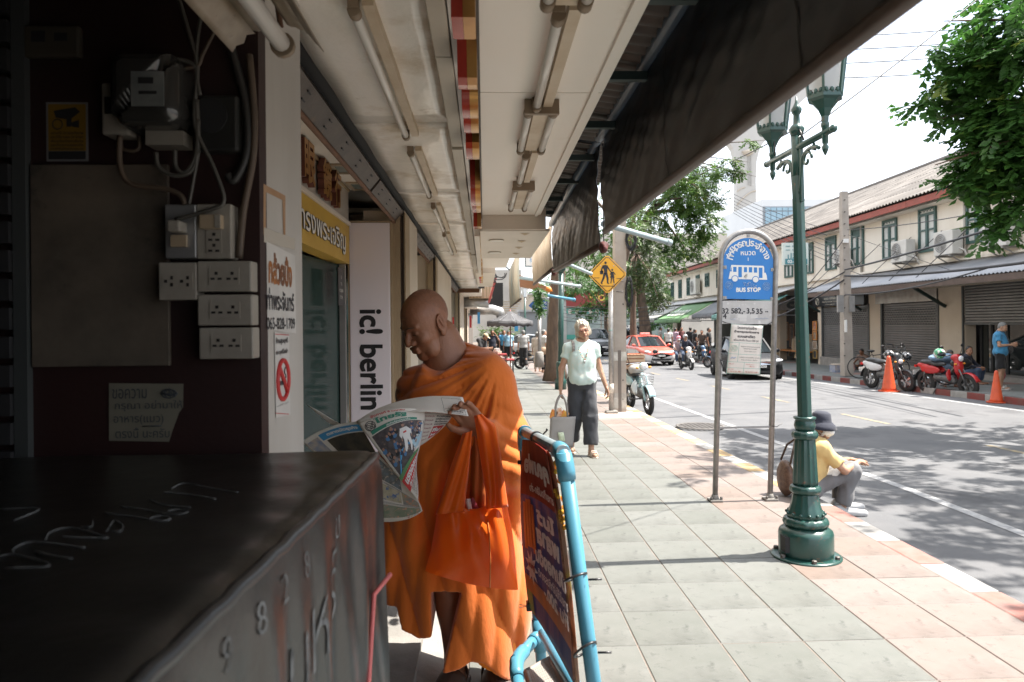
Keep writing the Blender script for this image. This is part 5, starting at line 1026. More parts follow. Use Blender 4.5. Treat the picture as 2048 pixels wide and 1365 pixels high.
def head_fn(P,g=0.0,fem=False,old=0.0):
    D = ellip(P,(0,.014,.032),(.074+g,.094+g,.086+g)); D = smin(D,ellip(P,(0,-.026,-.03),(.061,.063,.078)),.03)
    D = smin(D,ellip(P,(0,-.058,-.092),(.028 if not fem else .022,.026,.022)),.03); D = smin(D,ellip(P,(.034,-.044,-.05),(.025,.03,.033)),.02); D = smin(D,ellip(P,(-.034,-.044,-.05),(.025,.03,.033)),.02)
    D = smin(D,cone(P,(-.034,-.080,.020),(.034,-.080,.020),.011),.016)
    for s in (-1,1): D = smax(D,-ellip(P,(s*.031,-.100,.002),(.019,.016,.011)),.014); D = smin(D,ellip(P,(s*.031,-.0775,.002),(.014,.010,.009)),.005)
    D = smin(D,cone(P,(0,-.086,.010),(0,-.107,-.028),.0075,.0125),.010)
    for s in (-1,1): D = smin(D,ellip(P,(s*.0125,-.096,-.030),(.0085,.010,.008)),.006)
    D = smin(D,cone(P,(-.017,-.090,-.053),(.017,-.090,-.053),.0070),.008); D = smin(D,cone(P,(-.014,-.0895,-.064),(.014,-.0895,-.064),.0075),.007); D = smax(D,-cone(P,(-.02,-.1005,-.0585),(.02,-.1005,-.0585),.003),.004)
    for s in (-1,1):
        D = smin(D,ellip(P,(s*.077,.014,-.006),(.010,.019,.032)),.008); D = smax(D,-ellip(P,(s*.088,.010,-.002),(.007,.010,.019)),.005)
    return D
def human(label,loc,rz,h,J={},shirt=None,pants=None,sleeve=.6,pleg=.95,hair=None,hstyle='short',skin=skinA,shoes=None,group=None,res=.022,hres=.012,face=False,head=(0,0,0),fat=1.0,loose=1.0,hands=True,handdir={},curl=.5,hem=.0,female=False,hs=1.0,legfold=1.0,untuck=True,hat=None,lp=None):
    K = h/1.70
    D0 = dict(pelvis=(0,0,.93),neck=(0,.015,1.43),head=(0,-.015,1.575),shL=(.175,.01,1.385),shR=(-.175,.01,1.385),elL=(.225,.02,1.11),elR=(-.225,.02,1.11),wrL=(.235,-.03,.87),wrR=(-.235,-.03,.87),hipL=(.085,0,.90),hipR=(-.085,0,.90),knL=(.095,-.02,.49),knR=(-.095,-.02,.49),anL=(.095,.02,.085),anR=(-.095,.02,.085),toL=(.115,-.14,.03),toR=(-.115,-.14,.03))
    D0.update(J); J = {k: np.array(v,float)*K for k,v in D0.items()}
    root = thing('person',label,'person',loc,rz,group)
    P0,N0 = J['pelvis'],J['neck']; up = nrm(N0-P0); e1 = J['shL']-J['shR']; e1 = nrm(e1-up*np.dot(e1,up)); e2 = np.cross(up,e1); RT = np.stack([e1,e2,up],1); L = np.linalg.norm(N0-P0)
    hp = J['hipL']-J['hipR']; 
    def torso(P,g=0.0):
        D = ellip(P,P0+up*.68*L-e2*.0,(np.array([.168,.112,.19])*np.array([1,fat,1]))*K+g,RT); D = smin(D,ellip(P,P0+up*.34*L-e2*(.012+.05*(fat-1)),np.array([.148*fat,.116*fat,.18])*K+g,RT),.08*K)
        D = smin(D,ellip(P,P0+up*.03*L,np.array([.165*min(fat,1.15),.122*fat,.13])*K+g,RT),.06*K); D = smin(D,cone(P,J['shL'],J['shR'],.056*K+g),.05*K)
        if female: D = smin(D,ellip(P,P0+up*.62*L-e2*.085*K,np.array([.13,.05,.075])*K+g,RT),.05*K)
        return smin(D,cone(P,N0-up*.07*K,N0+up*.02*K,.075*K+g,.055*K+g),.05*K)
    arms = [(J['sh'+s],J['el'+s],J['wr'+s]) for s in 'LR']; legs = [(J['hip'+s],J['kn'+s],J['an'+s],J['to'+s]) for s in 'LR']
    HR = Euler(head).to_matrix(); HRn = np.array(HR); hc = J['head']; HS = K*hs
    def body(P):
        D = torso(P)
        for a,b,c in arms: D = smin(D,smin(cone(P,a,b,.047*K,.038*K),cone(P,b,c,.038*K,.026*K),.02*K),.03*K)
        for a,b,c,t in legs:
            D = smin(D,smin(cone(P,a,b,.078*K,.053*K),smin(cone(P,b,c,.052*K,.036*K),ellip(P,b+(c-b)*.3+np.array([0,.018,0])*K,np.array([.05,.055,.11])*K),.03*K),.03*K),.04*K)
            hl = c+nrm(c-b)*.05*K-(t-c)*.18; D = smin(D,cone(P,hl,t,.036*K,.028*K),.03*K)
        return smin(D,cone(P,N0,hc-HRn[:,2]*.04*K+HRn[:,1]*.02*K,.052*K,.05*K),.03*K)
    pts = np.array(list(J.values())); lo = pts.min(0)-.20*K; hi = pts.max(0)+.20*K
    pieces = [surf(body,lo,hi,res*K)]
    V,F = surf(lambda P: smin(head_fn(P,fem=female),cone(P,(0,.024,-.05),(0,.035,-.13),.05,.052),.025),(-.11,-.14,-.17),(.11,.13,.14),hres); pieces.append(((V*HS)@HRn.T+hc,F))
    if hands:
        for s,sg in (('L',1),('R',-1)):
            w = J['wr'+s]; dd = nrm(handdir[s][0]) if s in handdir else nrm(w-J['el'+s]); nn = handdir[s][1] if s in handdir else (-sg,0,0); pieces.append(hand_mesh(w,dd,nn,curl,K*1.02,max(.0055,res*.34),side=sg if s not in handdir or len(handdir[s]) < 3 else handdir[s][2]))
    V,F = joinvf(pieces); bo = rawmesh('body',V,F,skin,root)
    HM = Matrix.Translation(Vector(hc))@HR.to_4x4()@Matrix.Scale(HS,4)
    def onhead(mb,nm,mt,par=root): o = mb.build(nm,mt,par,local=True); o.data.transform(HM); return o
    def headsurf(fn,lo,hi,r,nm,mt,par=root): V,F = surf(fn,lo,hi,r); return rawmesh(nm,(V*HS)@HRn.T+hc,F,mt,par)
    if face:
        for s in (-1,1):
            onhead(MB().ell((s*.031,-.0855,.001),(.0125,.004,.0042),10,6),'eye',dark_eye); onhead(MB().tube([(s*.014,-.0915,.021),(s*.03,-.0925,.0255),(s*.047,-.083,.021)],[.002,.003,.0015],6),'eyebrow',hair_b if hair is not hair_w else hair_g)
        onhead(MB().tube([(-.021,-.094,-.0585),(-.008,-.0985,-.0555),(0,-.0985,-.0565),(.008,-.0985,-.0555),(.021,-.094,-.0585)],[.0015,.0042,.0038,.0042,.0015],8).tube([(-.017,-.0945,-.061),(0,-.0985,-.064),(.017,-.0945,-.061)],[.0015,.005,.0015],8),'lips',lipm)
    if hair is not None:
        if hstyle == 'short': headsurf(lambda P: smax(smin(ellip(P,(0,.016,.034),(.081,.101,.094)),ellip(P,(0,.05,-.02),(.06,.055,.06)),.03)+.0035*wob(P,160),.010-(.80*P[...,1]+.62*P[...,2]),.012),(-.1,-.12,-.1),(.1,.13,.14),.011,'hair',hair)
        elif hstyle == 'bob': headsurf(lambda P: smax(smin(ellip(P,(0,.016,.036),(.090,.104,.098)),ellip(P,(0,.02,-.045),(.095,.075,.068)),.04)+.009*wob(P*np.array([1,1,.2],np.float32),170)+.004*wob(P*np.array([1,1,.25],np.float32),330),-smin(ellip(P,(0,-.10,-.045),(.070,.085,.085)),ellip(P,(-.016,-.118,.052),(.052,.064,.046)),.02),.006)+0*P[...,0],(-.13,-.13,-.082),(.13,.14,.16),.007,'hair',hair)
    if hat: hat(onhead,headsurf)
    wb = lambda P,s: .007*K*loose*wob(P,34/K,s)+.004*K*loose*wob(P*np.array([1,1,.5],np.float32),75/K,s+1)
    if shirt is not None:
        wz = P0+up*(hem*K-.015*K)
        def sf(P):
            D = torso(P,.016*K*loose)
            D = smax(D,(P-wz)@(-up).astype(np.float32),.01*K)
            for a,b,c in arms:
                if sleeve <= 1: q = a+(b-a)*sleeve; D = smin(D,flatcone(P,a-(b-a)*.05,q,.060*K*(.9+.1*loose),(.060-.008*sleeve)*K*loose),.035*K)
                else: q = b+(c-b)*(sleeve-1); D = smin(D,smin(cone(P,a,b,.058*K,.048*K),flatcone(P,b,q,.048*K,.040*K),.02*K),.035*K)
            D = D+wb(P,1); return smax(D,-ellip(P,N0+up*.055*K-e2*.03*K,np.array([.075,.085,.075])*K,RT),.012*K)
        V,F = surf(sf,lo,hi,res*.9*K); rawmesh('shirt',V,F,shirt,root)
    if pants is not None:
        def pf_(P):
            D = smax(ellip(P,P0+up*.03*L,np.array([.165*min(fat,1.15),.122*fat,.13])*K+.012*K,RT),(P-(P0+up*.10*K))@up.astype(np.float32),.01*K)
            for a,b,c,t in legs:
                if pleg <= .55: q = a+(b-a)*pleg*1.8; D = smin(D,flatcone(P,a,q,.098*K,.088*K*loose),.05*K)
                else: q = b+(c-b)*(pleg-.5)/.5; D = smin(D,smin(cone(P,a,b,.092*K,.070*K*(lp or loose)),flatcone(P,b,q,.070*K*(lp or loose),.062*K*(lp or loose)),.03*K),.045*K)
            return D+wb(P,3)
        V,F = surf(pf_,lo,hi,res*.9*K); rawmesh('trousers',V,F,pants,root)
    if shoes is not None:
        for s,(a,b,c,t) in zip('LR',legs):
            hl = c+nrm(c-b)*.045*K-(t-c)*.22; hl[2] = min(hl[2],t[2]+.035*K) if abs(nrm(c-b)[2]) > .5 else hl[2]
            V,F = surf(lambda P: smin(cone(P,hl,t+(t-c)*.12,.046*K,.036*K),ellip(P,c*.6+hl*.4,np.array([.045,.05,.055])*K),.03*K),np.minimum(hl,t)-.09,np.maximum(np.maximum(hl,t),c)+.09,.011); rawmesh('shoe',V,F,shoes,root)
    root['J'] = 0; del root['J']
    return root,J,(onhead,headsurf)
def W2(root,p): return root.matrix_basis@Vector(p)
def place(px,py,Y): p = aY(px,py,Y); return (float(p[0]),Y,gz(Y))
# --- woman walking towards us
wloc = (1.165,8.5,gz(8.5))
mint = pm('mint_shirt',(0.50,0.64,0.60),(0.60,0.70,0.66),7,.8,bump=.2,bscale=24,spots=((0.62,0.66,0.60),16,.56,.6)); trou = cloth('charcoal',(0.045,0.048,0.056),.7)
wom,WJ,wh = human('woman with silver bob hair, red glasses and mint blouse walking with a grey bag',wloc,rad(4),1.60,
    dict(pelvis=(0,0,.95),shL=(.158,.01,1.365),shR=(-.158,.01,1.365),head=(.012,-.03,1.585),elR=(-.255,.03,1.10),wrR=(-.275,-.01,.86),elL=(.235,.04,1.11),wrL=(.31,-.02,.86),knR=(-.085,.03,.50),anR=(-.10,.20,.12),toR=(-.12,.07,.04),knL=(.085,-.09,.50),anL=(.085,-.13,.085),toL=(.10,-.29,.03)),
    shirt=mint,pants=trou,sleeve=.52,pleg=.93,hair=hair_w,hstyle='bob',skin=skinB,res=.013,hres=.0055,face=True,head=(rad(6),rad(-13),rad(-6)),fat=1.06,loose=1.12,female=True,hem=-.05,curl=.75,hs=1.04,lp=1.42)
beige = pm('sandal_beige',(.55,.46,.38),rough=.5); rim = pm('glasses_red',(.25,.03,.03),rough=.3)
for s in (-1,1): wh[0](MB().tube([(s*.031+.021*math.cos(q),-.1+.004*abs(math.cos(q)),.0+.016*math.sin(q)) for q in np.linspace(0,2*PI,17)],.0016,5,False).tube([(s*.05,-.096,.004),(s*.075,-.03,.006),(s*.076,.0,.0)],.0014,5),'glasses',rim)
wh[0](MB().tube([(-.01,-.10,.003),(0,-.104,.006),(.01,-.10,.003)],.0015,5),'glasses_bridge',rim)
for s,sd_ in (('L',1),('R',-1)):
    t,c = WJ['to'+s],WJ['an'+s]; hl = np.array([c[0],c[1]+.05,t[2]])
    o = MB(); o.prism([(x,y) for x,y in ((-.04,.06),(.04,.06),(.045,-.06),(.042,-.14),(.015,-.19),(-.03,-.18),(-.045,-.08))][::-1],.02,lambda u,v,w: (t[0]+u+.0,c[1]+.02+v*1.05,max(0.0,t[2]-.035)+w)); o.build('sandal_sole',beige,wom,local=True,bevel=.006)
    MB().tube([(t[0]-.043,t[1]+.035,t[2]-.015),(t[0]-.02,t[1]+.03,t[2]+.035),(t[0]+.02,t[1]+.03,t[2]+.035),(t[0]+.045,t[1]+.035,t[2]-.015)],.011,6).tube([(t[0]-.045,t[1]+.08,t[2]-.015),(t[0]-.02,t[1]+.085,t[2]+.045),(t[0]+.02,t[1]+.085,t[2]+.045),(t[0]+.045,t[1]+.08,t[2]-.015)],.011,6).build('sandal_strap',beige,wom,local=True)
k_ = 1.60/1.7
nk = [(-.062*k_,-.06*k_,1.425*k_),(-.055*k_,-.135*k_,1.33*k_),(-.01*k_,-.170*k_,1.225*k_),(.015*k_,-.172*k_,1.22*k_),(.05*k_,-.142*k_,1.32*k_),(.065*k_,-.06*k_,1.425*k_)]
for i in range(26):
    q = i/25*5; a = int(min(q,4)); p = Vector(nk[a]).lerp(Vector(nk[a+1]),q-a); MB().ell(p,(.0065,)*3,6,5).build('bead',(pm('bead_red',(.4,.05,.03)),pm('bead_green',(.03,.2,.12)),pm('bead_amber',(.5,.25,.05)))[i%3],wom,local=True)
MB().ell((.0,-.178*k_,1.19*k_),(.012,.008,.02),8,6).build('pendant',alum,wom,local=True)
bp_ = pm('strap_pattern',(.10,.09,.08),(.45,.40,.36),45,.8)
MB().sheet(lambda u,v: Vector(((-.115-.012*math.sin(v*3)+.035*(u-.5))*k_,(-.0-.14*math.sin(PI*min(1,v*1.15))**.8+.02)*k_,(1.455-.22*v)*k_)),2,10,.006).build('backpack_strap',bp_,wom,local=True)
# rose print on the blouse
rose = pm('rose_print',(.60,.68,.62),rough=.8)
for cxr,czr,sc in ((-.05,1.16,1.0),(.05,1.06,.8),(.06,1.21,.6)):
    for rr_ in (.02,.038,.056): 
        pass
# grey tote in her hand
hw = W2(wom,WJ['wrR']); hb = Vector((hw[0]-.02,hw[1]-.03,hw[2]-.10)); greyb = cloth('tote_grey',(.36,.34,.325),.9)
bag = thing('tote_bag','grey cloth tote bag with yellow packets inside, hanging from the woman\'s hand','bag',(hb[0],hb[1],hb[2]-.58))
bagf = lambda u,v,s: Vector((hb[0]+(-.15+.30*u)*(1-.05*v)+.012+.03*(1-v),hb[1]+s*(.035*math.sin(PI*u)*(1-.5*v)+.012),hb[2]-.24-.36*v))
for s in (-1,1): MB().sheet(lambda u,v: bagf(u if s < 0 else 1-u,v,s),10,10,.003).build('panel',greyb,bag)
for s in (-1,1): MB().sheet(lambda u,v: Vector((hb[0]+.02+(-.075+.15*(.5-.5*math.cos(PI*v)))*(abs(2*v-1)**.6 if True else 1)+.022*(u-.5),hb[1]+s*.02+.012*s*u,hb[2]-.25+.27*math.sin(PI*v)**.55)),1,20,.003).build('handle',greyb,bag)
ypk = pm('packet_yellow',(.65,.38,.04),(.6,.1,.05),22,.3)
for i,(dx,dz,a) in enumerate(((-.07,.03,.3),(-.02,.05,-.2),(.05,.015,.5))): MB().box((hb[0]+dx-.04,hb[1]-.02,hb[2]-.30+dz),(hb[0]+dx+.05,hb[1]+.02,hb[2]-.19+dz),rot=(0,a,0)).build('packet',(ypk,pm('packet_orange',(.6,.2,.03),(.7,.6,.5),18,.3),ypk)[i],bag,bevel=.012)
MB().sheet(lambda u,v: Vector((hb[0]-.03+.07*u+.02*v,hb[1]-.05-.01*math.sin(5*v),hb[2]-.42-.11*v)),2,4,.002).build('paper_slip',pm('slip_green',(.6,.68,.5),rough=.7),bag)
# --- person sitting on the kerb, seen from behind the lamp
yell = cloth('yellow',(.66,.48,.20),.9); gtr_ = cloth('grey_trousers',(.17,.17,.175),.8); navy = cloth('navy',(.018,.022,.040),.75)
def bucket(onhead,headsurf):
    onhead(MB().lathe([(.012,.150),(.055,.147),(.082,.130),(.092,.085),(.098,.055),(.104,.050),(.135,.022),(.150,-.012),(.146,-.016),(.100,.040)],(0,.012,.0),28),'hat',navy)
def maskf(onhead,headsurf):
    V = MB().sheet(lambda u,v: Vector(((u-.5)*.135*(1-.12*(2*v-1)**2),-.118+.30*((u-.5)*1.35)**2*.52+.018*(v-.25)**2*4-.012*math.sin(PI*u)*math.sin(PI*v),-.003-.085*v)),10,8,.002); onhead(V,'face_mask',pm('mask_white',(.78,.78,.77),(.7,.7,.7),9,.7))
    for s in (-1,1): onhead(MB().tube([(s*.065,-.065,-.015),(s*.080,.01,.015),(s*.083,.025,-.015),(s*.067,-.06,-.075)],.0018,5),'mask_loop',wht)
def hm(o,h): bucket(o,h); maskf(o,h)
sit,SJ,shd_ = human('person in blue bucket hat, white mask and yellow shirt sitting on the kerb',(2.85,6.16,.0),rad(90),1.52,
    dict(pelvis=(0,.05,.10),neck=(-.02,-.06,.56),head=(-.02,-.115,.695),shL=(.165,-.05,.51),shR=(-.165,-.05,.51),elL=(.24,-.27,.30),elR=(-.22,-.24,.30),wrL=(.12,-.47,.335),wrR=(-.02,-.48,.34),hipL=(.09,.03,.10),hipR=(-.09,.03,.10),knL=(.12,-.40,.26),knR=(-.10,-.37,.285),anL=(.12,-.36,-.085),anR=(-.10,-.27,-.085),toL=(.13,-.56,-.135),toR=(-.11,-.46,-.135)),
    shirt=yell,pants=gtr_,sleeve=.75,pleg=.96,skin=skinB,shoes=pm('shoe_pale',(.5,.5,.5),(.4,.4,.4),12,.6),res=.014,hres=.006,face=True,head=(rad(6),0,rad(-50)),fat=1.05,loose=1.2,handdir={'L': ((-.7,-.7,.05),(0,.3,-1)),'R': ((.6,-.75,.05),(0,.3,-1))},curl=.6,hat=hm,hem=-.06)
bb = thing('shoulder_bag','dark brown patterned bag standing behind the person on the kerb','bag',(2.66,6.22,0))
V,F = surf(lambda P: smax(ellip(P,(0,0,.16),(.06,.13,.16)),.0-(P[...,2]-.0),.01)+.004*wob(P,60),(-.14,-.22,-.03),(.14,.22,.4),.014)
rawmesh('body',V,F,pm('bag_brown',(.07,.035,.025),(.14,.08,.05),40,.5),bb); MB().tube([(.0,-.10,.30),(.05,-.07,.46),(.10,.02,.50),(.05,.08,.44),(0,.10,.30)],.010,6).build('handle',pm('bag_strap',(.05,.03,.02),rough=.5),bb,local=True)
# --- man in blue with a phone across the road
poloB = cloth('polo_blue',(.05,.24,.44),.85); blk = cloth('black',(.012,.012,.014),.7)
mb_,BJ,bh = human('grey haired man in blue polo shirt and black shorts looking at his phone',(12.66,17.0,gz(17)),rad(42),1.66,
    dict(head=(0,-.05,1.565),elL=(.20,-.06,1.12),wrL=(.05,-.27,1.16),elR=(-.23,-.02,1.11),wrR=(-.06,-.26,1.13)),shirt=poloB,pants=blk,sleeve=.62,pleg=.50,hair=hair_g,skin=skinB,res=.016,hres=.008,face=True,head=(rad(24),0,0),fat=1.22,loose=1.25,hem=-.09,curl=.8)
for s in 'LR': t,c = BJ['to'+s],BJ['an'+s]; MB().box((t[0]-.055,t[1]-.05,.0),(t[0]+.05,c[1]+.09,.03)).build('sandal',pm('sandal_pale',(.45,.44,.42),rough=.6),mb_,local=True,bevel=.012); MB().tube([(t[0]-.05,t[1]+.05,.03),(t[0],t[1]+.06,.09),(t[0]+.05,t[1]+.05,.03)],.022,6).build('sandal_strap',MATS['sandal_pale'],mb_,local=True)
q = W2(mb_,(np.array(BJ['wrL'])+BJ['wrR'])/2+np.array([0,-.10,.03])); ph = thing('phone','small phone in the hands of the man in blue','phone',tuple(q)); MB().box((-.035,-.07,-.005),(.035,.07,.005),rot=(.7,0,.4)).build('case',blackp,ph,local=True,bevel=.003)
q = W2(mb_,(.06,-.19,.99)); sb_ = thing('sling_bag','grey sling bag across the man in blue','bag',tuple(q)); V,F = surf(lambda P: ellip(P,(0,0,0),(.13,.055,.10))+.004*wob(P,50),(-.18,-.1,-.15),(.18,.1,.15),.015); rawmesh('pouch',V,F,cloth('sling',(.06,.06,.065),.8),sb_); sb_.rotation_euler = (0,.3,rad(42)); k2 = 1.66/1.7
MB().tube([W2(mb_,p) for p in ((.06,-.20,1.08),(-.02,-.17,1.22),(-.09,-.10,1.42),(-.10,.03,1.44),(-.02,.15,1.3))],.016,6).build('strap',MATS['cloth_sling'],sb_).matrix_parent_inverse = sb_.matrix_basis.inverted()@Matrix.Translation(sb_.location)
pb_ = thing('plastic_bag','thin dark red plastic bag beside the legs of the man in blue','bag',tuple(W2(mb_,(.30,.05,.35)))); V,F = surf(lambda P: smin(ellip(P,(0,0,0),(.10,.06,.16)),cone(P,(0,0,.1),(0,0,.45),.05,.02),.05)+.008*wob(P,50),(-.15,-.1,-.22),(.15,.1,.5),.016); rawmesh('bag',V,F,pm('bag_red',(.25,.02,.04),(.35,.05,.08),12,.35),pb_)
# --- other people across the road
SIT = dict(pelvis=(0,.06,.30),neck=(0,-.03,.78),head=(0,-.09,.91),shL=(.175,-.02,.73),shR=(-.175,-.02,.73),elL=(.23,-.18,.50),elR=(-.23,-.18,.50),wrL=(.10,-.36,.45),wrR=(-.10,-.36,.45),hipL=(.09,.03,.28),hipR=(-.09,.03,.28),knL=(.15,-.36,.40),knR=(-.15,-.36,.40),anL=(.13,-.30,.07),anR=(-.13,-.30,.07),toL=(.14,-.48,.03),toR=(-.14,-.48,.03))
FLOOR = dict(SIT); FLOOR.update({k: (v[0],v[1],v[2]-.20) for k,v in SIT.items()}); FLOOR.update(knL=(.26,-.26,.16),knR=(-.26,-.26,.14),anL=(-.08,-.34,.06),anR=(.08,-.38,.06),toL=(-.2,-.40,.05),toR=(.2,-.44,.05),wrL=(.14,-.40,.22),wrR=(-.14,-.42,.24))
human('man in brown shirt sitting cross legged on the pavement by the shutter',place(1726,722,27.0),rad(-62),1.66,FLOOR,shirt=cloth('brown',(.20,.13,.10)),pants=blk,sleeve=.7,hair=hair_b,skin=skinC,res=.024,head=(rad(22),0,0))
human('dark haired man in pale denim leaning over behind the red motorcycle',place(1893,740,18.3),rad(-20),1.68,dict(SIT,neck=(.02,-.14,.74),head=(.03,-.22,.85)),shirt=cloth('denim_pale',(.20,.28,.38)),pants=navy,sleeve=1.7,hair=hair_b,skin=skinC,res=.020,hres=.012,face=True,head=(rad(28),0,0))
human('man in navy jacket sitting with his back to the dark glass shop front',place(1932,735,19.1),rad(35),1.70,SIT,shirt=navy,pants=cloth('jeans',(.05,.08,.14)),sleeve=1.9,hair=hair_b,skin=skinA,res=.022,face=True,head=(rad(4),0,rad(-40)))
for nm,lab,px,Y,w in (('plastic_stool','low grey stool under the man leaning behind the red motorcycle',1893,18.36,.17),('plastic_stool','low dark stool under the man in the navy jacket',1932,19.2,.17)):
    l_ = place(px,740,Y); t = thing(nm,lab,'stool',l_); MB().box((-w,-w,.19),(w,w,.215)).build('seat',pm('stool_grey',(.25,.25,.26),rough=.5),t,local=True,bevel=.02)
    for sx in (-1,1):
        for sy in (-1,1): MB().bar((sx*w*.75,sy*w*.75,.19),(sx*w,sy*w,0),.03).build('leg',MATS['stool_grey'],t,local=True)
for i,(px,Y,col_,lb,w_) in enumerate(((1686,26.2,(.45,.12,.10),'red printed cardboard box beside the man on the pavement',.35),(1678,25.6,(.16,.25,.45),'blue and white box next to the thin concrete pole',.25))):
    l_ = place(px,730,Y); t = thing('cardboard_box',lb,'box',l_); MB().box((-w_,-.2,0),(w_,.2,.26)).build('carton',pm('carton_%d' % i,col_,(.5,.45,.42),7,.7),t,local=True); MB().box((-w_-.01,-.21,.262),(w_*.2,.21,.28)).build('flap',pm('carton_in',(.5,.42,.34),rough=.8),t,local=True)
l_ = place(1735,725,26.6); t = thing('plastic_bag','clear white plastic bag in front of the sitting man','bag',l_); V,F = surf(lambda P: ellip(P,(0,0,.16),(.15,.11,.17))+.02*wob(P,22),(-.22,-.2,-.02),(.22,.2,.4),.025); rawmesh('bag',V,F,pm('bag_clear',(.6,.6,.62),rough=.25,alpha=.7),t)
# --- along the near pavement
A_ = lambda px,Y: place(px,700,Y)
human('man in grey shirt and black trousers walking away down the pavement',A_(1047,31),rad(184),1.70,dict(knL=(.1,-.08,.49),anL=(.1,-.10,.09),toL=(.12,-.27,.03),knR=(-.09,.03,.48),anR=(-.1,.20,.14),toR=(-.12,.06,.04)),shirt=cloth('grey',(.33,.33,.32)),pants=blk,sleeve=.7,hair=hair_g,skin=skinA,shoes=pm('shoe_grey',(.2,.2,.2),rough=.6),res=.024,loose=1.1)
def capf(col): return lambda o,h: (h(lambda P: smax(ellip(P,(0,.016,.04),(.085,.104,.095)),.045-P[...,2],.01),(-.11,-.13,.0),(.11,.14,.16),.012,'cap',col),o(MB().ell((0,-.115,.052),(.062,.075,.008),12,6,rot=(.15,0,0)),'cap_brim',col))
human('stall keeper in black with a beige cap looking down, just past the monk\'s shoulder',A_(962,24.5),rad(62),1.62,dict(neck=(0,-.10,1.38),head=(0,-.19,1.49),elL=(.22,-.12,1.08),wrL=(.10,-.36,1.10),elR=(-.22,-.12,1.08),wrR=(-.06,-.36,1.08)),shirt=blk,pants=blk,sleeve=.9,hair=hair_b,skin=skinA,res=.022,hres=.012,head=(rad(30),0,0),hat=capf(cloth('cap_beige',(.52,.40,.26))),fat=1.2)
human('man in navy shirt holding a phone to his ear among the people ahead',A_(985,33),rad(10),1.72,dict(elL=(.30,-.06,1.22),wrL=(.14,-.08,1.50)),shirt=navy,pants=blk,sleeve=.7,hair=hair_b,res=.03,hres=.016)
human('woman in dark clothes behind the stall, beside the man on the phone',A_(1000,36),rad(-20),1.58,{},shirt=blk,pants=navy,sleeve=.9,hair=hair_b,hstyle='bob',res=.03,hres=.016)
lbl = pm('shirt_sky',(.10,.36,.58),(.45,.6,.68),2.2,.8)
human('man in pale blue and white shirt and black shorts walking towards us under the parasol',A_(1017,34),rad(-5),1.70,dict(knL=(.1,-.07,.49),anL=(.1,-.07,.09),toL=(.12,-.23,.03)),shirt=lbl,pants=blk,sleeve=.75,pleg=.5,hair=hair_b,hat=capf(cloth('cap_dark',(.05,.06,.05))),res=.026,hres=.016,shoes=wht,fat=1.1)
human('man in plain blue shirt half hidden behind the one in blue and white',A_(1008,35.5),rad(12),1.70,{},shirt=cloth('blue_b',(.08,.32,.55)),pants=blk,sleeve=.75,pleg=.5,hair=hair_b,res=.03,hres=.016)
human('woman in cream dress with back turned, beside the street name post',A_(1075,28.5),rad(160),1.60,{},shirt=cloth('cream',(.58,.50,.42)),pants=cloth('cream',(.58,.50,.42)),sleeve=1.4,hair=hair_g,hstyle='bob',res=.028,hres=.016,skin=skinB)
human('man in white shirt with a tan shoulder bag next to the tree trunk',A_(1088,27.5),rad(110),1.68,{},shirt=cloth('white',(.62,.61,.58)),pants=blk,sleeve=.75,hair=hair_g,res=.026,hres=.016,skin=skinB)
t = thing('shoulder_bag','tan shoulder bag on the man by the tree trunk','bag',tuple(Vector(A_(1088,27.3))+Vector((-.02,-.12,.86)))); V,F = surf(lambda P: ellip(P,(0,0,0),(.17,.08,.15))+.01*wob(P,30),(-.22,-.13,-.2),(.22,.13,.2),.025); rawmesh('pouch',V,F,pm('tan_bag',(.36,.24,.15),(.3,.19,.12),10),t)
# --- under the market awnings
cw = [('white shirt man with a dark sling seen from behind under the green awning',1337,40,170,cloth('white',(.62,.61,.58)),blk,hair_b),('woman in purple print top beside the white shirt man',1351,41,120,pm('print_top',(.25,.12,.2),(.5,.4,.45),20),blk,hair_b),('man in dark red under the awning behind the motorcycles',1363,43,20,cloth('wine',(.12,.03,.03)),blk,hair_b),('person in black standing under the grey awning',1381,40,150,blk,blk,hair_b),('tall person in black under the join of the awnings',1390,38.5,100,blk,navy,hair_b),('person in dark brown under the teal awning',1404,37.5,-30,cloth('dkbrown',(.06,.04,.03)),blk,hair_b),('person in black at the edge of the teal awning by the bus stop pipe',1418,36,60,blk,blk,hair_b),('pale shirt man walking far left under the worn awning',1321,45,90,cloth('grey',(.33,.33,.32)),navy,hair_b)]
for lb,px,Y,a,sh_,pt,hr in cw: human(lb,A_(px,Y),rad(a),random.uniform(1.58,1.74),{},shirt=sh_,pants=pt,hair=hr,res=.034,hres=.018,group=None)
# ================================================================== THE MONK, his paper and bag, the blue frame
YM = 3.0
def Q(px,py,Y=YM): return np.array(aY(px,py,Y),float)
skinM = pm('skin_monk',(0.30,0.130,0.068),(0.25,0.104,0.056),11,.45,bump=.22,bscale=150,spots=[((0.15,0.07,0.045),60,.655,.72),((.35,.16,.09),7,.6,.8)],sub=.1)
robeM = pm('robe_ochre',(0.62,0.136,0.003),(0.54,0.112,0.003),5,.8,bump=.35,bscale=34,sheen=.25,stretch=(1,1,.45)); robeI = pm('robe_inner',(0.78,0.22,0.005),(.70,.19,.005),5,.8,bump=.25,bscale=30,sheen=.2)
satin = pm('bag_orange',(0.92,0.175,0.005),(0.86,0.15,0.005),5,.36,tl=.35,bump=.25,bscale=18,sheen=.2,stretch=(1.5,1.5,.3))
monk = thing('person','bald monk in ochre robe reading a newspaper with head bowed','person',(0,YM,0))
off = np.array([0,YM,0])
hc = Q(852,649); HSm = 1.225; HRm = Euler((rad(27),rad(2),rad(-50))).to_matrix(); HRn = np.array(HRm)
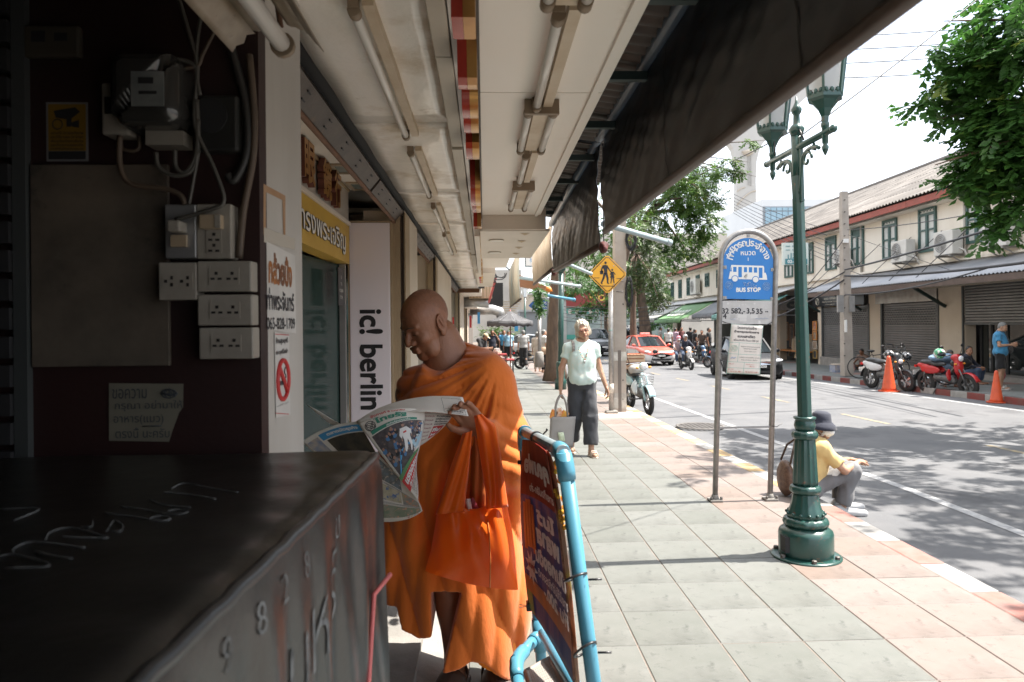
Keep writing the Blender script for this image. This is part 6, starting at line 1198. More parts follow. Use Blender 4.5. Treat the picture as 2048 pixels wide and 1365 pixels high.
def mhead(P):
    D = ellip(P,(0,.016,.034),(.075,.096,.086)); D = smin(D,ellip(P,(0,-.030,.030),(.060,.056,.062)),.03); D = smin(D,ellip(P,(0,-.024,-.034),(.064,.064,.078)),.03)
    D = smin(D,ellip(P,(0,-.060,-.092),(.030,.027,.022)),.022); D = smin(D,ellip(P,(.046,-.034,-.082),(.022,.032,.026)),.022); D = smin(D,ellip(P,(-.046,-.034,-.082),(.022,.032,.026)),.022)   # jowls
    for s in (-1,1):
        D = smin(D,ellip(P,(s*.041,-.060,-.025),(.024,.024,.022)),.016)                                          # cheekbones
        D = smin(D,cone(P,(s*.012,-.090,.020),(s*.046,-.074,.024),.0095,.008),.012)                            # brow ridges
        D = smax(D,-ellip(P,(s*.031,-.098,.003),(.020,.016,.0105)),.012)
        D = smin(D,ellip(P,(s*.031,-.0765,.001),(.0150,.0115,.0095)),.004)                                       # lids
        D = smax(D,-cone(P,(s*.018,-.089,-.0035),(s*.045,-.083,-.0030),.0018),.0022)
        D = smax(D,-cone(P,(s*.024,-.098,-.012),(s*.040,-.090,-.018),.0016),.005)                               # bags
        D = smax(D,-cone(P,(s*.0225,-.0985,-.030),(s*.040,-.086,-.066),.0026),.006)                             # nasolabial
        D = smax(D,-cone(P,(s*.030,-.084,-.070),(s*.036,-.072,-.098),.0024),.006)
    D = smax(D,-cone(P,(0,-.103,.027),(0,-.1005,.034),.0016),.004)
    D = smin(D,cone(P,(0,-.090,.012),(0,-.108,-.026),.0080,.0135),.010)
    for s in (-1,1): D = smin(D,ellip(P,(s*.0165,-.097,-.030),(.0105,.012,.010)),.006); D = smax(D,-ellip(P,(s*.009,-.106,-.041),(.004,.005,.003)),.003)
    D = smin(D,cone(P,(-.018,-.0925,-.0540),(.018,-.0925,-.0540),.0072),.006); D = smin(D,cone(P,(-.015,-.0900,-.0665),(.015,-.0900,-.0665),.0080),.006); D = smax(D,-cone(P,(-.025,-.0985,-.0605),(.025,-.0985,-.0605),.0022),.003)
    for s in (-1,1):                                                                                                    # ears
        E_ = ellip(P,(s*.0800,.018,-.004),(.0095,.0205,.036)); E_ = smin(E_,ellip(P,(s*.0790,.010,-.037),(.0075,.0105,.012)),.006)
        E_ = smax(E_,-ellip(P,(s*.0900,.013,.002),(.0120,.0130,.0245)),.003); E_ = smin(E_,cone(P,(s*.0835,.016,.012),(s*.0835,.020,-.012),.0035),.003); E_ = smin(E_,ellip(P,(s*.081,.001,-.005),(.005,.005,.008)),.004)
        D = smin(D,E_,.005)
    for k in range(3): D = smax(D,-cone(P,(-.035,-.0855+.009*k*.6-.002,.046+.013*k),(.035,-.0855+.009*k*.6-.002,.046+.013*k),.0010),.0025)
    return D+.0006*wob(P,260)
V,F = surf(mhead,(-.11,-.14,-.15),(.11,.14,.15),.0036); HV = HSm*np.array([.85,.87,.985]); pieces = [((V*HV)@HRn.T+hc-off,F)]
# neck, chest and legs under the cloth
nb = Q(893,765,3.05); hb0 = hc+HRn@np.array([0,.030,-.06])*HSm
lkn,lan = Q(895,1150,2.99),Q(909,1318,2.99); lto = np.array([lan[0]-.05,lan[1]-.17,.05]); rkn,ran = Q(985,1150,3.02),Q(990,1330,3.02); rto = np.array([ran[0]+.03,ran[1]-.18,.05])
def mbody(P):
    D = smin(cone(P,nb,hb0,.090,.078),cone(P,Q(830,790,3.08),Q(975,765,2.98),.085,.085),.06)
    D = smin(D,cone(P,Q(925,745,3.08),hb0+np.array([.03,.02,-.03]),.085,.062),.04)
    return smin(D,ellip(P,Q(900,880,3.02),(.20,.15,.28)),.06)
lo = np.minimum(Q(770,1020,2.8),Q(1040,1020,2.8))-.02; pieces.append((lambda VF: (VF[0]-off,VF[1]))(surf(mbody,(-.46,2.8,.75),(.14,3.3,1.60),.011)))
for kn,an,to in ((lkn,lan,lto),(rkn,ran,rto)):
    def leg(P):
        D = smin(cone(P,kn+np.array([0,0,.35]),kn,.085,.066),cone(P,kn,an,.060,.040),.03); D = smin(D,ellip(P,kn+(an-kn)*.28+np.array([0,.025,0]),(.060,.062,.13)),.03)
        hl = np.array([an[0]+.012,an[1]+.055,.045]); D = smin(D,cone(P,an,hl,.038,.036),.02); D = smin(D,cone(P,hl,to,.036,.030),.03)
        for i in range(5): q = to+np.array([(.036-.018*i)*(1 if kn is lkn else -1)*-1,-.035+.006*abs(i-1),-.012]); D = smin(D,cone(P,to,q,.014,.0125 if i else .016),.006)
        return smin(D,ellip(P,an+np.array([.036,.0,.01]),(.012,.014,.014)),.01)
    V,F = surf(leg,np.minimum(kn,to)-.13,np.array([max(kn[0],to[0])+.13,an[1]+.16,kn[2]+.3]),.010); pieces.append((V-off,F))
# left hand on the edge of the paper, right hand behind it
wl_ = Q(965,868,2.74); pieces.append((lambda VF: (VF[0]-off,VF[1]))(hand_mesh(wl_,Q(915,805,2.69)-wl_,(-.35,-.80,.35),.55,1.25,.0042,side=-1)))
wr_ = Q(640,930,2.86); pieces.append((lambda VF: (VF[0]-off,VF[1]))(hand_mesh(wr_,Q(690,885,2.74)-wr_,(.3,-.8,.4),.6,1.15,.006,side=1)))
el_l,sh_l = Q(1018,905,2.93),Q(985,752,2.97); el_r,sh_r = Q(788,935,3.05),Q(842,790,3.08)
V,F = surf(lambda P: smin(smin(cone(P,sh_l,el_l,.055,.048),cone(P,el_l,wl_,.047,.033),.03),smin(cone(P,sh_r,el_r,.055,.046),cone(P,el_r,wr_,.044,.03),.03),.002),(-.75,2.62,.85),(.22,3.22,1.45),.011); pieces.append((V-off,F))
V,F = joinvf(pieces); rawmesh('body',V,F,skinM,monk)
HMm = Matrix.Translation(Vector(hc-off))@HRm.to_4x4()@Matrix.Diagonal((*HV,1))
def onm(mb,nm,mt): o = mb.build(nm,mt,monk,local=True); o.data.transform(HMm); return o
for s in (-1,1):
    onm(MB().ell((s*.031,-.0868,-.0030),(.0115,.0018,.0014),10,6),'eye',dark_eye)
    onm(MB().tube([(s*.012,-.1005,.024),(s*.028,-.0965,.0285),(s*.047,-.084,.026)],[.0014,.0022,.001],6),'eyebrow',pm('brow_monk',(.05,.03,.022),rough=.8))
onm(MB().tube([(-.020,-.0955,-.0585),(-.007,-.1005,-.0560),(.007,-.1005,-.0560),(.020,-.0955,-.0585)],[.001,.0022,.0022,.001],8).tube([(-.017,-.0945,-.0645),(0,-.0985,-.0665),(.017,-.0945,-.0645)],[.001,.0024,.001],8),'lips',pm('lip_monk',(.27,.11,.065),rough=.45))
V,F = surf(lambda P: smax(mhead(P)-.00005,.052-(.72*P[...,1]+.70*P[...,2]),.004),(-.11,-.06,-.04),(.11,.14,.15),.0042); rawmesh('hair',(V*HV)@HRn.T+hc-off,F,pm('stubble',(0.27,0.118,0.065),(0.21,.098,.06),130,.6,bump=.3,bscale=260),monk)
# ---- outer robe, draped over the left shoulder
rows = [(722,838,945,.06),(745,812,985,.11),(775,806,1000,.14),(810,802,1012,.155),(860,799,1020,.17),(910,795,1022,.18),(960,790,1020,.19),(1010,784,1026,.195),(1060,775,1036,.195),(1120,775,1042,.195),(1180,777,1043,.19),(1240,782,1040,.185),(1300,800,1032,.175),(1350,812,1022,.17)]
tz = np.array([Q(900,r[0])[2] for r in rows])[::-1]; tcx = np.array([(Q(r[1],r[0])[0]+Q(r[2],r[0])[0])/2 for r in rows])[::-1]; ta = np.array([(Q(r[2],r[0])[0]-Q(r[1],r[0])[0])/2 for r in rows])[::-1]; tb = np.array([r[3] for r in rows])[::-1]
zt_ = Q(900,722)[2]; S_ = Q(1000,712,2.9); sst = lambda x,a,b: (lambda t: t*t*(3-2*t))(np.clip((x-a)/(b-a),0,1))
def ridge(x,sh=.75): return np.abs(np.sin(x*.5))**(sh*.75)
def robe(P):
    x,y,z = P[...,0],P[...,1],P[...,2]
    cx = np.interp(z,tz,tcx); a = np.interp(z,tz,ta); b = np.interp(z,tz,tb); cyy = YM+.03
    r = np.sqrt(((x-cx)/a)**2+((y-cyy)/b)**2); D = (r-1)*np.minimum(a,b)*.92; D = smax(D,z-(zt_-.02),.04)
    D = smin(D,cone(P,Q(848,795,3.07),Q(900,770,3.11),.090,.10),.05); D = smin(D,cone(P,Q(905,762,3.11),Q(975,765,2.98),.105,.098),.05)
    D = smin(D,cone(P,Q(918,735,3.13),Q(960,740,3.06),.085,.075),.04)
    D = smin(D,cone(P,Q(985,765,2.96),Q(1010,880,2.93),.088,.098),.05); D = smin(D,cone(P,Q(1010,885,2.92),Q(968,872,2.78),.088,.060),.04)
    D = smin(D,ellip(P,Q(1008,925,2.90),(.085,.095,.075)),.04); D = smin(D,cone(P,Q(1022,930,2.93),Q(1020,1010,2.98),.06,.035),.04)
    D = smin(D,cone(P,sh_r,el_r,.062,.085),.05)
    # folds: radiating from the left shoulder above, long slanting drapes below
    dx,dz = x-S_[0],z-S_[2]; th = np.arctan2(dz,-dx); rho = np.sqrt(dx*dx+dz*dz); PA = P*np.array([1,1,.3],np.float32); n1 = wob(PA,7.0,1); n2 = wob(PA,15.0,2)
    up_ = sst(z,.92,1.10); wgt = sst(rho,.04,.20)*sst(-dx,-.03,.05)
    f1 = ridge(th*21+2.4*n1+y*5,.6)*.6+ridge(th*43+3*n2+y*9,1.2)*.30
    f2 = ridge(2*PI*(x*.85+z*.26)/.14+2.2*n1,.9)*.7+ridge(2*PI*(x*.9-z*.10)/.075+2.0*n1,1.4)*.28
    f3 = ridge(2*PI*(z*.85+x*.25)/.062+3.2*n2+1.5*n1,1.3)                                       # bunched sleeve
    slv = np.exp(-((P-Q(1010,900,2.9))**2).sum(-1)/.022)
    D = D-.036*up_*wgt*(f1-.4)*(1-.6*slv)-.032*(1-up_)*(f2-.4)-.024*slv*(f3-.4)-.003*n2
    e1_ = (x-Q(1002,720)[0])*.62+(z-Q(1002,720)[2])*(-.30)+.035*n1+.10*(z-1.1)**2                # the edge of the upper fold
    D = D-.020*sst(e1_+.20,-.012,.006)*sst(-e1_-.20+.22,-.02,.05)*sst(z,.35,.55)
    e2_ = (x-Q(1030,860)[0])*.72-(z-Q(1030,860)[2])*.55; D = D-.020*sst(e2_+.31+.02*n1,-.010,.004)*(1-up_)
    # neck opening
    D = smax(D,-smin(ellip(P,Q(882,702,2.965),(.102,.125,.074),np.array(Euler((0,rad(-14),0)).to_matrix())),cone(P,Q(860,735,2.86),Q(895,690,3.0),.05,.07),.03),.010)
    # hem: short on his right, a slit over the shin, longest on his left
    px = 968+(x)*FPX/YM; 
    hem = np.interp(px,[760,776,796,806,840,868,872,890,930,960,985,1015,1045],[1150,1190,1186,1225,1240,1232,1300,1304,1292,1290,1318,1345,1330]); hz = EYE-(hem-650)*YM/FPX
    D = smax(D,hz-z+.012*n2,.008)
    zs = EYE-(1150-650)*YM/FPX; edge = np.interp(z,[EYE-(1304-650)*YM/FPX,zs],[Q(890,1300)[0],Q(926,1160)[0]])
    slit = np.maximum(np.maximum(Q(869,1200)[0]-x,x-edge),z-zs); return smax(D,-slit,.006)
def hollow(P): D = robe(P); return D
V,F = surf(hollow,(-.52,2.62,.06),(.24,3.34,1.60),.0072); rawmesh('robe',V-off,F,robeM,monk)
# inner skirt cloth seen inside the slit and below
def skirt(P):
    x,y,z = P[...,0],P[...,1],P[...,2]; c = Q(975,1250,3.03); D = (np.sqrt(((x-c[0])/.128)**2+((y-c[1])/.14)**2)-1)*.12-.010*ridge(2*PI*x/.07+2*wob(P,9,3)); D = smax(D,z-.75,.02)
    px = 968+x*FPX/YM; hz = EYE-(np.interp(px,[900,940,985,1020,1045],[1290,1296,1325,1350,1342])-650)*YM/FPX; return smax(D,hz-z,.006)
V,F = surf(skirt,(-.20,2.84,.04),(.20,3.22,.8),.009); rawmesh('under_robe',V-off,F,robeI,monk)
# sandals
sand = pm('sandal_brown',(.075,.052,.042),(.06,.042,.035),12,.55,bump=.1)
for an,to,sg in ((lan,lto,-1),(ran,rto,1)):
    dv = Vector((to[0]-an[0],to[1]-an[1],0)).normalized(); sv = Vector((-dv.y,dv.x,0)); c0 = Vector((an[0],an[1],0))-dv*.0
    prof_ = [(-.095,-.035),(-.10,0),(-.095,.035),(0,.042),(.10,.052),(.18,.050),(.225,.02),(.225,-.02),(.18,-.048),(.10,-.050),(0,-.042)]
    so = MB().prism([(a*1.12,b*1.12) for a,b in prof_],.032,lambda u,v,w: c0+dv*u+sv*v+Vector((0,0,.004+w))).build('sandal',sand,monk,bevel=.008)
    def strap(u0,u1,h,t): MB().sheet(lambda u,v: c0+dv*(u0+(u1-u0)*u)+sv*(.060*math.cos(PI*v))+Vector((0,0,.03+h(u)*math.sin(PI*v)**.7)),4,14,.006).build('strap',sand,so)
    strap(.03,.155,lambda u: .085-.03*u,0)
    MB().sheet(lambda u,v: c0+dv*(-.075*math.sin(PI*v)-.0+.02)+sv*(.056*math.cos(PI*v))+Vector((0,0,.055+.045*math.sin(PI*v)+.028*(u-.5))),2,14,.006).build('heel_strap',sand,so)
# ---- the orange cloth bag on his forearm
bagO = thing('cloth_bag','shiny orange cloth shoulder bag hanging from the monk\'s forearm','bag',(0,2.75,.4))
def QB(px,py,Y): return Vector(aY(px,py,Y))
lb = [(878,985),(872,1040),(862,1100),(850,1142)]; rb = [(1012,1000),(1024,1060),(1032,1120),(1036,1180)]
def edgept(L,v): f = v*(len(L)-1); i = min(int(f),len(L)-2); t = f-i; return (L[i][0]+(L[i+1][0]-L[i][0])*t,L[i][1]+(L[i+1][1]-L[i][1])*t)
def bfront(u,v,d=0.0):
    a,b = edgept(lb,v),edgept(rb,v); px = a[0]+(b[0]-a[0])*u; py = a[1]+(b[1]-a[1])*u+v*14*math.sin(PI*u)**.7*(.6)+(1-v)**2*(28*math.sin(PI*min(1,u*1.1)))
    bul = math.sin(PI*u)**.6*math.sin(PI*(.1+.85*v))**.7
    fold = .007*math.sin(u*19+v*2.5+1.2*math.sin(5*v))*(1-.55*v)+.005*math.sin(u*31-v*7)*(1-v)+.005*math.sin(9*v+14*u)*v
    return QB(px,py,2.735-.085*bul+fold+d)
MB().sheet(bfront,44,36).build('front',satin,bagO); MB().sheet(lambda u,v: bfront(1-u,v*.995,.05+.02*math.sin(PI*u)),30,20).build('back',satin,bagO)
MB().tube([bfront(.70+.0*v,v,-.003) for v in np.linspace(.18,1,16)],.0022,5).build('seam',pm('seam_orange',(.72,.25,.06),rough=.5),bagO)
MB().tube([bfront(u,0.0,-.001) for u in np.linspace(0,1,20)],.0035,5).build('rim',satin,bagO)
def ribbon(nm,L,R,Y,mt=satin,n=26,wav=.006):
    MB().sheet(lambda u,v: QB(edgept(L,v)[0]*(1-u)+edgept(R,v)[0]*u,edgept(L,v)[1]*(1-u)+edgept(R,v)[1]*u,edgept([(y_,0) for y_ in Y],v)[0]+wav*math.sin(u*11+v*3)-.014*math.sin(PI*u)),14,n,.002).build(nm,mt,bagO)
ribbon('strap',[(948,832),(955,880),(963,930),(972,985),(972,1018)],[(962,828),(990,850),(1000,905),(1008,960),(1016,1015)],[2.665,2.67,2.68,2.69,2.70])
ribbon('strap',[(925,868),(912,905),(898,945),(886,985),(872,1030)],[(944,862),(940,905),(936,950),(932,985),(928,1024)],[2.70,2.70,2.70,2.70,2.69])
ribbon('strap',[(944,862),(944,905),(942,950),(940,1000),(934,1030)],[(952,862),(966,905),(970,950),(972,1000),(974,1030)],[2.735,2.745,2.755,2.76,2.765],pm('bag_inside',(0.36,0.085,0.006),(.28,.06,.005),5,.7))
MB().sheet(lambda u,v: QB(930+10*u+7*v,998+32*v+10*u*v,2.715-.012*math.sin(PI*u)),3,6,.002).build('paper_edge',pm('paper_pink',(.62,.5,.5),rough=.6),bagO)
MB().sheet(lambda u,v: QB(936+10*u+22*v,1003+40*v-8*u,2.722),2,6,.002).build('red_cover',pm('red_cover',(.25,.03,.05),rough=.5),bagO)
# ---- the newspaper
news = thing('newspaper','open colour newspaper curling in the monk\'s hands with a crowd photo on its front','newspaper',(-.35,2.62,1.1))
npaper = pm('newsprint',(.80,.76,.70),(.74,.70,.64),9,.8,bump=.05,tl=.25)
def bez(g):
    P = [[QB(*c) for c in r] for r in g]; nr,nc = len(P),len(P[0])
    B = lambda n,t: [math.comb(n-1,i)*t**i*(1-t)**(n-1-i) for i in range(n)]
    def f(u,v,d=0.0):
        bu,bv = B(nc,u),B(nr,v); p = Vector()
        for j in range(nr):
            for i in range(nc): p += P[j][i]*bu[i]*bv[j]
        return p-Vector((p[0],p[1],p[2]-EYE)).normalized()*d
    return f
def page(nm,f,nu=30,nv=30): return MB().sheet(f,nu,nv,.0008).build(nm,npaper,news)
def pr_(f,u0,u1,v0,v1,mt,par,nm='print',d=.003,n=16): return MB().sheet(lambda a,b: f(u0+(u1-u0)*a,v0+(v1-v0)*b,d),n,n).build(nm,mt,par)
def ptext(f,s_,u,v,wu,hv,mt,par,bold=.03,d=.0055,rot=False): return text('headline',s_,(lambda a,b,w=0: f(u+a,v-b,d)),mt,par,width=wu,height=hv,bold=bold)
fA = bez([[(713,842,2.62),(770,812,2.60),(812,812,2.60),(850,822,2.66)],[(752,898,2.60),(785,862,2.575),(822,846,2.58),(850,852,2.66)],[(796,955,2.61),(815,915,2.59),(836,886,2.61),(842,890,2.67)],[(836,1002,2.64),(838,975,2.64),(834,950,2.66),(829,930,2.68)]])
A_pg = page('front_page',fA); nk_ = pm('news_green',(.04,.22,.15),rough=.7); nrd = pm('news_red',(.50,.04,.04),rough=.7); nbl = pm('news_blue',(.06,.27,.50),rough=.7); nkk = pm('news_ink',(.035,.033,.035),rough=.7); nwh = pm('news_white',(.70,.69,.68),rough=.7)
ptext(fA,'ไทยรัฐ',.42,.10,.50,.085,nk_,A_pg,.05); ptext(fA,'อังคารที่ 8 เมษายน',.40,.028,.5,.03,nrd,A_pg); pr_(fA,.06,.84,.165,.205,nk_,A_pg,'green_band'); ptext(fA,'สปอร์ตครองใจ',.50,.185,.42,.026,nwh,A_pg)
MB().tube([fA(.10+.065*math.cos(q),.115+.05*math.sin(q),.002) for q in np.linspace(0,2*PI,21)],.0012,4,False).tube([fA(.10+.05*math.cos(q*2.3),.115+.035*math.sin(q*3.1),.002) for q in np.linspace(0,2*PI,41)],.0011,4,False).build('emblem',nkk,A_pg)
pr_(fA,.04,.985,.215,.69,pm('photo_dark',(.05,.042,.045),(.11,.095,.10),60,.6,spots=((.2,.14,.12),90,.6,.66)),A_pg,'photo',.0014,14)
rr = random.Random(3); heads,coats = MB(),MB()
def blob(mb,u,v,ru,rv,d): mb.add([fA(u+ru*math.cos(q),v+rv*math.sin(q),d) for q in np.linspace(0,2*PI,9)[:-1]],[tuple(range(8))])
groups_ = {}
for i in range(70):
    u,v = rr.uniform(.06,.96),rr.uniform(.235,.60)
    if .40 < u < .68 and v > .27: continue
    m_ = rr.choice(('navy','grey','blue','dark')); blob(groups_.setdefault(m_,MB()),u,v+.030,.040,.026,.0020+.00002*i); blob(heads,u,v,.019,.017,.0024+.00002*i)
for m_,c_ in (('navy',(.03,.04,.09)),('grey',(.2,.2,.22)),('blue',(.07,.18,.36)),('dark',(.02,.02,.022))): tag(groups_[m_].build('crowd_coat',pm('crowd_'+m_,c_,rough=.7),A_pg),kind='stuff')
tag(heads.build('crowd_face',pm('crowd_face',(.34,.2,.15),rough=.7),A_pg),kind='stuff')
def poly(pts,mt,nm,d=.0042): return MB().add([fA(u,v,d) for u,v in pts],[tuple(range(len(pts)))]).build(nm,mt,A_pg)
poly([(.06,.69),(.30,.53),(.62,.50),(.80,.69)],nbl,'blue_field',.0040); poly([(.62,.52),(.97,.40),(.975,.55),(.80,.685),(.70,.64)],pm('news_pale_blue',(.35,.52,.62),rough=.7),'pale_field',.0041); poly([(.70,.60),(.97,.52),(.97,.66),(.85,.69),(.76,.69)],nwh,'white_figure',.0043)
wkit = nwh; poly([(.46,.30),(.60,.295),(.64,.40),(.62,.47),(.47,.47)],wkit,'player_shirt'); poly([(.47,.46),(.55,.46),(.50,.565),(.43,.60),(.41,.575)],wkit,'player_leg',.0044); poly([(.55,.46),(.63,.46),(.65,.55),(.60,.64),(.565,.63),(.585,.555)],wkit,'player_leg',.0045); poly([(.46,.31),(.41,.38),(.435,.43),(.48,.38)],wkit,'player_arm',.0044); poly([(.60,.30),(.68,.36),(.67,.43),(.63,.40)],wkit,'player_arm',.0044)
blob(sk := MB(),.535,.265,.028,.026,.0046); blob(sk,.43,.445,.013,.02,.0046); blob(sk,.665,.445,.013,.02,.0046); sk.build('player_skin',MATS['crowd_face'],A_pg); poly([(.508,.252),(.535,.232),(.562,.25),(.535,.247)],nkk,'player_hair',.0048); poly([(.50,.355),(.57,.35),(.572,.372),(.502,.377)],nrd,'shirt_badge',.0048)
pr_(fA,.0,1,.69,.735,pm('news_grass',(.10,.23,.10),rough=.7),A_pg,'green_strip',.003); pr_(fA,.0,1,.737,.875,nrd,A_pg,'red_banner',.003); ptext(fA,'แรงเอลเอนติ',.50,.785,.88,.075,nwh,A_pg,.05,.0042); ptext(fA,'ลิเวอร์ลั่น',.40,.85,.6,.035,nwh,A_pg,.04,.0042)
for k in range(5): ptext(fA,('ราชันชุดขาวเปิดบ้าน','ถล่มคู่แข่งศึกใหญ่','ลุ้นแชมป์ฤดูกาลนี้','แฟนบอลแห่เชียร์','คาดหวังถ้วยใบใหญ่')[k],.5,.893+.021*k,.8,.015,nkk,A_pg,.05 if k < 2 else 0)
fB = bez([[(714,843,2.62),(770,800,2.70),(850,786,2.74),(926,795,2.72)],[(714,846,2.615),(780,818,2.64),(862,808,2.66),(931,815,2.69)],[(716,850,2.60),(790,818,2.60),(850,820,2.62),(937,833,2.66)]])
B_pg = page('folded_page',fB); ngy = pm('news_grey',(.33,.31,.30),(.48,.45,.43),120,.8)
for u0,u1,v0,v1 in ((.44,.62,.18,.58),(.62,.78,.10,.55)): pr_(fB,u0,u1,v0,v1,ngy,B_pg,'print_column',.0012)
for a,b,c_,d_ in ((.80,.10,.80,.90),(.80,.90,.985,.93),(.80,.10,.975,.12),(.975,.12,.985,.93),(.81,.70,.98,.72)): MB().tube([fB(a+(c_-a)*t,b+(d_-b)*t,.0012) for t in np.linspace(0,1,6)],.0006,4,False).build('rule',nkk,B_pg)
MB().tube([fB(.93+.03*math.cos(q),.5+.14*math.sin(q),.0012) for q in np.linspace(0,2*PI,13)],.0005,4,False).build('ring_mark',nkk,B_pg); ptext(fB,'ประกาศจัดซื้อ',.895,.80,.14,.09,nkk,B_pg,.04,.0014)
for k in range(6): ptext(fB,'สำนักงานเขตแจ้งประชาชนทราบโดยทั่วกัน',.38,.52+.07*k,.34,.035,pm('news_red_pale',(.45,.28,.26),rough=.8),B_pg,0,.0014)
fE = bez([[(848,825,2.69),(880,826,2.70),(907,829,2.71)],[(846,860,2.68),(868,862,2.70),(890,856,2.72)],[(837,894,2.69),(852,886,2.70),(866,873,2.72)]]); E_pg = page('inner_page',fE,8,8)
pr_(fE,.46,.92,.42,.86,nrd,E_pg,'red_block'); ptext(fE,'ทีม',.68,.55,.36,.16,nwh,E_pg,.06); ptext(fE,'ใหญ่',.66,.74,.30,.14,nwh,E_pg,.06)
for k in range(4): ptext(fE,('ศึกดวลแข้งนัดพิเศษ','แดงเดือดรอบรอง','คืนนี้ชมสด','ราคาต่อรอง')[k],.70,.09+.085*k,.5,.06,nkk,E_pg,.04)
for k in range(7): ptext(fE,'ตารางคะแนนลีก',.20,.1+.12*k,.34,.055,pm('news_brown',(.30,.10,.10),rough=.8),E_pg,.02)
fC = bez([[(740,893,2.66),(790,940,2.66),(836,1000,2.66)],[(742,970,2.68),(800,985,2.66),(842,1012,2.67)],[(744,1043,2.70),(815,1050,2.68),(845,1022,2.68)]]); C_pg = page('lower_page',fC,12,12)
for i,(u0,u1,v0,v1,c1,c2,c3) in enumerate(((.05,.60,.06,.36,(.12,.12,.11),(.2,.25,.3),(.5,.42,.35)),(.02,.55,.42,.66,(.35,.30,.2),(.5,.45,.34),(.08,.14,.3)),(.58,.96,.40,.68,(.36,.30,.2),(.20,.2,.2),(.55,.25,.15)),(.04,.96,.74,.94,(.15,.2,.13),(.3,.28,.22),(.55,.3,.2)))): pr_(fC,u0,u1,v0,v1,pm('news_photo_%d' % i,c1,c2,38,.7,spots=(c3,70,.56,.6)),C_pg,'photo')
for v in (.385,.40,.695,.71): MB().tube([fC(t,v,.0015) for t in np.linspace(.02,.97,8)],.0009,4,False).build('caption_line',ngy,C_pg)
for k,m_ in enumerate((nrd,MATS['letter_yellow'],nbl,nrd)): pr_(fC,.62+.07*k,.67+.07*k,.962,.975,m_,C_pg,'colour_bar')
fD = bez([[(604,884,2.72),(640,856,2.68),(680,846,2.66),(716,843,2.63)],[(620,900,2.74),(655,872,2.70),(695,862,2.66),(728,862,2.63)],[(660,930,2.76),(690,905,2.72),(720,905,2.67),(752,905,2.64)]]); D_pg = page('back_page',fD)
pr_(fD,.25,.98,.14,.40,nbl,D_pg,'blue_band'); ptext(fD,'ตลาดนัดธุรกิจ',.64,.27,.56,.16,nwh,D_pg,.05); pr_(fD,.30,.99,.44,1,pm('photo_brown',(.03,.028,.026),(.09,.075,.05),22,.7),D_pg,'photo')
pr_(fD,.03,.22,.2,.9,pm('news_photo_9',(.5,.42,.35),(.2,.25,.35),40,.7),D_pg,'photo')
fG = bez([[(612,809,2.78),(640,822,2.76),(664,840,2.74)],[(640,832,2.76),(660,842,2.74),(680,848,2.72)],[(662,850,2.74),(678,850,2.73),(690,852,2.70)]]); page('page_corner',fG,6,6)

# ---- blue plastic pipe frame with its banner
pvc = pm('pvc_blue',(0.06,0.215,0.30),(0.075,0.25,0.34),4,.35,spots=((.20,.30,.35),9,.66,.78)); pvcw = pm('pvc_worn',(0.17,0.21,0.23),(.26,.30,.31),14,.3)
fr_ = thing('pipe_frame','sky blue plastic pipe stand with worn grey top rail beside the monk','display stand',(.2,2.3,0))
def FQ(px,py,Y): return Vector(aY(px,py,Y))
n0,n1 = FQ(1046,862,2.74),FQ(1127,905,1.93); nb_,fb_ = FQ(1192,1400,1.93),FQ(1083,1330,2.70); ext = lambda a,b,z: a+(b-a)*((z-a.z)/(b.z-a.z))
r_ = .0205; MB().tube([n0,n1],r_*.93,18).build('top_rail',pvcw,fr_); n_foot = ext(n1,nb_,.0); f_foot = ext(n0,fb_,.0)
MB().tube([n1,n_foot],r_,18).build('upright',pvc,fr_); MB().tube([n0,f_foot],r_,18).build('upright',pvc,fr_)
def elbow(c,d1,d2,nm='elbow'): d1,d2 = Vector(d1).normalized(),Vector(d2).normalized(); MB().tube([c+d1*.075]+[c+d1*.05*(1-t)**2+d2*.05*t*t for t in np.linspace(0,1,7)]+[c+d2*.075],r_*1.22,18).build(nm,pvc,fr_)
elbow(n1,n0-n1,n_foot-n1); elbow(n0,n1-n0,f_foot-n0)
for t_ in (.42,): q = n0.lerp(n1,t_); MB().tube([q-(n1-n0).normalized()*.012,q+(n1-n0).normalized()*.012],r_*1.12,14).build('tape_ring',blackp,fr_); MB().tube([q+Vector((.02,0,.01)),q+Vector((.035,-.02,.03)),q+Vector((.03,-.04,.035))],.003,5).build('tie',blackp,fr_)
tz_ = ext(n0,fb_,.36); e_l = FQ(1030,1322,2.52); MB().tube([tz_,e_l],r_,16).build('side_rail',pvc,fr_); MB().tube([tz_+(tz_-e_l).normalized()*.0,tz_+(e_l-tz_).normalized()*.06],r_*1.2,16).build('tee',pvc,fr_)
MB().tube([tz_+(n0-f_foot).normalized()*.06,tz_-(n0-f_foot).normalized()*.06],r_*1.2,16).build('tee',pvc,fr_)
MB().tube([e_l+Vector((0,0,.0)),e_l+Vector((.02,-.25,-.10)),e_l+Vector((.05,-.55,-.28))],r_,16).build('front_rail',pvc,fr_); elbow(e_l,tz_-e_l,Vector((.02,-.25,-.10)))
MB().tube([FQ(1086,1268,2.62),FQ(1108,1305,2.35),FQ(1150,1372,2.05),FQ(1190,1440,1.9)],r_*.95,16).build('brace',pvc,fr_)
for py,w_ in ((1155,.018),(1300,.03)):
    c_ = ext(n1,nb_,float(aY(1150,py,1.93)[2])); a_ = [c_+Vector((.030*math.cos(q)-.012,.030*math.sin(q),w_*math.cos(q+1))) for q in np.linspace(0,2*PI,17)]
    MB().tube(a_,.0035,6,False).tube([c_+Vector((.02,-.02,0)),c_+Vector((.055,-.03,.004))],.003,6).build('tie',blackp,fr_)
pst = thing('banner','red and blue printed plastic banner seen from behind with mirrored white lettering','banner',(.15,2.3,.6))
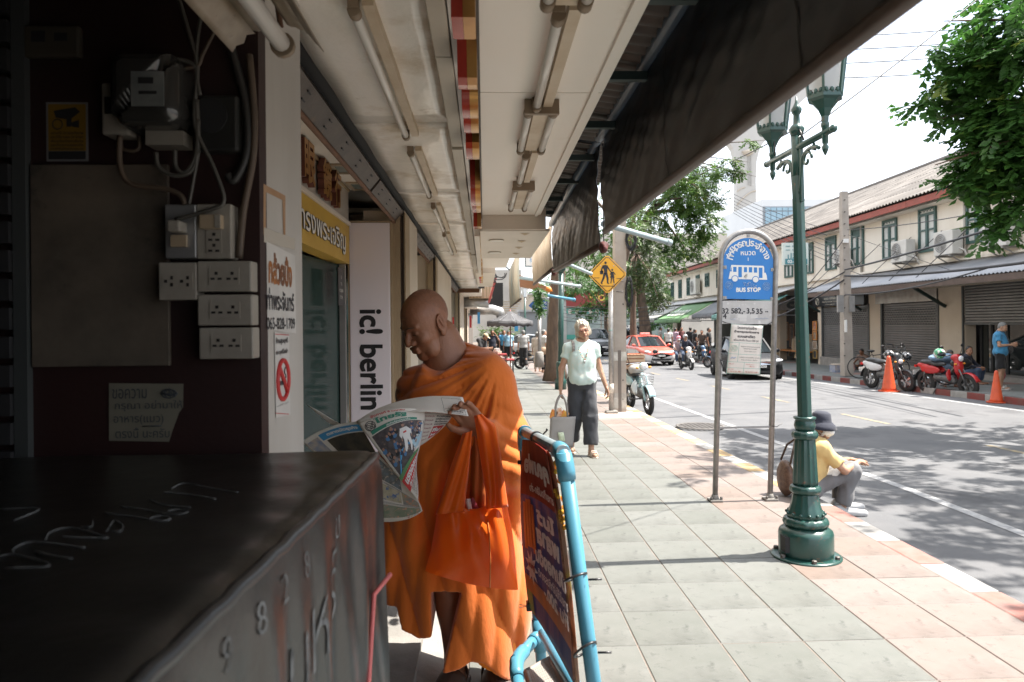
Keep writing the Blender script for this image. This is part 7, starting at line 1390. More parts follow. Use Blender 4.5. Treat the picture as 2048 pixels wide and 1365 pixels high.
fP = bez([[(1045,880,2.66),(1062,876,2.40),(1093,902,2.05)],[(1034,1040,2.68),(1085,1050,2.32),(1128,1080,2.03)],[(1058,1215,2.62),(1098,1268,2.3),(1150,1372,2.0)]])
fPw = lambda u,v,d=0.0: fP(u,v,d+.004*math.sin(40*u+9*v)*math.sin(PI*u)+.005*math.sin(u*21-7*v))
pblue = pm('banner_blue',(.06,.075,.16),(.13,.10,.14),5,.5,tl=.45,stretch=(1,6,.5),spots=((.30,.13,.10),4,.58,.75)); pred = pm('banner_red',(.46,.06,.045),(.36,.05,.04),5,.5,tl=.45,stretch=(1,6,.5)); pwh = pm('banner_white',(.80,.75,.72),(.7,.62,.6),8,.5,tl=.15)
sh_ = MB().sheet(lambda u,v: fPw(u,v),30,30,.0012).build('sheet',pblue,pst)
def pp(u0,u1,v0,v1,mt,nm,d=.022): return MB().sheet(lambda a,b: fPw(u0+(u1-u0)*a,v0+(v1-v0)*b,d),30,14).build(nm,mt,sh_)
pp(0,1,0,.33,pred,'red_panel'); pp(.0,.16,.885,1,pm('banner_green',(.10,.25,.08),rough=.5),'green_corner'); pp(.0,1,.80,.885,pm('banner_orange',(.50,.14,.03),(.3,.12,.08),12,.5),'orange_band')
def mt_(s_,u,v,wu,hv,bold=.05,mat_=pwh,d=.05): text('lettering',s_,lambda a,b,w=0: fPw(u+a,v-b,d),mat_,sh_,width=wu,height=hv,bold=bold,mirror=True)
mt_('คุณพ่อ',.52,.155,.80,.145,.07); mt_('ขายทั้งปลีก-ส่ง',.62,.275,.66,.05,.04)
mt_('โบว์',.66,.42,.44,.085,.07); mt_('พลาส',.66,.53,.54,.085,.07); mt_('ปันกองฉัน',.66,.635,.66,.085,.07); mt_('ขายได้ไม่จำกัดรสชาติ',.68,.72,.62,.05,.03); mt_('หีบ 200.-',.72,.79,.50,.07,.05)
og = pm('banner_sausage',(.55,.13,.03),(.42,.08,.02),26,.5,stretch=(8,1,.4))
for k in range(4): MB().sheet(lambda a,b,k=k: fPw(.07+.075*k+.075*(.5-.5*math.cos(PI*a))*.98,.36+.27*b+.014*math.cos(k*2),.034+.008*math.sin(PI*a)*math.sin(PI*b)**.3),5,10).build('sausage_print',og,sh_)
st_ = [(.20+(.16 if k%2 == 0 else .08)*math.cos(k*PI/9),.735+(.095 if k%2 == 0 else .05)*math.sin(k*PI/9)) for k in range(18)]
MB().add([fPw(.20,.735,.044)]+[fPw(u,v,.04) for u,v in st_],[(0,k+1,(k+1)%18+1) for k in range(18)]).build('starburst',pwh,sh_); mt_('ถูกมาก',.20,.735,.15,.035,.05,pred,.054)
fR = bez([[(1093,900,2.05),(1103,905,2.02),(1108,930,2.0)],[(1122,1040,2.04),(1130,1040,2.0),(1134,1040,1.99)],[(1150,1370,2.0),(1156,1370,1.99),(1160,1370,1.985)]])
bk_ = MB().sheet(fR,6,24,.001).build('front_banner_edge',pm('banner_edge',(.58,.50,.44),(.5,.18,.08),9,.5,stretch=(1,1,.6),spots=((.55,.42,.08),7,.56,.62)),pst)
MB().tube([fP(1,v,.004) for v in np.linspace(0,.98,20)],.0045,6).build('frayed_edge',pm('edge_brown',(.16,.08,.05),(.4,.2,.15),40,.9),pst)
rr = random.Random(5); fl_o = MB()
for k in range(26): v = rr.uniform(.03,.42); p_ = fR(rr.uniform(.4,1.1),v); fl_o.ell(p_+Vector((rr.uniform(-.006,.012),rr.uniform(-.01,.01),rr.uniform(-.01,.01))),(.007,.006,.008),6,4)
tag(fl_o.build('marigold_garland',pm('marigold',(.62,.22,.02),(.55,.35,.03),40,.8),pst),kind='stuff')
q = FQ(1058,1212,2.6); cl_ = thing('binder_clip','small black binder clip on the lower far corner of the banner','clip',tuple(q)); MB().cbox(q,(.02,.035,.03)).build('body',blackp,cl_,bevel=.003); MB().tube([q+Vector((-.01,0,0)),q+Vector((-.035,0,.006)),q+Vector((-.035,0,-.006)),q+Vector((-.01,0,-.002))],.0012,5).build('wire',alum,cl_)
q = FQ(1043,925,2.66); cl_ = thing('binder_clip','small black clip on the far edge of the banner near its top','clip',tuple(q)); MB().cbox(q,(.03,.02,.014)).build('body',blackp,cl_,bevel=.003)
# wire basket on the stand
bs = thing('wire_basket','grey plastic mesh basket resting at the foot of the blue stand','basket',(.17,2.2,.35)); c0,c1,c2_,c3 = FQ(1052,1345,2.30),FQ(1100,1318,2.42),FQ(1142,1400,2.02),FQ(1075,1420,1.95)
mg = pm('mesh_grey',(.30,.27,.24),rough=.5); mb = MB()
for i in range(15):
    t = i/14; a,b = c0.lerp(c3,t),c1.lerp(c2_,t); mb.bar(a,b,.006,.012)
    a,b = c0.lerp(c1,t),c3.lerp(c2_,t); mb.bar(a,b,.006,.012)
tag(mb.build('mesh',mg,bs),kind='stuff')
for a,b in ((c0,c1),(c1,c2_),(c2_,c3),(c3,c0)): MB().tube([a,b],.010,8).build('rim',mg,bs); MB().sheet(lambda u,v: a.lerp(b,u)+Vector((0,0,-.10*v)),6,3,.004).build('side',mg,bs)
# ================================================================== VEHICLES
tyre = pm('tyre',(.018,.018,.019),(.03,.03,.03),20,.8); rimm = pm('rim_metal',(.45,.45,.46),rough=.3,metal=.8); chrome = pm('chrome',(.6,.6,.6),rough=.12,metal=1.0); lampw = pm('headlight',(.7,.72,.75),rough=.08,spec=.8,coat=1); redl_ = pm('tail_red',(.5,.02,.02),rough=.2); carglass = pm('car_glass',(.02,.026,.03),rough=.06,spec=.45)
def paint(nm,c,m=0.0): return pm('paint_'+nm,c,rough=.35,metal=m,coat=.35)
def wheel(par,x,y,r,w,spokes=5,rm=rimm,wire=False):
    o = MB().lathe([(r*.62,-w/2),(r*.92,-w/2),(r,-w*.3),(r,w*.3),(r*.92,w/2),(r*.62,w/2)],(x,y,r),28,axis='x',caps=False).build('wheel',tyre,par,local=True)
    mb = MB().lathe([(r*.64,-w*.42),(r*.70,-w*.44),(r*.70,w*.44),(r*.64,w*.42),(r*.62,0)],(x,y,r),24,axis='x',caps=False).lathe([(.02,-w*.5),(r*.16,-w*.5),(r*.16,w*.5),(.02,w*.5)],(x,y,r),12,axis='x')
    n = 16 if wire else spokes
    for k in range(n): a = 2*PI*k/n; d = Vector((0,math.cos(a),math.sin(a))); mb.bar(Vector((x,y,r))+d*r*.12,Vector((x,y,r))+d*r*.66,.006 if wire else r*.18,.006 if wire else w*.6,up=(1,0,0))
    mb.build('rim',rm,o,local=True); return o
def car(label,loc,rz,lower,upper,split=.70,L=4.6,Wd=1.76,Hh=1.47,taxi=False,plate='',hatch=0.0,grille=blackp,name='parked_car',cat='car'):
    t = thing(name,label,cat,loc,rz); k = L/4.6; w = Wd/2; hs = Hh/1.47
    st = [(-2.30,.66,.36,.60),(-2.22,.82,.25,.70),(-1.95,.93,.20,.78),(-1.5,.985,.19,.85),(-1.0,1,.19,.92),(0,1,.19,.96),(1.2,.995,.19,.99),(1.75,.97,.21,1.0+.03*hatch),(2.12,.90,.26,.97+.05*hatch),(2.28,.78,.38,.80+.1*hatch)]
    def sec(s,row): y,f,zb,zt = s; q = w*f; return [(.0,zb),(q*.86,zb),(q*.985,zb+.10),(q,split-.02 if zt > split+.06 else zb+.6*(zt-zb)),(q,split if zt > split+.06 else zb+.7*(zt-zb)),(q*.985,zt-.09),(q*.93,zt-.02),(q*.75,zt+.015),(0,zt+.035)][row]
    def skin(rows,nm,mt):
        mb = MB()
        for s_ in (1,-1):
            v = [(s_*sec(s,r)[0],s[0]*k,sec(s,r)[1]*hs) for s in st for r in rows]; n = len(rows); f = [(i*n+j,i*n+j+1,(i+1)*n+j+1,(i+1)*n+j) for i in range(len(st)-1) for j in range(n-1)]
            f += [tuple(range(n))[::-1],tuple((len(st)-1)*n+j for j in range(n))]; mb.add(v,[q if s_ > 0 else q[::-1] for q in f],True)
        return mb.build(nm,mt,t,local=True)
    skin((0,1,2,3,4),'body_lower',lower); skin((4,5,6,7,8),'body_upper',upper)
    g = [(-1.12,.80,.93,.80,.945),(-.30,.90,.95,.68,1.40),(.35,.90,.97,.67,1.47),(1.05,.89,.99,.66,1.42),(1.80+.1*hatch,.84,1.0,.74,1.03+.12*hatch)]
    gm = MB(); rf = MB()
    for s_ in (1,-1):
        v = []
        for y,a,z0,b,z1 in g: v += [(s_*w*a,y*k,z0*hs),(s_*w*(a*.45+b*.55),y*k,(z0*.45+z1*.55)*hs),(s_*w*b,y*k,z1*hs),(0,y*k,(z1+.02)*hs)]
        f = [(i*4+j,i*4+j+1,(i+1)*4+j+1,(i+1)*4+j) for i in range(4) for j in range(3) if not (j == 2 and 0 < i < 3)]; gm.add(v,[q if s_ > 0 else q[::-1] for q in f],True)
    for i in (1,2):
        for s_ in (1,-1):
            (y,a,z0,b,z1),(y2,a2,z02,b2,z12) = g[i],g[i+1]; q = [(s_*w*b*1.005,y*k,z1*hs+.012),(0,y*k,z1*hs+.045),(0,y2*k,z12*hs+.045),(s_*w*b2*1.005,y2*k,z12*hs+.012)]; rf.add(q,[(0,1,2,3) if s_ < 0 else (3,2,1,0)],True)
    gm.build('window_glass',carglass,t,local=True); rf.build('roof',upper,t,local=True)
    for s_ in (1,-1):
        pl_ = MB()
        for (y,a,z0,b,z1),wd in ((g[0],.05),): pass
        for i,j in ((0,1),(3,4)): A = g[i]; B = g[j]; pl_.bar((s_*w*(A[1] if i == 0 else A[3]),A[0]*k,(A[2] if i == 0 else A[4])*hs),(s_*w*(B[3] if i == 0 else B[1]),B[0]*k,(B[4] if i == 0 else B[2])*hs+.02),.06,.05)
        pl_.bar((s_*w*.90,.38*k,.97*hs),(s_*w*.68,.38*k,1.46*hs),.05,.09).bar((s_*w*.69,-.3*k,1.405*hs),(s_*w*.68,.38*k,1.465*hs),.05).bar((s_*w*.68,.38*k,1.465*hs),(s_*w*.67,1.05*k,1.425*hs),.05); pl_.build('pillar',upper,t,local=True)
        MB().ell((s_*w*1.08,-.88*k,1.0*hs),(.10,.06,.07),10,7).bar((s_*w*.93,-.86*k,.97*hs),(s_*w*1.03,-.87*k,.99*hs),.03).build('mirror',upper,t,local=True)
        MB().ell((s_*w*.70,-2.10*k,.69*hs),(.20,.14,.062),12,7,rot=(0,s_*-.15,s_*.45)).build('headlight',lampw,t,local=True); MB().ell((s_*w*.72,-2.17*k,.39*hs),(.10,.06,.05),8,6).build('fog_lamp',lampw,t,local=True)
        MB().ell((s_*w*.80,2.12*k,.84*hs),(.14,.12,.075),10,6).build('tail_light',redl_,t,local=True)
        for y in (-1.40,1.33): MB().lathe([(.0,-.01),(.375,-.01),(.375,.012),(0,.012)],(s_*w*.975,y*k,.33),24,axis='x',caps=False).build('wheel_arch',black,t,local=True); wheel(t,s_*(w-.075),y*k,.315,.20)
        for y in (-.25,.75): MB().bar((s_*(w+.003),y*k,.86*hs),(s_*(w+.012),(y+.16)*k,.86*hs),.02,.03).build('handle',upper,t,local=True)
        for y in (-.95,.36,1.25): MB().bar((s_*w*1.001,y*k,.30),(s_*w*.997,y*k,.90*hs),.008,.008).build('door_gap',black,t,local=True)
    MB().add([(-w*.52,-2.262*k,.66*hs),(w*.52,-2.262*k,.66*hs),(w*.48,-2.30*k,.56*hs),(-w*.48,-2.30*k,.56*hs)],[(0,1,2,3)]).build('grille',grille,t,local=True)
    MB().prism([(-w*.60,.36),(w*.60,.36),(w*.5,.27),(-w*.5,.27)][::-1],.06,lambda u,v,q: (u,-2.33*k+q,v*hs)).build('lower_grille',blackp,t,local=True); MB().bar((-w*.45,-2.29*k,.635*hs),(w*.45,-2.29*k,.635*hs),.02,.03).build('chrome_bar',chrome,t,local=True)
    MB().box((-.17,-2.345*k,.46*hs),(.17,-2.325*k,.54*hs)).build('plate',wht,t,local=True)
    if plate: text('plate_lettering',plate,lambda u,v,q=0: (u,-2.347*k,.50*hs+v),blackink,t,width=.28,height=.05,local=True)
    if taxi:
        MB().box((-.26,.0,1.50*hs),(.26,.16,1.62*hs)).build('roof_sign',pm('taxi_sign',(.62,.15,.12),(.7,.4,.35),6),t,local=True,bevel=.03); text('lettering','TAXI-METER',lambda u,v,q=0: (u,-.003,1.56*hs+v),wht,t,width=.46,height=.06,bold=.04,local=True)
    return t
GP = lambda px,Y: place(px,700,Y)
def road(px,Y): p = place(px,700,Y); return (p[0],p[1],p[2]-.146)
tred_ = paint('taxi_red',(.60,.12,.085)); twh = paint('white',(.72,.71,.70)); cblk = pm('paint_black',(.010,.011,.013),rough=.5,spec=.3); cgry = paint('grey',(.11,.115,.12),.4); csil = paint('silver',(.48,.50,.52),.5)
car('red and white taxi with roof sign coming down the road',road(1291,37),rad(7),twh,tred_,.79,taxi=True,plate='ทธ 2610')
car('shiny black hatchback half hidden behind the hanging bus stop notice',road(1488,26.0),rad(-5),cblk,cblk,L=4.2,Hh=1.46,hatch=1,plate='3 8952',grille=chrome)
car('grey pickup with wide grille behind the woman in mint',road(1190,48),rad(6),cgry,cgry,L=4.9,Wd=1.88,Hh=1.78,hatch=1)
car('silver car parked beyond the walking man at the pavement end',road(1068,44),rad(80),csil,csil)
car('pale van far behind the red taxi',road(1272,58),rad(8),csil,twh,L=4.6,Wd=1.8,Hh=1.95,hatch=1)
# three wheeler far off
l_ = road(1250,50); t = thing('three_wheeler','small blue three wheeled taxi with silver canopy far up the road','tuk tuk',l_,rad(5)); bl_ = paint('tuk_blue',(.03,.08,.25))
wheel(t,0,-1.1,.24,.12); wheel(t,.5,.7,.24,.14); wheel(t,-.5,.7,.24,.14)
MB().prism([(-1.3,.45),(-1.1,.85),(-.5,.80),(-.4,.40),(1.2,.40),(1.2,1.0),(.5,.95),(.4,.3),(-1.2,.3)],1.2,lambda u,v,q: (q-.6,u,v)).build('body',bl_,t,local=True); MB().sheet(lambda u,v: ((u-.5)*1.3,-1.0+2.3*v,1.72+.10*math.sin(PI*u)),8,4,.04).build('canopy',csil,t,local=True)
for x in (-.6,.6):
    for y in (-.9,1.2): MB().tube([(x,y,.6),(x,y,1.72)],.02,6).build('post',chrome,t,local=True)
MB().ell((0,-1.36,.7),(.12,.08,.12),10,7).build('headlight',lampw,t,local=True); MB().add([(-.5,-.95,.9),(.5,-.95,.9),(.5,-.9,1.6),(-.5,-.9,1.6)],[(0,1,2,3)]).build('windscreen',carglass,t,local=True)
# --- motorcycles
seatm = pm('seat_black',(.02,.02,.02),rough=.45); eng = pm('engine_grey',(.16,.16,.16),(.09,.09,.09),20,.45,.6); amber = pm('amber',(.7,.28,.03),rough=.2)
def moto(label,loc,rz,body,shield,style='scooter',accent=None,lean=0.06,wire=False,mir=True):
    t = thing('parked_motorcycle',label,'motorcycle',loc,rz); t.rotation_euler = (0,lean,rz); B = lambda mb,n,m,**k: mb.build(n,m,t,local=True,**k); accent = accent or body
    cub = style == 'cub'; r = .285 if style != 'scooter' else .255; yf,yr = -.64,.60; wdt = .075 if style != 'scooter' else .10
    wheel(t,0,yf,r,wdt,rm=rimm if style != 'red' else eng,wire=cub); wheel(t,0,yr,r,wdt*1.15,rm=rimm if style != 'red' else eng,wire=cub)
    hd = Vector((0,-.36,.93)); ax = Vector((0,yf,r))
    for s in (-1,1): B(MB().tube([ax+Vector((s*.065,0,0)),ax+Vector((s*.065,.10,.25)),hd+Vector((s*.06,-.04,-.18))],.022,8),'fork',body if cub else eng)
    B(MB().sheet(lambda u,v: Vector(((u-.5)*.13,yf+.0-(r+.03)*math.cos(.35+2.0*v),r+(r+.03)*math.sin(.35+2.0*v)-.015*(2*u-1)**2)),6,12,.008),'front_fender',body)
    B(MB().tube([(s*.33*abs(s),-.28+.06*abs(s),1.02-.02*abs(s)) if abs(s) > .2 else (s*.3,-.34,.97) for s in (-1,-.7,-.3,.0,.3,.7,1)],.014,8),'handlebar',chrome if cub else blackp)
    for s in (-1,1):
        B(MB().tube([(s*.24,-.235,1.005),(s*.355,-.215,.995)],.021,8),'grip',blackp)
        if mir: B(MB().tube([(s*.22,-.25,1.01),(s*.27,-.26,1.12),(s*.30,-.25,1.20)],.007,5),'mirror_stem',blackp); B(MB().ell((s*.32,-.25,1.225),(.062,.012,.042),12,6),'mirror',blackp)
        B(MB().ell((s*.13,-.44,.80 if not cub else .93),(.035,.03,.025),8,6),'indicator',amber)
        V,F = surf(lambda P: smax(smin(cone(P,(s*.075,-.30,.80),(s*.16,-.27,.55),.055,.06),cone(P,(s*.16,-.27,.55),(s*.12,-.18,.30),.06,.035),.06),np.abs(P[...,1]+.24-.12*(P[...,2]-.55)-1.1*(P[...,0]*s-.12)**2*3)-.018,.008),(min(0,s*.26)-.02,-.42,.2),(max(0,s*.26)+.02,-.05,.92),.016); rawmesh('leg_shield',V,F,shield,t)
        V,F = surf(lambda P: smin(ellip(P,(s*.085,.38,.62),(.045,.30,.11)),ellip(P,(s*.06,.62,.72),(.04,.20,.07)),.05),(min(0,s*.17)-.03,-.02,.45),(max(0,s*.17)+.03,.92,.86),.018); rawmesh('side_panel',V,F,accent,t)
        B(MB().tube([(s*.10,yr,r),(s*.10,.52,.66)],.02,8),'shock',chrome if cub else eng)
    V,F = surf(lambda P: smax(smin(ellip(P,(0,.20,.76),(.12,.22,.075)),ellip(P,(0,.50,.80),(.11,.26,.07)),.06),.72-P[...,2],.02),(-.17,-.1,.66),(.17,.85,.92),.018); rawmesh('seat',V,F,seatm,t)
    if cub: B(MB().ell((0,-.42,.95),(.085,.10,.085),14,10),'headlamp_shell',body); B(MB().lathe([(.075,-.03),(.07,-.055),(.03,-.07)],(0,-.46,.95),18,axis='y'),'headlight',lampw)
    else:
        V,F = surf(lambda P: smin(ellip(P,(0,-.40,.72),(.12,.09,.22)),ellip(P,(0,-.34,.95),(.13,.10,.09)),.06),(-.18,-.54,.42),(.18,-.18,1.1),.018); rawmesh('front_cowl',V,F,body,t); B(MB().ell((0,-.485 if style != 'scooter' else -.46,.80 if style != 'red' else .93),(.075,.035,.07),12,8),'headlight',lampw)
    V,F = surf(lambda P: smin(cone(P,(0,-.20,.42),(0,.25,.42),.09,.10),cone(P,(0,-.25,.35),(0,-.05,.38),.07,.08),.05),(-.2,-.4,.2),(.2,.45,.6),.02); rawmesh('engine',V,F,eng,t)
    B(MB().bar((0,.1,.40),(0,yr,r),.06,.07).bar((0,-.34,.80),(0,-.1,.50),.05),'frame_tube',body if cub else eng); B(MB().tube([(.10,.0,.30),(.14,.25,.26),(.15,.42,.30),(.15,.88,.38)],[.022,.025,.045,.042],10),'exhaust',chrome if style != 'scooter' else eng)
    B(MB().sheet(lambda u,v: Vector(((u-.5)*.15,yr+(r+.04)*math.cos(2.3-2.2*v),r+(r+.04)*math.sin(2.3-2.2*v))),4,10,.008),'rear_fender',blackp if not cub else body); B(MB().box((-.07,.84,.66),(.07,.90,.72)),'tail_light',redl_); B(MB().box((-.10,.92,.46),(.10,.93,.58)),'plate',wht)
    B(MB().tube([(-.08,.15,.28),(-.20,.22,.02)],.013,6),'side_stand',eng); B(MB().tube([(-.20,-.02,.26),(.20,-.02,.26)],.016,6),'footrest',blackp)
    return t
lbl_ = pm('cub_blue',(.36,.56,.60),rough=.35,coat=.5); shw = pm('shield_white',(.62,.66,.66),rough=.4)
cub = moto('pale blue step through motorcycle carrying a wooden crate, parked at the near kerb',road(1277,14.6),rad(5),lbl_,shw,'cub',lean=-.04,wire=True)
cr_t = thing('wooden_crate','slatted wooden crate with orange straps tied over a grey pack on the blue motorcycle','crate',tuple(Vector(cub.location)+Vector((-.04,.44,.86))),rad(5)); slat = pm('crate_slat',(.48,.34,.23),(.4,.28,.18),9,.6)
for x in (-.19,.19):
    for k in range(4): MB().box((x-.006,-.27,.0+.075*k),(x+.006,.27,.058+.075*k)).build('slat',slat,cr_t,local=True)
for y in (-.27,.27):
    for k in range(4): MB().box((-.19,y-.006,.0+.075*k),(.19,y+.006,.058+.075*k)).build('slat',slat,cr_t,local=True)
for k in range(5): MB().box((-.19+.077*k,-.28,.296),(-.125+.077*k,.28,.306)).build('slat',slat,cr_t,local=True)
for y in (-.18,-.02,.14): MB().box((-.20,y,-.005),(.20,y+.02,.312)).build('strap',pm('strap_orange',(.55,.15,.06),rough=.6),cr_t,local=True)
pk = thing('canvas_pack','grey canvas pack under the crate on the blue motorcycle seat','bag',tuple(Vector(cub.location)+Vector((-.02,.14,.78))),rad(5)); V,F = surf(lambda P: ellip(P,(0,0,.07),(.17,.16,.12))+.006*wob(P,40),(-.24,-.22,-.1),(.24,.22,.25),.018); rawmesh('pack',V,F,pm('pack_grey',(.42,.40,.38),(.34,.32,.3),9),pk)
bk = MB()
for k in range(5):
    z = .60+.05*k; q = .10+.008*k; bk.tube([(-q,-.50,z),(q,-.50,z),(q,-.68-.005*k,z),(-q,-.68-.005*k,z),(-q,-.50,z)],.005,5)
for x in np.linspace(-.12,.12,6): bk.tube([(x,-.70,.80),(x*.8,-.68,.60),(x*.8,-.50,.60)],.004,4)
bk.build('front_basket',chrome,cub,local=True)
moto('black and white scooter parked at the far kerb behind an orange cone',road(1776,19.2),rad(14),paint('dkgrey',(.03,.035,.04)),blackp,'sport',paint('sc_white',(.6,.6,.6)),lean=-.07)
redb_ = moto('bright red motorcycle parked at the far kerb with a helmet and denim on it',road(1893,17.4),rad(12),paint('moto_red',(.45,.012,.015)),paint('moto_red',(.45,.012,.015)),'red',lean=-.07)
hp_ = Vector(redb_.location)
def helmet(label,p,c1,c2):
    t = thing('helmet',label,'helmet',tuple(p)); V,F = surf(lambda P: smax(ellip(P,(0,0,.0),(.125,.145,.13)),-ellip(P,(0,-.14,-.02),(.10,.10,.05)),.015),(-.16,-.18,-.15),(.16,.18,.16),.014); rawmesh('shell',V,F,pm('helmet_'+c1[0],c1[1],c2,9,.2,coat=.5,lo=.48,hi=.52),t); MB().ell((0,-.06,-.02),(.112,.09,.055),14,8).build('visor',carglass,t,local=True); return t
helmet('green and white full helmet hanging on the red motorcycle\'s handlebar',hp_+Vector((-.38,-.30,1.05)),('green',(.05,.30,.14)),(.6,.6,.58)); helmet('black helmet on the left handle of the black and white scooter',Vector(road(1776,19.2))+Vector((-.15,-.30,.98)),('black',(.015,.015,.016)),(.5,.5,.5)); helmet('second dark helmet at the front of the black and white scooter',Vector(road(1790,19.0))+Vector((.25,-.1,.92)),('black',(.015,.015,.016)),(.5,.5,.5))
t = thing('denim_jacket','crumpled pale denim jacket laid over the red motorcycle','jacket',tuple(hp_+Vector((.05,.25,.85)))); V,F = surf(lambda P: smin(ellip(P,(0,0,.07),(.34,.18,.11)),ellip(P,(.22,.05,.02),(.18,.14,.11)),.05)+.018*wob(P,24)+.008*wob(P,50,2),(-.5,-.32,-.15),(.5,.32,.3),.02); rawmesh('cloth',V,F,pm('denim',(.22,.32,.44),(.15,.24,.36),14,.85,bump=.3),t)
t = thing('black_sack','black plastic sack on the tank of the red motorcycle','bag',tuple(hp_+Vector((.18,-.28,.74)))); V,F = surf(lambda P: ellip(P,(0,0,.06),(.26,.14,.13))+.012*wob(P,34),(-.36,-.24,-.12),(.36,.24,.3),.018); rawmesh('sack',V,F,pm('sack_black',(.012,.012,.013),rough=.3),t)
rider = moto('white scooter ridden towards us with its lamp on',road(1372,32.0),rad(4),paint('sc_pearl',(.55,.54,.53)),blackp,'scooter',lean=0.0)
RID = dict(pelvis=(0,.25,.84),neck=(0,.12,1.32),head=(0,.06,1.47),shL=(.18,.13,1.27),shR=(-.18,.13,1.27),elL=(.30,-.08,1.08),elR=(-.30,-.08,1.08),wrL=(.30,-.22,1.02),wrR=(-.30,-.22,1.02),hipL=(.10,.24,.82),hipR=(-.10,.24,.82),knL=(.19,-.16,.70),knR=(-.19,-.16,.70),anL=(.15,-.06,.34),anR=(-.15,-.06,.34),toL=(.16,-.20,.29),toR=(-.16,-.20,.29))
def helm(col): return lambda o,h: (h(lambda P: smax(ellip(P,(0,.014,.03),(.112,.13,.118)),-ellip(P,(0,-.12,-.015),(.08,.08,.06)),.015),(-.14,-.15,-.12),(.14,.17,.17),.016,'helmet',col),)
rl = road(1372,32.0)
human('rider in navy jacket and grey helmet on the white scooter',rl,rad(4),1.68,RID,shirt=navy,pants=MATS['cloth_jeans'],sleeve=1.9,skin=skinA,shoes=wht,res=.026,hres=.014,hat=helm(pm('helm_grey',(.3,.3,.31),rough=.25,coat=.5)))
human('passenger in pink helmet and white mask behind the scooter rider',(rl[0]-.16,rl[1]+.55,rl[2]),rad(4),1.60,RID,shirt=cloth('rose',(.45,.32,.33)),pants=MATS['cloth_jeans'],sleeve=1.9,skin=skinB,shoes=wht,res=.028,hres=.016,hat=lambda o,h: (helm(pm('helm_pink',(.62,.22,.28),rough=.3))(o,h),maskf(o,h)))
moto('silver motorcycle parked behind the scooter rider',road(1347,36),rad(38),csil,blackp,'red'); moto('blue fronted scooter parked right of the scooter rider',road(1392,33.5),rad(40),paint('moto_blue',(.06,.12,.22)),blackp,'scooter',csil)
moto('dark motorcycle parked by the far kerb under the awnings',road(1332,41),rad(50),cblk,blackp,'red'); moto('dark scooter parked on the pavement beyond the street name post',GP(1066,31),rad(75),cblk,blackp,'scooter')
# --- bicycle
l_ = place(1756,735,21.6); by = thing('bicycle','black bicycle with a wire basket leaning behind the black and white scooter','bicycle',l_,rad(62)); bt = lambda n,*p,r=.014,m=blackp: MB().tube(p,r,6).build(n,m,by,local=True)
for y in (-.52,.52): MB().tube([(0,y+.33*math.cos(q),.34+.33*math.sin(q)) for q in np.linspace(0,2*PI,29)],.018,6,False).build('wheel',tyre,by,local=True)
bt('frame',(0,-.40,.85),(0,-.02,.30),(0,.18,.82)); bt('top_tube',(0,-.40,.80),(0,.14,.72)); bt('chain_stay',(0,-.02,.30),(0,.52,.34)); bt('seat_stay',(0,.17,.75),(0,.52,.34)); bt('fork',(0,-.40,.85),(0,-.52,.34)); bt('handlebar',(-.28,-.25,1.08),(-.2,-.40,1.06),(0,-.42,1.0),(.2,-.40,1.06),(.28,-.25,1.08)); MB().ell((0,.2,.86),(.08,.13,.04),10,6).build('saddle',seatm,by,local=True)
mb = MB()
for z in (.80,.90,1.0): mb.tube([(-.15,-.50,z),(.15,-.50,z),(.15,-.74,z),(-.15,-.74,z),(-.15,-.50,z)],.008,4)
for x in (-.15,-.05,.05,.15): mb.tube([(x,-.50,1.0),(x,-.52,.8),(x,-.72,.8),(x,-.74,1.0)],.006,4)
mb.build('basket',eng,by,local=True)
# --- cones
cor = pm('cone_orange',(.62,.085,.02),(.5,.07,.025),7,.45,spots=((.35,.12,.08),14,.66,.74))
for px,Y,h_,lb in ((1777,18.6,.95,'orange traffic cone in front of the black and white scooter'),(1992,15.3,.68,'orange traffic cone at the kerb below the man in blue')):
    l_ = road(px,Y); t = thing('traffic_cone',lb,'traffic cone',l_,group='orange traffic cones along the far kerb'); q = h_/.75 if h_ > .8 else .95
    MB().lathe([(.155*q,.03),(.13*q,.08*q),(.042*q,.70*q),(.028*q,.745*q),(.012*q,.75*q)],(0,0,0),24).build('cone',cor,t,local=True); MB().prism([(.2*q*math.cos(a+PI/8)*1.06,.2*q*math.sin(a+PI/8)*1.06) for a in np.linspace(0,2*PI,9)[:-1]],.03,lambda u,v,w: (u,v,w)).build('foot',cor,t,local=True,bevel=.01)
# --- near shops: parasol, tables
l_ = place(1021,700,26.5); um = thing('parasol','dark grey market parasol with scalloped edge over the pavement stall','parasol',l_); pg = pm('parasol_grey',(.055,.055,.06),(.08,.08,.085),3,.7,spots=((.3,.2,.13),4,.64,.75)); ztop,zr = float(aY(1030,622,26.5)[2])-l_[2],float(aY(1030,643,26.5)[2])-l_[2]
MB().tube([(0,0,0),(0,0,ztop+.05)],.022,8).build('pole',pm('pole_red',(.25,.08,.07),rough=.5),um,local=True)
for k in range(8):
    a0,a1 = 2*PI*k/8+.2,2*PI*(k+1)/8+.2; R_ = .88; A = Vector((R_*math.cos(a0),R_*math.sin(a0),zr)); Bv = Vector((R_*math.cos(a1),R_*math.sin(a1),zr)); T = Vector((0,0,ztop))
    MB().sheet(lambda u,v: T.lerp(A.lerp(Bv,u),v)-Vector((0,0,.05*math.sin(PI*v)+.03*math.sin(PI*u)*v)),4,5,.006).build('canopy_panel',pg,um,local=True); MB().sheet(lambda u,v: A.lerp(Bv,u)*1.0-Vector((0,0,.03*math.sin(PI*u)+.16*v+.025*v*math.cos(u*4*PI))),8,2,.004).build('valance',pg,um,local=True); MB().bar(T-Vector((0,0,.04)),A-Vector((0,0,.02)),.012).build('rib',alum,um,local=True)
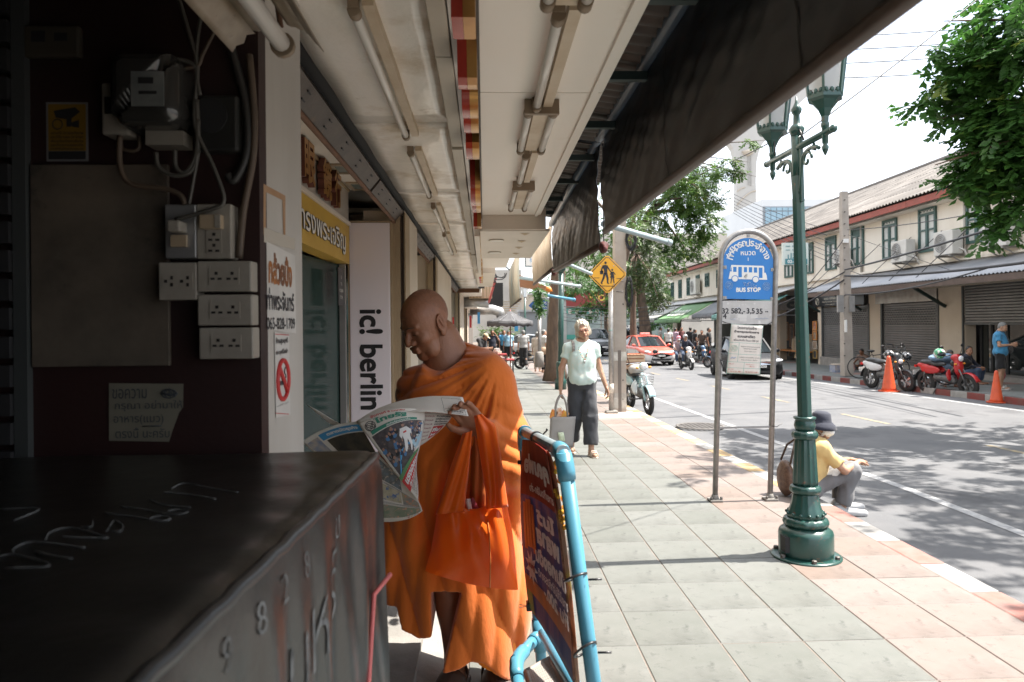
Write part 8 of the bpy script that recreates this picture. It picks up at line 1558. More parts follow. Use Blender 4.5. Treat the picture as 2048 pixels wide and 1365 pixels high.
for lb,px,Y,w_,h_,col_ in (('red topped stall table with stacked paper packets',982,25,.55,.82,(.3,.03,.03)),('low red trolley with a blue bucket beside the parasol pole',1010,25.5,.32,.62,(.35,.03,.04))):
    l_ = place(px,700,Y); t = thing('stall_table',lb,'table',l_); MB().box((-w_,-.4,h_-.05),(w_,.4,h_)).build('top',pm('table_red',col_,rough=.5),t,local=True)
    for sx in (-1,1):
        for sy in (-1,1): MB().bar((sx*(w_-.04),sy*.35,0),(sx*(w_-.04),sy*.35,h_-.05),.035).build('leg',eng,t,local=True)
    for k in range(8 if w_ > .4 else 2): x = random.uniform(-w_+.12,w_-.12); y = random.uniform(-.3,.25); h2 = random.uniform(.05,.2); pk_ = thing('packet',('white','pale','cream','folded','stacked','wrapped','flat','upright')[k]+' packet on the '+('long' if w_ > .4 else 'low')+' red stall table','packet',(l_[0]+x,l_[1]+y,l_[2]+h_),group='packets on the stall tables'); MB().box((-.11,-.07,0),(.11,.07,h2),rot=(0,0,k)).build('wrap',(wht,dimw,pm('news_grey2',(.4,.4,.4),(.6,.58,.55),30))[k%3],pk_,local=True,bevel=.01)
l_ = place(1010,700,25.2); t = thing('bucket','blue bucket under the red trolley','bucket',l_); MB().lathe([(.12,0),(.16,.3),(.165,.31),(.15,.3),(.11,.02)],(0,0,0),18).build('pail',pm('bucket_blue',(.06,.25,.42),rough=.4),t,local=True)
# ================================================================== TREES, CABLES
bark = pm('bark',(.15,.105,.075),(.09,.065,.05),9,.95,bump=.8,bscale=22,stretch=(1,1,.3)); lf_d = leafmat('leaf_deep',(.035,.10,.02),(.065,.165,.03),(.24,.27,.045)); lf_m = leafmat('leaf_mid',(.04,.095,.018),(.095,.17,.03),(.27,.25,.045)); lf_o = leafmat('leaf_olive',(.035,.065,.022),(.085,.12,.04),(.22,.19,.09))
def leaves(blobs,size,seed,per=14,drop=.5):
    """sprays of folded leaves: blobs are (centre, radii, number of sprays)"""
    g = np.random.default_rng(seed); V,T = [],[]
    for c,r,n in blobs:
        n = int(n*(1.6 if size == .15 else 2.3))
        d = g.normal(size=(n,3)); d /= np.linalg.norm(d,axis=1,keepdims=True); rad_ = g.uniform(.15,1,(n,1))**.45; lump = 1+.22*np.sin(d[:,:1]*5+seed)*np.sin(d[:,2:]*6+1)+.15*np.sin(d[:,1:2]*11); p = np.asarray(c)+d*rad_*lump*np.asarray(r)
        keep = (np.sin(p[:,0]*2.1/size*.13+seed)+np.sin(p[:,1]*1.7/size*.13)+np.sin(p[:,2]*2.3/size*.13+2)) > (-1.25 if size != .15 else -9); p,d = p[keep],d[keep]; n = len(p)
        ax = d*np.array([1,1,.3])+g.normal(size=(n,3))*.35; ax[:,2] -= drop; ax /= np.linalg.norm(ax,axis=1,keepdims=True); tn = g.beta(2,5,n)
        for j in range(per):
            t = (j//2)/(per/2)*size*3.2; s = 1 if j%2 else -1; side = np.cross(ax,np.array([0,0,1.0])); side /= np.linalg.norm(side,axis=1,keepdims=True)+1e-6
            ld = side*s*.85+ax*.55+g.normal(size=(n,3))*.22; ld[:,2] -= .25*drop; ld /= np.linalg.norm(ld,axis=1,keepdims=True); up = np.cross(ld,ax); up /= np.linalg.norm(up,axis=1,keepdims=True)+1e-6; wd = np.cross(ld,up)
            L = size*g.uniform(.7,1.25,(n,1)); b = p+ax*t; m1 = b+ld*L*.5; V.append(np.stack([b,m1+wd*L*.29+up*L*.07,b+ld*L-up*L*.05,m1-wd*L*.29+up*L*.07],1).reshape(-1,3)); T.append(np.repeat(np.clip(tn+g.normal(size=n)*.1,0,1),4))
    V = np.concatenate(V); return V,np.arange(len(V)).reshape(-1,4),np.concatenate(T)
def tree(label,base,trunk,rtr,blobs,size,mat,seed,per=14,drop=.5,limbs=True,name='street_tree'):
    t = thing(name,label,'tree',tuple(base)); V,F,T = leaves(blobs,size,seed,per,drop); o = rawmesh('crown',V,F,mat,t,smooth=False,local=False,tint=T); o['kind'] = 'stuff'
    if trunk:
        tr = [Vector(p) for p in trunk]; n = len(tr); pts = []; rs = []
        for i in range(n-1):
            for q in range(4): k = (i+q/4)/(n-1); pts.append(tr[i].lerp(tr[i+1],q/4)+Vector((.03*math.sin(9*k+seed),.03*math.cos(7*k),0))); rs.append(rtr*(1-.55*k)*(1.35 if i == q == 0 else 1)*(1+.06*math.sin(13*k)))
        pts.append(tr[-1]); rs.append(rtr*.4); o = MB().tube(pts,rs,14).build('trunk',bark,t)
        if limbs:
            for c,r,_n in blobs[:9]: c = Vector(c); m = tr[-1].lerp(c,.5)+Vector((0,0,.3)); MB().tube([tr[-1]-Vector((0,0,.2)),m,c,c+(c-m)*.4],[rtr*.38,rtr*.22,rtr*.1,rtr*.03],7).build('branch',bark,t)
    return t
X3 = lambda px,py,Y: tuple(float(q) for q in aY(px,py,Y))
bl = [(X3(2085,90,10.5),(.95,1.0,.8),75),(X3(2010,40,11),(.42,.6,.45),45),(X3(2010,220,11),(.36,.5,.40),28),(X3(2085,270,10.5),(.6,.7,.7),45),(X3(2028,235,10.8),(.36,.5,.36),36),(X3(2045,320,11.2),(.36,.5,.36),36),(X3(2000,290,10.6),(.25,.4,.3),22),(X3(1978,120,11),(.27,.4,.27),30),(X3(1985,215,11),(.27,.4,.3),30),(X3(1965,320,11),(.27,.4,.28),30),(X3(1922,362,11.1),(.13,.2,.10),9),(X3(2008,355,11),(.25,.4,.28),20),(X3(2055,405,10.6),(.28,.4,.22),16),(X3(2005,425,11),(.13,.2,.13),9),(X3(1985,448,11),(.08,.12,.07),4),(X3(1968,462,11),(.04,.08,.03),2),(X3(1868,100,11.3),(.10,.1,.06),5),(X3(1850,205,11.3),(.10,.1,.08),5),(X3(1885,165,11.2),(.12,.15,.12),7),(X3(1925,180,11.2),(.17,.2,.15),12),(X3(1905,235,11.2),(.08,.1,.10),4),(X3(1960,130,11),(.2,.3,.2),18),(X3(1965,270,11),(.16,.2,.2),14)]
big = [((9.3,7.6,6.4),(2.7,3.0,1.5),150),((10.5,4.0,6.6),(2.6,2.6,1.6),120),((11.5,8.5,7.4),(2.8,4,1.7),150),((8.7,2.6,6.2),(1.7,1.8,1.0),60),((8.6,4.9,6.3),(1.9,2.2,.9),110),((7.4,8.0,6.6),(1.5,1.6,.7),45)]
tree('large leafed tree leaning over the road from the far kerb, its branches hanging low',(12.2,8.2,-.02),[(12.2,8.2,-.1),(12.0,8.2,2.2),(11.4,8.1,4.6)],.28,bl+big,.15,lf_d,3,16,.6)
tree('tree with thick brown trunk rising from the near pavement behind the woman',(2.15,21.6,gz(21.6)),[X3(1109,762,21.6),X3(1112,640,21.6),X3(1116,520,21.6),X3(1130,380,21.6)],.30,[(X3(1175,300,20),(2.2,2,1.2),150),(X3(1230,440,22.5),(.9,1.2,.8),70),(X3(1190,520,23.5),(.9,.8,.5),60)],.10,lf_m,8,12)
tree('tall pale green tree beside the far kerb, in front of the white shop row',X3(1296,705,47),[X3(1296,708,47),X3(1285,620,47),X3(1270,500,47),X3(1300,420,47)],.42,[(X3(1270,450,46),(2.2,2,1.6),150),(X3(1325,400,45),(2.4,2,1.8),170),(X3(1380,395,44),(1.6,1.6,1.5),120),(X3(1405,440,44),(1.2,1.2,1.3),90),(X3(1300,520,47),(2.2,2,1.3),130),(X3(1365,490,46),(2.1,2,1.2),120),(X3(1235,530,47),(1.6,2,1.6),90),(X3(1255,590,48),(1.5,1.5,.8),60),(X3(1400,350,43),(1.2,1.2,.8),60)],.17,lf_m,12,14)
tree('olive flowering tree behind the thick concrete pole',X3(1268,700,40),[X3(1268,704,40),X3(1266,600,40),X3(1272,500,40)],.22,[(X3(1285,470,38),(.9,1,1.1),90),(X3(1300,540,38),(.9,1,.9),80),(X3(1318,600,38),(.6,.6,.5),40),(X3(1255,560,39),(.7,.8,.9),60)],.13,lf_o,15,12)
tree('thin branch of bright leaves reaching in front of the white bridge tower',X3(1240,704,27),[X3(1238,704,27),X3(1242,560,27),X3(1290,330,26)],.13,[(X3(1395,375,25),(.55,.5,.35),34),(X3(1440,345,25),(.38,.3,.18),16),(X3(1478,345,25),(.26,.2,.08),8),(X3(1462,320,25),(.22,.2,.10),8),(X3(1500,283,25),(.16,.1,.05),5),(X3(1425,400,25),(.3,.3,.2),14),(X3(1340,350,25),(.6,.6,.5),40)],.12,lf_m,21,12)
tree('dark tree mass overhanging the red sign at the street end',X3(1215,706,66),[X3(1215,712,66),X3(1212,620,66)],.35,[(X3(1150,560,62),(3,2,1.6),130),(X3(1215,545,62),(3,2,1.8),150),(X3(1180,620,63),(1.6,1.2,.8),50),(X3(1310,620,64),(2.4,1.5,1.8),110),(X3(1330,560,64),(2.2,1.5,2),100),(X3(1240,600,63),(1.6,1,1.0),60)],.22,lf_d,30,12)
tree('low green bush far behind the people on the pavement',X3(1000,690,52),None,0,[(X3(985,668,52),(.9,.6,.55),60),(X3(1012,670,52),(.9,.6,.5),60)],.14,lf_m,33,12,.1,name='shrub')
vi = thing('hanging_vine','green leafy vine hanging down in front of the blue street name sign','vine',X3(1076,600,14)); V,F,T = leaves([(X3(1076,580,14),(.07,.07,.12),14),(X3(1077,600,14),(.06,.06,.12),12),(X3(1080,618,14),(.05,.05,.08),8)],.055,40,10,.8); o = rawmesh('leaves',V,F,lf_d,vi,smooth=False,local=False,tint=T); o['kind'] = 'stuff'; MB().tube([X3(1073,545,14),X3(1077,600,14),X3(1081,626,14)],.006,5).build('stem',bark,vi)
cabm = pm('cable_dark',(.025,.026,.03),rough=.6)
def cable(a,b,sag,r,label,n=14):
    a,b = Vector(X3(*a)),Vector(X3(*b)); t = thing('cable',label,'cable',tuple(a),group='overhead cables'); MB().tube([a.lerp(b,q)-Vector((0,0,sag*4*q*(1-q))) for q in np.linspace(0,1,n)],r,5,False).build('wire',cabm,t)
for i,(y0,y1) in enumerate(((62,38),(88,66),(116,92),(144,124))): cable((1500,y0+14,13),(2120,y1-4,15),.12,.012,('topmost','second','third','lowest')[i]+' of four thin wires crossing the sky beside the hanging tree')
cable((1590,280,5.2),(1990,-30,6.5),.02,.006,'slanting wire running from the lamp post head up to the top edge'); cable((1390,350,16),(1592,258,5),.05,.006,'wire from the black curtain edge to the lamp head')
cable((1690,540,22.8),(2090,425,13),.05,.03,'thick cable bundle crossing the windows in the upper row'); cable((1690,552,22.8),(2090,520,13),.10,.035,'thick black cable running right from the thin pole under the windows'); cable((1690,590,22.8),(1980,535,15),.15,.02,'lower cable climbing right from the thin pole'); cable((1695,460,22.8),(2090,400,13),.1,.012,'thin wire above the cable bundle'); cable((1470,640,30),(1688,545,22.8),.15,.02,'cable from behind the bus stop up to the thin pole'); cable((1470,655,30),(1688,560,22.8),.3,.025,'slack cable from behind the bus stop to the thin pole'); cable((1616,570,24),(1688,478,22.8),.05,.014,'short wire from beside the lamp post to the pole')
cable((1696,470,22.7),(1960,560,20),.02,.008,'thin guy wire slanting down over the grey canopy')
for k in range(7): cable((1385+6*k,342+9*k,38),(1640+14*k,455+16*k,26),.25,.012,('highest','second','third','middle','fifth','sixth','lowest')[k]+' of the thin wires fanning out in front of the bridge tower')
for k in range(5): cable((1120,612+7*k,36+2*k),(1350,606+10*k,44),.25,.018,('highest','second','middle','fourth','lowest')[k]+' of the slack wires strung before the trees at the street end')
for k in range(5): a_,b_ = onB(1700+62*k,520),onB(1672+62*k,590,1.6); t = thing('stay_wire',('farthest','second farthest','middle','second nearest','nearest')[k]+' thin stay wire from the wall down to the grey canopy','stay wire',tuple(bp(a_[0],.02,a_[1])),group='stay wires of the grey canopy'); MB().tube([bp(a_[0],.02,4.5),bp(a_[0]+.2,1.7,2.86)],.012,5).build('wire',cabm,t)
# clutter along the far arcade
sil = pm('silver_duct',(.45,.45,.44),(.36,.35,.34),9,.35,.6,bump=.3,bscale=12,stretch=(1,1,1))
def tb(name,label,cat,pts,r,mt,n=10): t = thing(name,label,cat,X3(*pts[0])); MB().tube([X3(*p) for p in pts],r,n).build('tube',mt,t); return t
def bx3(name,label,cat,x0,y0,x1,y1,Y,d,mt,nm='panel'): a,b = X3(x0,y1,Y),X3(x1,y0,Y); t = thing(name,label,cat,a); MB().box((a[0],Y,a[2]),(b[0],Y+d,b[2])).build(nm,mt,t); return t
tb('duct','silver wrapped duct roll under the tan ribbed fascia','duct',[(918,606,20.8),(950,605,20.8),(978,607,20.8)],.14,sil); tb('duct','larger bent silver duct beyond the first one','duct',[(940,620,27),(985,620,27),(999,624,27),(1003,636,27)],.20,sil)
t = bx3('ribbed_fascia','tan ribbed fascia with red edge hanging far down the arcade','fascia',938,574,984,597,20.4,.4,pm('tan_rib',(.55,.43,.30),rough=.6))
for k in range(7): a,b = X3(940+6.4*k,597,20.38),X3(942+6.4*k,574,20.38); MB().box((a[0],20.36,a[2]),(b[0],20.39,b[2])).build('rib',wood_b,t)
MB().bar(X3(978,605,20.3),X3(991,557,16.5),.05).build('red_edge',pm('edge_red',(.5,.04,.04),rough=.5),t)
bx3('recess_shade_block','solid black block painted in for a shaded recess behind the silver duct','shop',978,566,1006,612,31,3,black,'opening')  # black block gives the recess its shade by colour alone
for k in range(6): bx3('ceiling_slat',('nearest','second','third','fourth','fifth','farthest')[k]+' tan wooden slat of the far arcade roof','slat',978+3*k,603+4.5*k,1042-3*k,605+4.5*k,32+3*k,.3,wood_b,'board')
t = bx3('white_sign','white framed signboard with blue lettering high over the far pavement','sign',1050,508,1100,534,30,.1,dpane); a,b = X3(1052,532,29.95),X3(1100,510,29.95); MB().box((a[0],29.93,a[2]),(b[0],29.98,b[2])).build('face',wht,t); text('lettering','ร้านเสื้อผ้า',lambda u,v,w=0: ((a[0]+b[0])/2+u,29.92,(a[2]+b[2])/2+v),nbl,t,width=.7)
t = thing('orange_canopy','faded orange canopy sagging between pipes left of the tree trunk','awning',X3(1040,560,17)); P4 = [Vector(X3(*p)) for p in ((1037,549,17),(1102,577,17),(1096,584,19),(1040,574,19))]; MB().sheet(lambda u,v: P4[0].lerp(P4[1],u).lerp(P4[3].lerp(P4[2],u),v)-Vector((0,0,.08*math.sin(PI*u)*math.sin(PI*v))),8,6,.01).build('canvas',pm('canvas_orange',(.45,.22,.11),(.38,.19,.1),3,.7),t)
tb('lantern','orange paper lantern hanging beside the tree trunk','lantern',[(1092,579,16.8),(1098,579,16.8),(1100,585,16.8)],.07,pm('lantern_orange',(.6,.2,.03),rough=.5))
rr = random.Random(11); t = thing('cable_tangle','tangle of black cables under the far soffits','cable',X3(990,550,14))
for k in range(9): x,y,r = rr.uniform(960,1012),rr.uniform(530,560),rr.uniform(6,14); MB().tube([X3(x+r*2.2*math.cos(q+k),y+r*math.sin(q*1.5+k),13+.1*k) for q in np.linspace(0,5,14)],.009,4,False).build('cable',cabm,t)
for x0,y0,x1,y1,Y,m_,lb in ((955,625,960,648,22,nbl,'narrow blue sign hanging under the silver ducts'),(939,632,943,656,17,nrd,'small red strip sign by the far shop post'),(905,635,908,660,12.55,nrd,'red strip sticker on the pale post behind the monk\'s head'),(1029,650,1036,663,30,nbl,'small blue and white flag below the parasol')): bx3('hanging_sign',lb,'sign',x0,y0,x1,y1,Y,.03,m_)
bx3('far_house','pale house closing the view at the far left end of the pavement','building',860,540,1042,712,84,6,pm('far_house_wall',(.5,.46,.4),(.38,.35,.31),.5,.8),'wall')
# ================================================================== LEFT FOREGROUND: stall wall and covered cart
def WX(px,py,d=0.0): return Vector(aY(px,py,YW-d))
def wbox(mb,x0,y0,x1,y1,d,d0=0.001): a,b = WX(x0,y1,d),WX(x1,y0,d); return mb.box((a.x,YW-d,a.z),(b.x,YW-d0,b.z))
def wth(name,label,cat,px,py): return thing(name,label,cat,tuple(WX(px,py)))
ivory = pm('ivory_plastic',(.33,.305,.26),(.26,.235,.20),9,.38,spots=((.13,.10,.07),16,.64,.76)); slot = pm('socket_slot',(.015,.013,.012),rough=.6); dgrey = pm('meter_grey',(.028,.028,.026),(.02,.02,.019),7,.4)
t = wth('plywood_board','stained grey brown board screwed to the dark red wall','board',200,730); wbox(MB(),63,329,335,735,.012).build('sheet',pm('board_stained',(.15,.12,.09),(.055,.047,.038),4,.6,spots=[((.12,.105,.08),9,.60,.72),((.016,.02,.02),5,.56,.68),((.09,.05,.03),6,.64,.74)]),t,bevel=.002)
t = wth('warning_sticker','yellow camera warning sticker with white border on the dark wall','sticker',135,320); wbox(MB(),93,205,175,323,.003).build('border',pm('sticker_white',(.17,.17,.175),rough=.5),t); wbox(MB(),97,209,171,302,.004,.0032).build('yellow_panel',pm('sticker_yellow',(.20,.115,.012),rough=.5),t); wbox(MB(),97,303,171,319,.004,.0032).build('black_panel',black,t)
def wpoly(pts,d,mt,nm,par): v = [WX(x,y,d) for x,y in pts]; MB().add(v,[tuple(range(len(v)))]).build(nm,mt,par)
wpoly([(107,222),(150,215),(160,224),(140,240),(112,236)],.005,black,'camera_picture',t); wpoly([(133,238),(143,238),(143,254),(133,254)],.005,black,'camera_picture',t); wpoly([(141,246),(158,240),(158,256),(145,254)],.005,black,'camera_picture',t); MB().tube([WX(115+10*math.cos(q),249+10*math.sin(q),.005) for q in np.linspace(0,2*PI,17)],.0012,4,False).build('clock_mark',black,t)
def wtext(s_,px,py,w_,h_,d,mt,par,bold=.02): c = WX(px,py,d); k = 1/FPX*(YW-d); text('lettering',s_,lambda u,v,q=0: (c.x+u,YW-d,c.z+v),mt,par,width=w_*k,height=h_*k,bold=bold)
for k in range(5): wtext(('สถานที่นี้ มีการบันทึกภาพ','และวีดีโอ ตลอด 24 ชั่วโมง','เพื่อประโยชน์ด้านงานสืบสวน','และด้านความปลอดภัย','หากฝ่าฝืนมีโทษตามกฎหมาย')[k],134,266+8*k,62,6,.005,black,t)
t = wth('power_meter','round cornered grey electricity meter with pale dial plate high on the dark wall','electricity meter',310,290)
V,F = surf(lambda P: np.maximum(smax(np.abs(P[...,0])-.045,np.abs(P[...,2])-.045,.0)*1.0,0)*0+np.sqrt(np.maximum(np.abs(P[...,0])-.038,0)**2+np.maximum(np.abs(P[...,2])-.042,0)**2+np.maximum(np.abs(P[...,1])-.03,0)**2)-.032,(-.09,-.08,-.09),(.09,.08,.09),.007); c_ = WX(309,190,.05); rawmesh('casing',V+np.array(c_-Vector(t.location)),F,pm('meter_casing',(.03,.029,.027),rough=.25,coat=.6),t); wbox(MB(),291,262,366,290,.05).build('terminal_cover',ivory,t)
wbox(MB(),262,143,327,212,.114,.112).build('dial_plate',pm('dial_pale',(.22,.23,.22),(.13,.14,.14),14,.3),t); wbox(MB(),276,155,306,167,.1155,.1142).build('counter_window',black,t); wbox(MB(),277,182,313,188,.1155,.1142).build('disc_slot',black,t)
for lb,nm,cat,x0,y0,x1,y1,d,mt in (('white breaker box tucked behind the left side of the meter','breaker_box','breaker',202,165,258,270,.05,ivory),('dark grey box with a round cover right of the meter','junction_box','junction box',396,190,475,302,.04,dgrey),('dim brown cover plate at the upper left of the dark wall','junction_box','junction box',45,50,158,114,.02,pm('dim_plate',(.05,.042,.03),rough=.6))):
    t = wth(nm,lb,cat,(x0+x1)/2,y1); wbox(MB(),x0,y0,x1,y1,d).build('casing',mt,t,bevel=.006)
    if x0 == 202: wbox(MB(),209,194,240,228,d+.002,d).build('switch_panel',dgrey,t); wbox(MB(),219,200,229,220,d+.012,d+.002).build('lever',black,t)
    if x0 == 396: MB().lathe([(.036,YW-d-.004),(.036,YW-d)],(WX(434,232).x,0,WX(434,232,d).z),24,axis='y').build('round_cover',black,t)
    if x0 == 45: wpoly([(62,62),(90,62),(90,84),(62,84)],d+.001,black,'opening',t); wpoly([(108,66),(134,66),(134,82),(108,82)],d+.001,black,'opening',t)
outl = [('plastic wrapped outlet box with a plug, top left of the outlets',330,409,392,517),('taller ivory outlet box with an adapter, right of the wrapped one',393,408,462,518),('left outlet box with two sideways sockets',317,525,393,601),('upper of the three stacked wide outlet boxes',394,522,502,584),('middle of the three stacked wide outlet boxes',395,589,504,652),('lowest of the three stacked wide outlet boxes',398,655,506,719)]
for i,(lb,x0,y0,x1,y1) in enumerate(outl):
    d = .045; t = wth('power_outlet',lb,'power outlet',(x0+x1)/2,y1); wbox(MB(),x0,y0,x1,y1,d).build('box',alum if i == 0 else ivory,t,bevel=.003); cx,cy = (x0+x1)/2,(y0+y1)/2
    if i > 1 or i == 1:
        hw,hh = (30,17) if i != 1 else (15,36); wbox(MB(),cx-hw,cy-hh+(16 if i == 1 else 0),cx+hw,cy+hh+(8 if i == 1 else 0),d+.002,d).build('cover_plate',ivory,t)
        for sx,sy in (((-16,0),(16,0)) if i != 1 else ((0,12),(0,34))):
            for dx,dy,w_,h_ in (((0,-6,3,3),(-7,5,4,2.2),(7,5,4,2.2)) if i != 2 else ((-8,0,3,3),(4,-7,2.5,3.5),(4,7,2.5,3.5))): wbox(MB(),cx+sx+dx-w_,cy+sy+dy-h_,cx+sx+dx+w_,cy+sy+dy+h_,d+.003,d+.0021).build('slot',slot,t)
    if i == 0: wbox(MB(),341,470,372,494,d+.008,d).build('switch',pm('switch_tan',(.36,.28,.19),rough=.4),t); wbox(MB(),333,440,359,463,d+.04,d).build('plug',ivory,t,bevel=.004)
    if i == 1: wbox(MB(),398,429,441,457,d+.02,d).build('adapter',pm('switch_tan',(.36,.28,.19),rough=.4),t,bevel=.002); wbox(MB(),429,430,440,456,d+.022,d+.0201).build('adapter_end',ivory,t)
t = wth('handwritten_note','torn paper note in Thai handwriting taped low on the dark red wall','note',290,880); npap = pm('note_paper',(.18,.165,.125),(.14,.13,.10),6,.7); wpoly([(218,767),(367,768),(366,815),(358,826),(345,862),(338,884),(218,882)][::-1],.003,npap,'sheet',t); inkn = pm('note_ink',(.05,.055,.06),rough=.7)
for s_,x,y,w_,h_ in (('ขอความ',259,788,66,19),('กรุณา อย่ามาให้',297,812,130,21),('อาหาร(แมว)',277,840,96,20),('ตรงนี้ นะครับ',285,866,104,20)): wtext(s_,x,y,w_,h_,.0045,inkn,t,.0)
MB().tube([WX(338+17*math.cos(q*2.4)*math.cos(q*.37),787+10*math.sin(q*2.4)*math.sin(q*.5+1),.0045) for q in np.linspace(0,20,60)],.0012,4,False).tube([WX(285,853,.0045),WX(323,852,.0045)],.0014,4).build('scribble',inkn,t)
wire_m = pm('wire_grey',(.075,.07,.06),rough=.5); wire_t = pm('wire_tan',(.11,.075,.05),(.07,.05,.035),9,.6)
for i,(pts,r_,mt,lb) in enumerate((([(355,-10),(385,90),(395,140),(390,250),(425,330),(448,400),(420,420),(350,440)],.0045,wire_m,'pale twin flex looping down to the wrapped outlet'),([(410,-10),(396,70),(392,140),(400,190)],.004,wire_m,'grey wire dropping from above to the tied bundle'),([(430,60),(405,110),(395,132),(360,138)],.004,wire_t,'brown wire bending into the tied bundle'),([(240,160),(245,130),(300,117),(370,122),(392,136)],.005,wire_m,'grey cable arching over the meter'),([(240,272),(240,330),(262,368),(330,378),(360,390),(370,409)],.006,wire_t,'tan cable curving from the breaker down to the outlets'),([(312,305),(318,335),(350,352),(385,340),(396,290),(393,200)],.005,wire_m,'left of the two loops under the meter'),([(350,300),(352,335),(372,345),(392,310),(396,240)],.005,wire_m,'right of the two loops under the meter'),([(398,300),(385,370),(378,409)],.004,wire_m,'short grey wire dropping to the outlets'),([(498,110),(508,230),(505,320),(487,420),(478,517)],.008,wire_t,'tan conduit running down beside the pillar'),([(460,90),(490,200),(495,300),(470,360),(455,350)],.010,pm('hose_dark',(.03,.028,.026),rough=.5),'dark hose hanging near the pillar'),([(277,270),(278,295),(265,303),(245,298),(242,285)],.004,wire_t,'small tan loop below the breaker'))):
    P_ = [WX(x,y,.055 if i < 8 else .02) for x,y in pts]; sm = []
    for k in range(len(P_)-1):
        p0,p1,p2,p3 = P_[max(k-1,0)],P_[k],P_[k+1],P_[min(k+2,len(P_)-1)]
        sm += [.5*((2*p1)+(p2-p0)*q+(2*p0-5*p1+4*p2-p3)*q*q+(3*p1-p0-3*p2+p3)*q**3) for q in (0,.2,.4,.6,.8)]
    t = wth('cable',lb,'cable',*pts[-1]); MB().tube(sm+[P_[-1]],r_,6).build('sheath',mt,t)
# posters on the pillar (face towards the road)
XP = -.48
def PXp(px,py,d=.001): p = aX(px,py,XP+d); return Vector((XP+d,p[1],p[2]))
def pquad(nm,pts,d,mt,par): MB().add([PXp(x,y,d) for x,y in pts],[tuple(range(len(pts)))]).build(nm,mt,par)
def ptxt(s_,x0,x1,yb,yt,d,mt,par,bold=.03): a,b = PXp(x0,(yb+yt)/2,d),PXp(x1,(yb+yt)/2,d); h = (yb-yt)/FPX*(a.y+b.y)/2; zc = (a.z+b.z)/2; text('lettering',s_,lambda u,v,w=0: (XP+d,(a.y+b.y)/2+u,zc+v),mt,par,width=b.y-a.y,height=h,bold=bold)
t = thing('banana_poster','white sheet of bold Thai lettering and a phone number on the pillar','poster',tuple(PXp(560,580))); pquad('clear_tape',[(528,455),(590,478),(590,500),(528,485)],.0015,pm('tape_clear',(.50,.46,.40),rough=.25),t); pquad('sheet',[(533,483),(590,512),(592,668),(535,658)],.002,pm('poster_white',(.62,.60,.57),(.55,.53,.5),5,.6),t)
ptxt('กล้วยปิ้ง',537,584,572,510,.003,pm('print_orange',(.05,.02,.02),(.42,.15,.03),7,.6),t,.05); ptxt('ท่าพระจันทร์',534,588,622,580,.003,blackink,t,.03); ptxt('065-828-1709',534,590,659,636,.003,blackink,t,.02)
t = thing('no_smoking_sign','narrow white no smoking notice with red ring below the lettered sheet','sign',tuple(PXp(565,750))); pquad('sheet',[(549,664),(578,671),(581,830),(552,836)],.002,MATS['poster_white'],t); nred = pm('ring_red',(.50,.03,.03),rough=.5)
ptxt('ห้ามสูบบุหรี่',552,576,690,675,.003,blackink,t); ptxt('และบุหรี่ไฟฟ้า',552,576,711,698,.003,blackink,t); cR = PXp(565.5,760,.003); MB().tube([cR+Vector((.001,.046*math.cos(q),.046*math.sin(q))) for q in np.linspace(0,2*PI,33)],.0055,6,False).tube([cR+Vector((.002,-.032,.032)),cR+Vector((.002,.032,-.032))],.005,6).build('ring',nred,t)
MB().box((XP+.0025,cR.y-.032,cR.z-.012),(XP+.004,cR.y+.028,cR.z-.002)).build('cigarette',blackink,t); MB().tube([cR+Vector((0,.02+.006*math.sin(q*3),.0+.012*q)) for q in np.linspace(0,2.4,10)],.0015,4).build('smoke_line',blackink,t); ptxt('กรุณาปฏิบัติตามกฎหมาย',554,578,811,807,.003,blackink,t,0)
for y0,y1 in ((668,669.5),(826,827.5)): pquad('red_rule',[(551,y0),(578,y0+2),(578,y1+2),(551,y1)],.003,nred,t)
t = thing('tape_outline','old brown tape outline of a missing sheet above the lettered sheet on the pillar','tape',tuple(PXp(545,400))); tp = pm('tape_brown',(.36,.20,.10),(.42,.26,.15),9,.6)
for q in ([(527,368),(571,392),(571,404),(527,382)],[(565,400),(571,404),(571,470),(567,470)],[(527,382),(532,384),(532,470),(527,470)]): pquad('strip',q,.0012,tp,t)
# reflector lamp at the upper left
t = thing('reflector_lamp','dirty tube lamp with bent tin reflector hanging in the upper left corner','ceiling light',(-.40,1.0,2.1)); a = Vector(aY(562,86,1.42)); dn = Vector((0,-1.0,0)); MB().tube([a,a+dn],.0175,14).build('tube',tubew,t); MB().tube([a+Vector((0,.005,0)),a-dn*.02],.024,12).build('tube_cap',tubec,t); tinm = pm('reflector_tin',(.34,.28,.21),(.22,.17,.12),12,.5,spots=((.08,.06,.05),30,.62,.7))
for s,w_ in ((-1,.085),(1,.07)):
    for k in range(2): MB().sheet(lambda u,v: a+dn*v*1.05+Vector((s*(.012+.5*w_*(k+u)),.012*math.sin(37*u+k)*(1-v)**9,.035-.012*(k+u)-.028*(k == 1)*u)),4,8,.002).build('reflector',tinm,t)
MB().tube([a+Vector((0,.0,.03)),a+Vector((0,-.1,.20)),a+Vector((0,-.1,.30))],.006,5).build('hanger',rust,t)
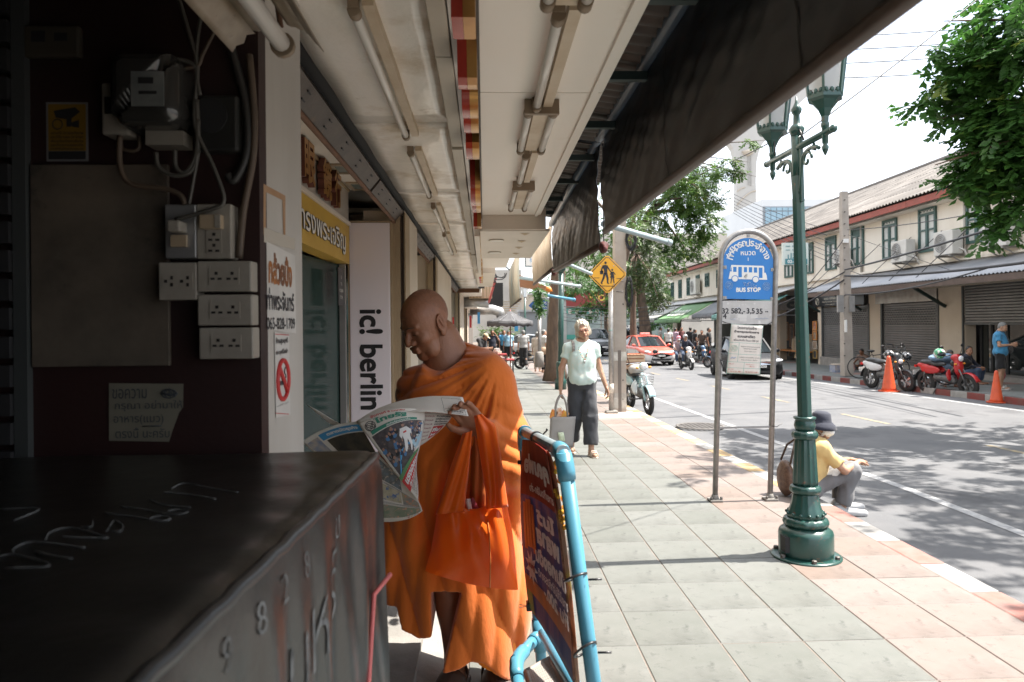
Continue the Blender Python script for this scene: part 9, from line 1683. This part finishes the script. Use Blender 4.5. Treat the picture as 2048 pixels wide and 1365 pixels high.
# covered cart
vin = pm('black_vinyl',(.016,.015,.0145),(.023,.021,.019),4,.30,bump=.30,bscale=9,spec=.5); ct = thing('covered_cart','food cart wrapped in glossy black tarpaulin with chalk writing, near the left edge','cart',(-.6,1.0,0)); ZT = 1.283
eA,eB = Vector(aZ(756,903,ZT)),Vector(aZ(268,1362,ZT)); ed = (eA-eB)/(eA.y-eB.y); ex = lambda y: eA.x+ed.x*(y-eA.y)
yb_,yf_ = eA.y,.10
def topf(u,v):
    y = yf_+(yb_-yf_)*v; xr = ex(y); x = xr-1.25*(1-u); e = min(1,(1-u)*1.25/.03); return Vector((x,y+.004*math.sin(14*x),ZT-.012*(1-e)**2-.014*math.sin(PI*u)**2*math.sin(PI*v)+.004*math.sin(9*x+7*y)*math.sin(PI*v)+.0045*math.sin(50*y+8*x)*math.exp(-(1-u)*16)-.04*max(0,.45-u)))
def sidef(u,v):
    y = yf_+(yb_-yf_)*u; k = 1-v; w_ = (1-math.exp(-v*9)); return Vector((ex(y)+.006*(1-math.exp(-v*60))+.016*v+w_*(.006*math.sin(26*y+3*v)+.004*math.sin(55*y-4*v+2)+.004*math.sin(9*v+15*y)),y+.0,ZT-.013-(ZT-.25)*v))
MB().sheet(topf,60,70).build('top_cover',vin,ct); MB().sheet(sidef,110,44).build('side_cover',vin,ct); MB().tube([Vector((ex(y)-.004,y,ZT-.010+.0015*math.sin(70*y))) for y in np.linspace(yf_,yb_,40)],.0085,10).build('hem',pm('vinyl_hem',(.03,.03,.031),rough=.3),ct)
MB().sheet(lambda u,v: Vector((ex(yb_)-1.25*(1-u)+.004*math.sin(30*u)*v,yb_+.004+.01*v,ZT-.012-1.0*v)),30,10).build('back_cover',vin,ct)
for x,y in ((ex(yb_)-.08,yb_-.1),(ex(.2)-.08,.2),(-1.35,1.35),(-1.35,.2)): MB().bar((x,y,0),(x,y,.3),.05).build('leg',eng,ct)
chalk = pm('chalk',(.22,.225,.225),(.05,.05,.05),40,.9)
def TPt(px,py): p = aZ(px,py,ZT); u = 1-(ex(p[1])-p[0])/1.25; return topf(u,(p[1]-yf_)/(yb_-yf_))+Vector((0,0,.0015))
def smoo(P_):
    P_ = [Vector((x,y,0)) for x,y in P_]; o = []
    for k in range(len(P_)-1):
        a,b,c,d = P_[max(k-1,0)],P_[k],P_[k+1],P_[min(k+2,len(P_)-1)]
        o += [.5*((2*b)+(c-a)*q+(2*a-5*b+4*c-d)*q*q+(3*b-a-3*c+d)*q**3) for q in (0,.2,.4,.6,.8)]
    return [(p.x,p.y) for p in o+[P_[-1]]]
def strokes(par,L_,r_): [MB().tube([TPt(x,y) for x,y in smoo(s_)],r_,5).build('chalk_mark',chalk,par) for s_ in L_]
strokes(ct,[[(-5,1109),(30,1104),(75,1118),(100,1130),(85,1135),(15,1132)],[(28,1104),(35,1090),(75,1080),(170,1098)],[(75,1100),(110,1112),(145,1120)],[(95,1075),(105,1060),(145,1052),(190,1066),(215,1078),(140,1072),(130,1070)],[(165,1050),(185,1052),(188,1040)],[(215,1062),(230,1040),(245,1048),(243,1062),(225,1062)],[(212,1022),(270,1032),(320,1042),(340,1038),(325,1030),(300,1036)],[(243,1008),(300,1018),(350,1028),(375,1022),(360,1016),(335,1020)],[(300,995),(330,1006),(380,1012)],[(345,980),(330,980),(380,985),(430,996)],[(345,972),(370,962),(420,972),(475,982)],[(0,1012),(80,1012),(30,1034)]],.0011)
def SD(s,h): y = s; u = (y-yf_)/(yb_-yf_); v = h/(ZT-.25); return sidef(u,v)+Vector((.002,0,0))
for k,ch in enumerate('09828 ข'):
    if ch != ' ': text('chalk_digit',ch,lambda a,b,w=0,k=k: SD(.60+.085*k+a,.040-b),chalk,ct,height=.034,bold=-.01)
for ch,s,h,hh in (('ร',.80,.17,.09),('บ',.90,.16,.09),('ห',.99,.15,.10),('ร์',1.08,.12,.12)): text('chalk_letter',ch,lambda a,b,w=0: SD(s+a,h-b),chalk,ct,height=hh*.85,bold=-.012)
t = thing('pink_cord','pink elastic cord stretched slanting across the side of the black cart','cord',tuple(SD(1.2,.3))); MB().tube([Vector(aY(770,1150,1.455))+Vector((.01,0,0)),SD(1.36,.24)+Vector((.004,0,0)),SD(1.20,.42)+Vector((.006,0,0)),SD(1.05,.58)+Vector((.006,0,0))],.005,8).build('cord',pm('cord_pink',(.55,.13,.12),rough=.5),t)
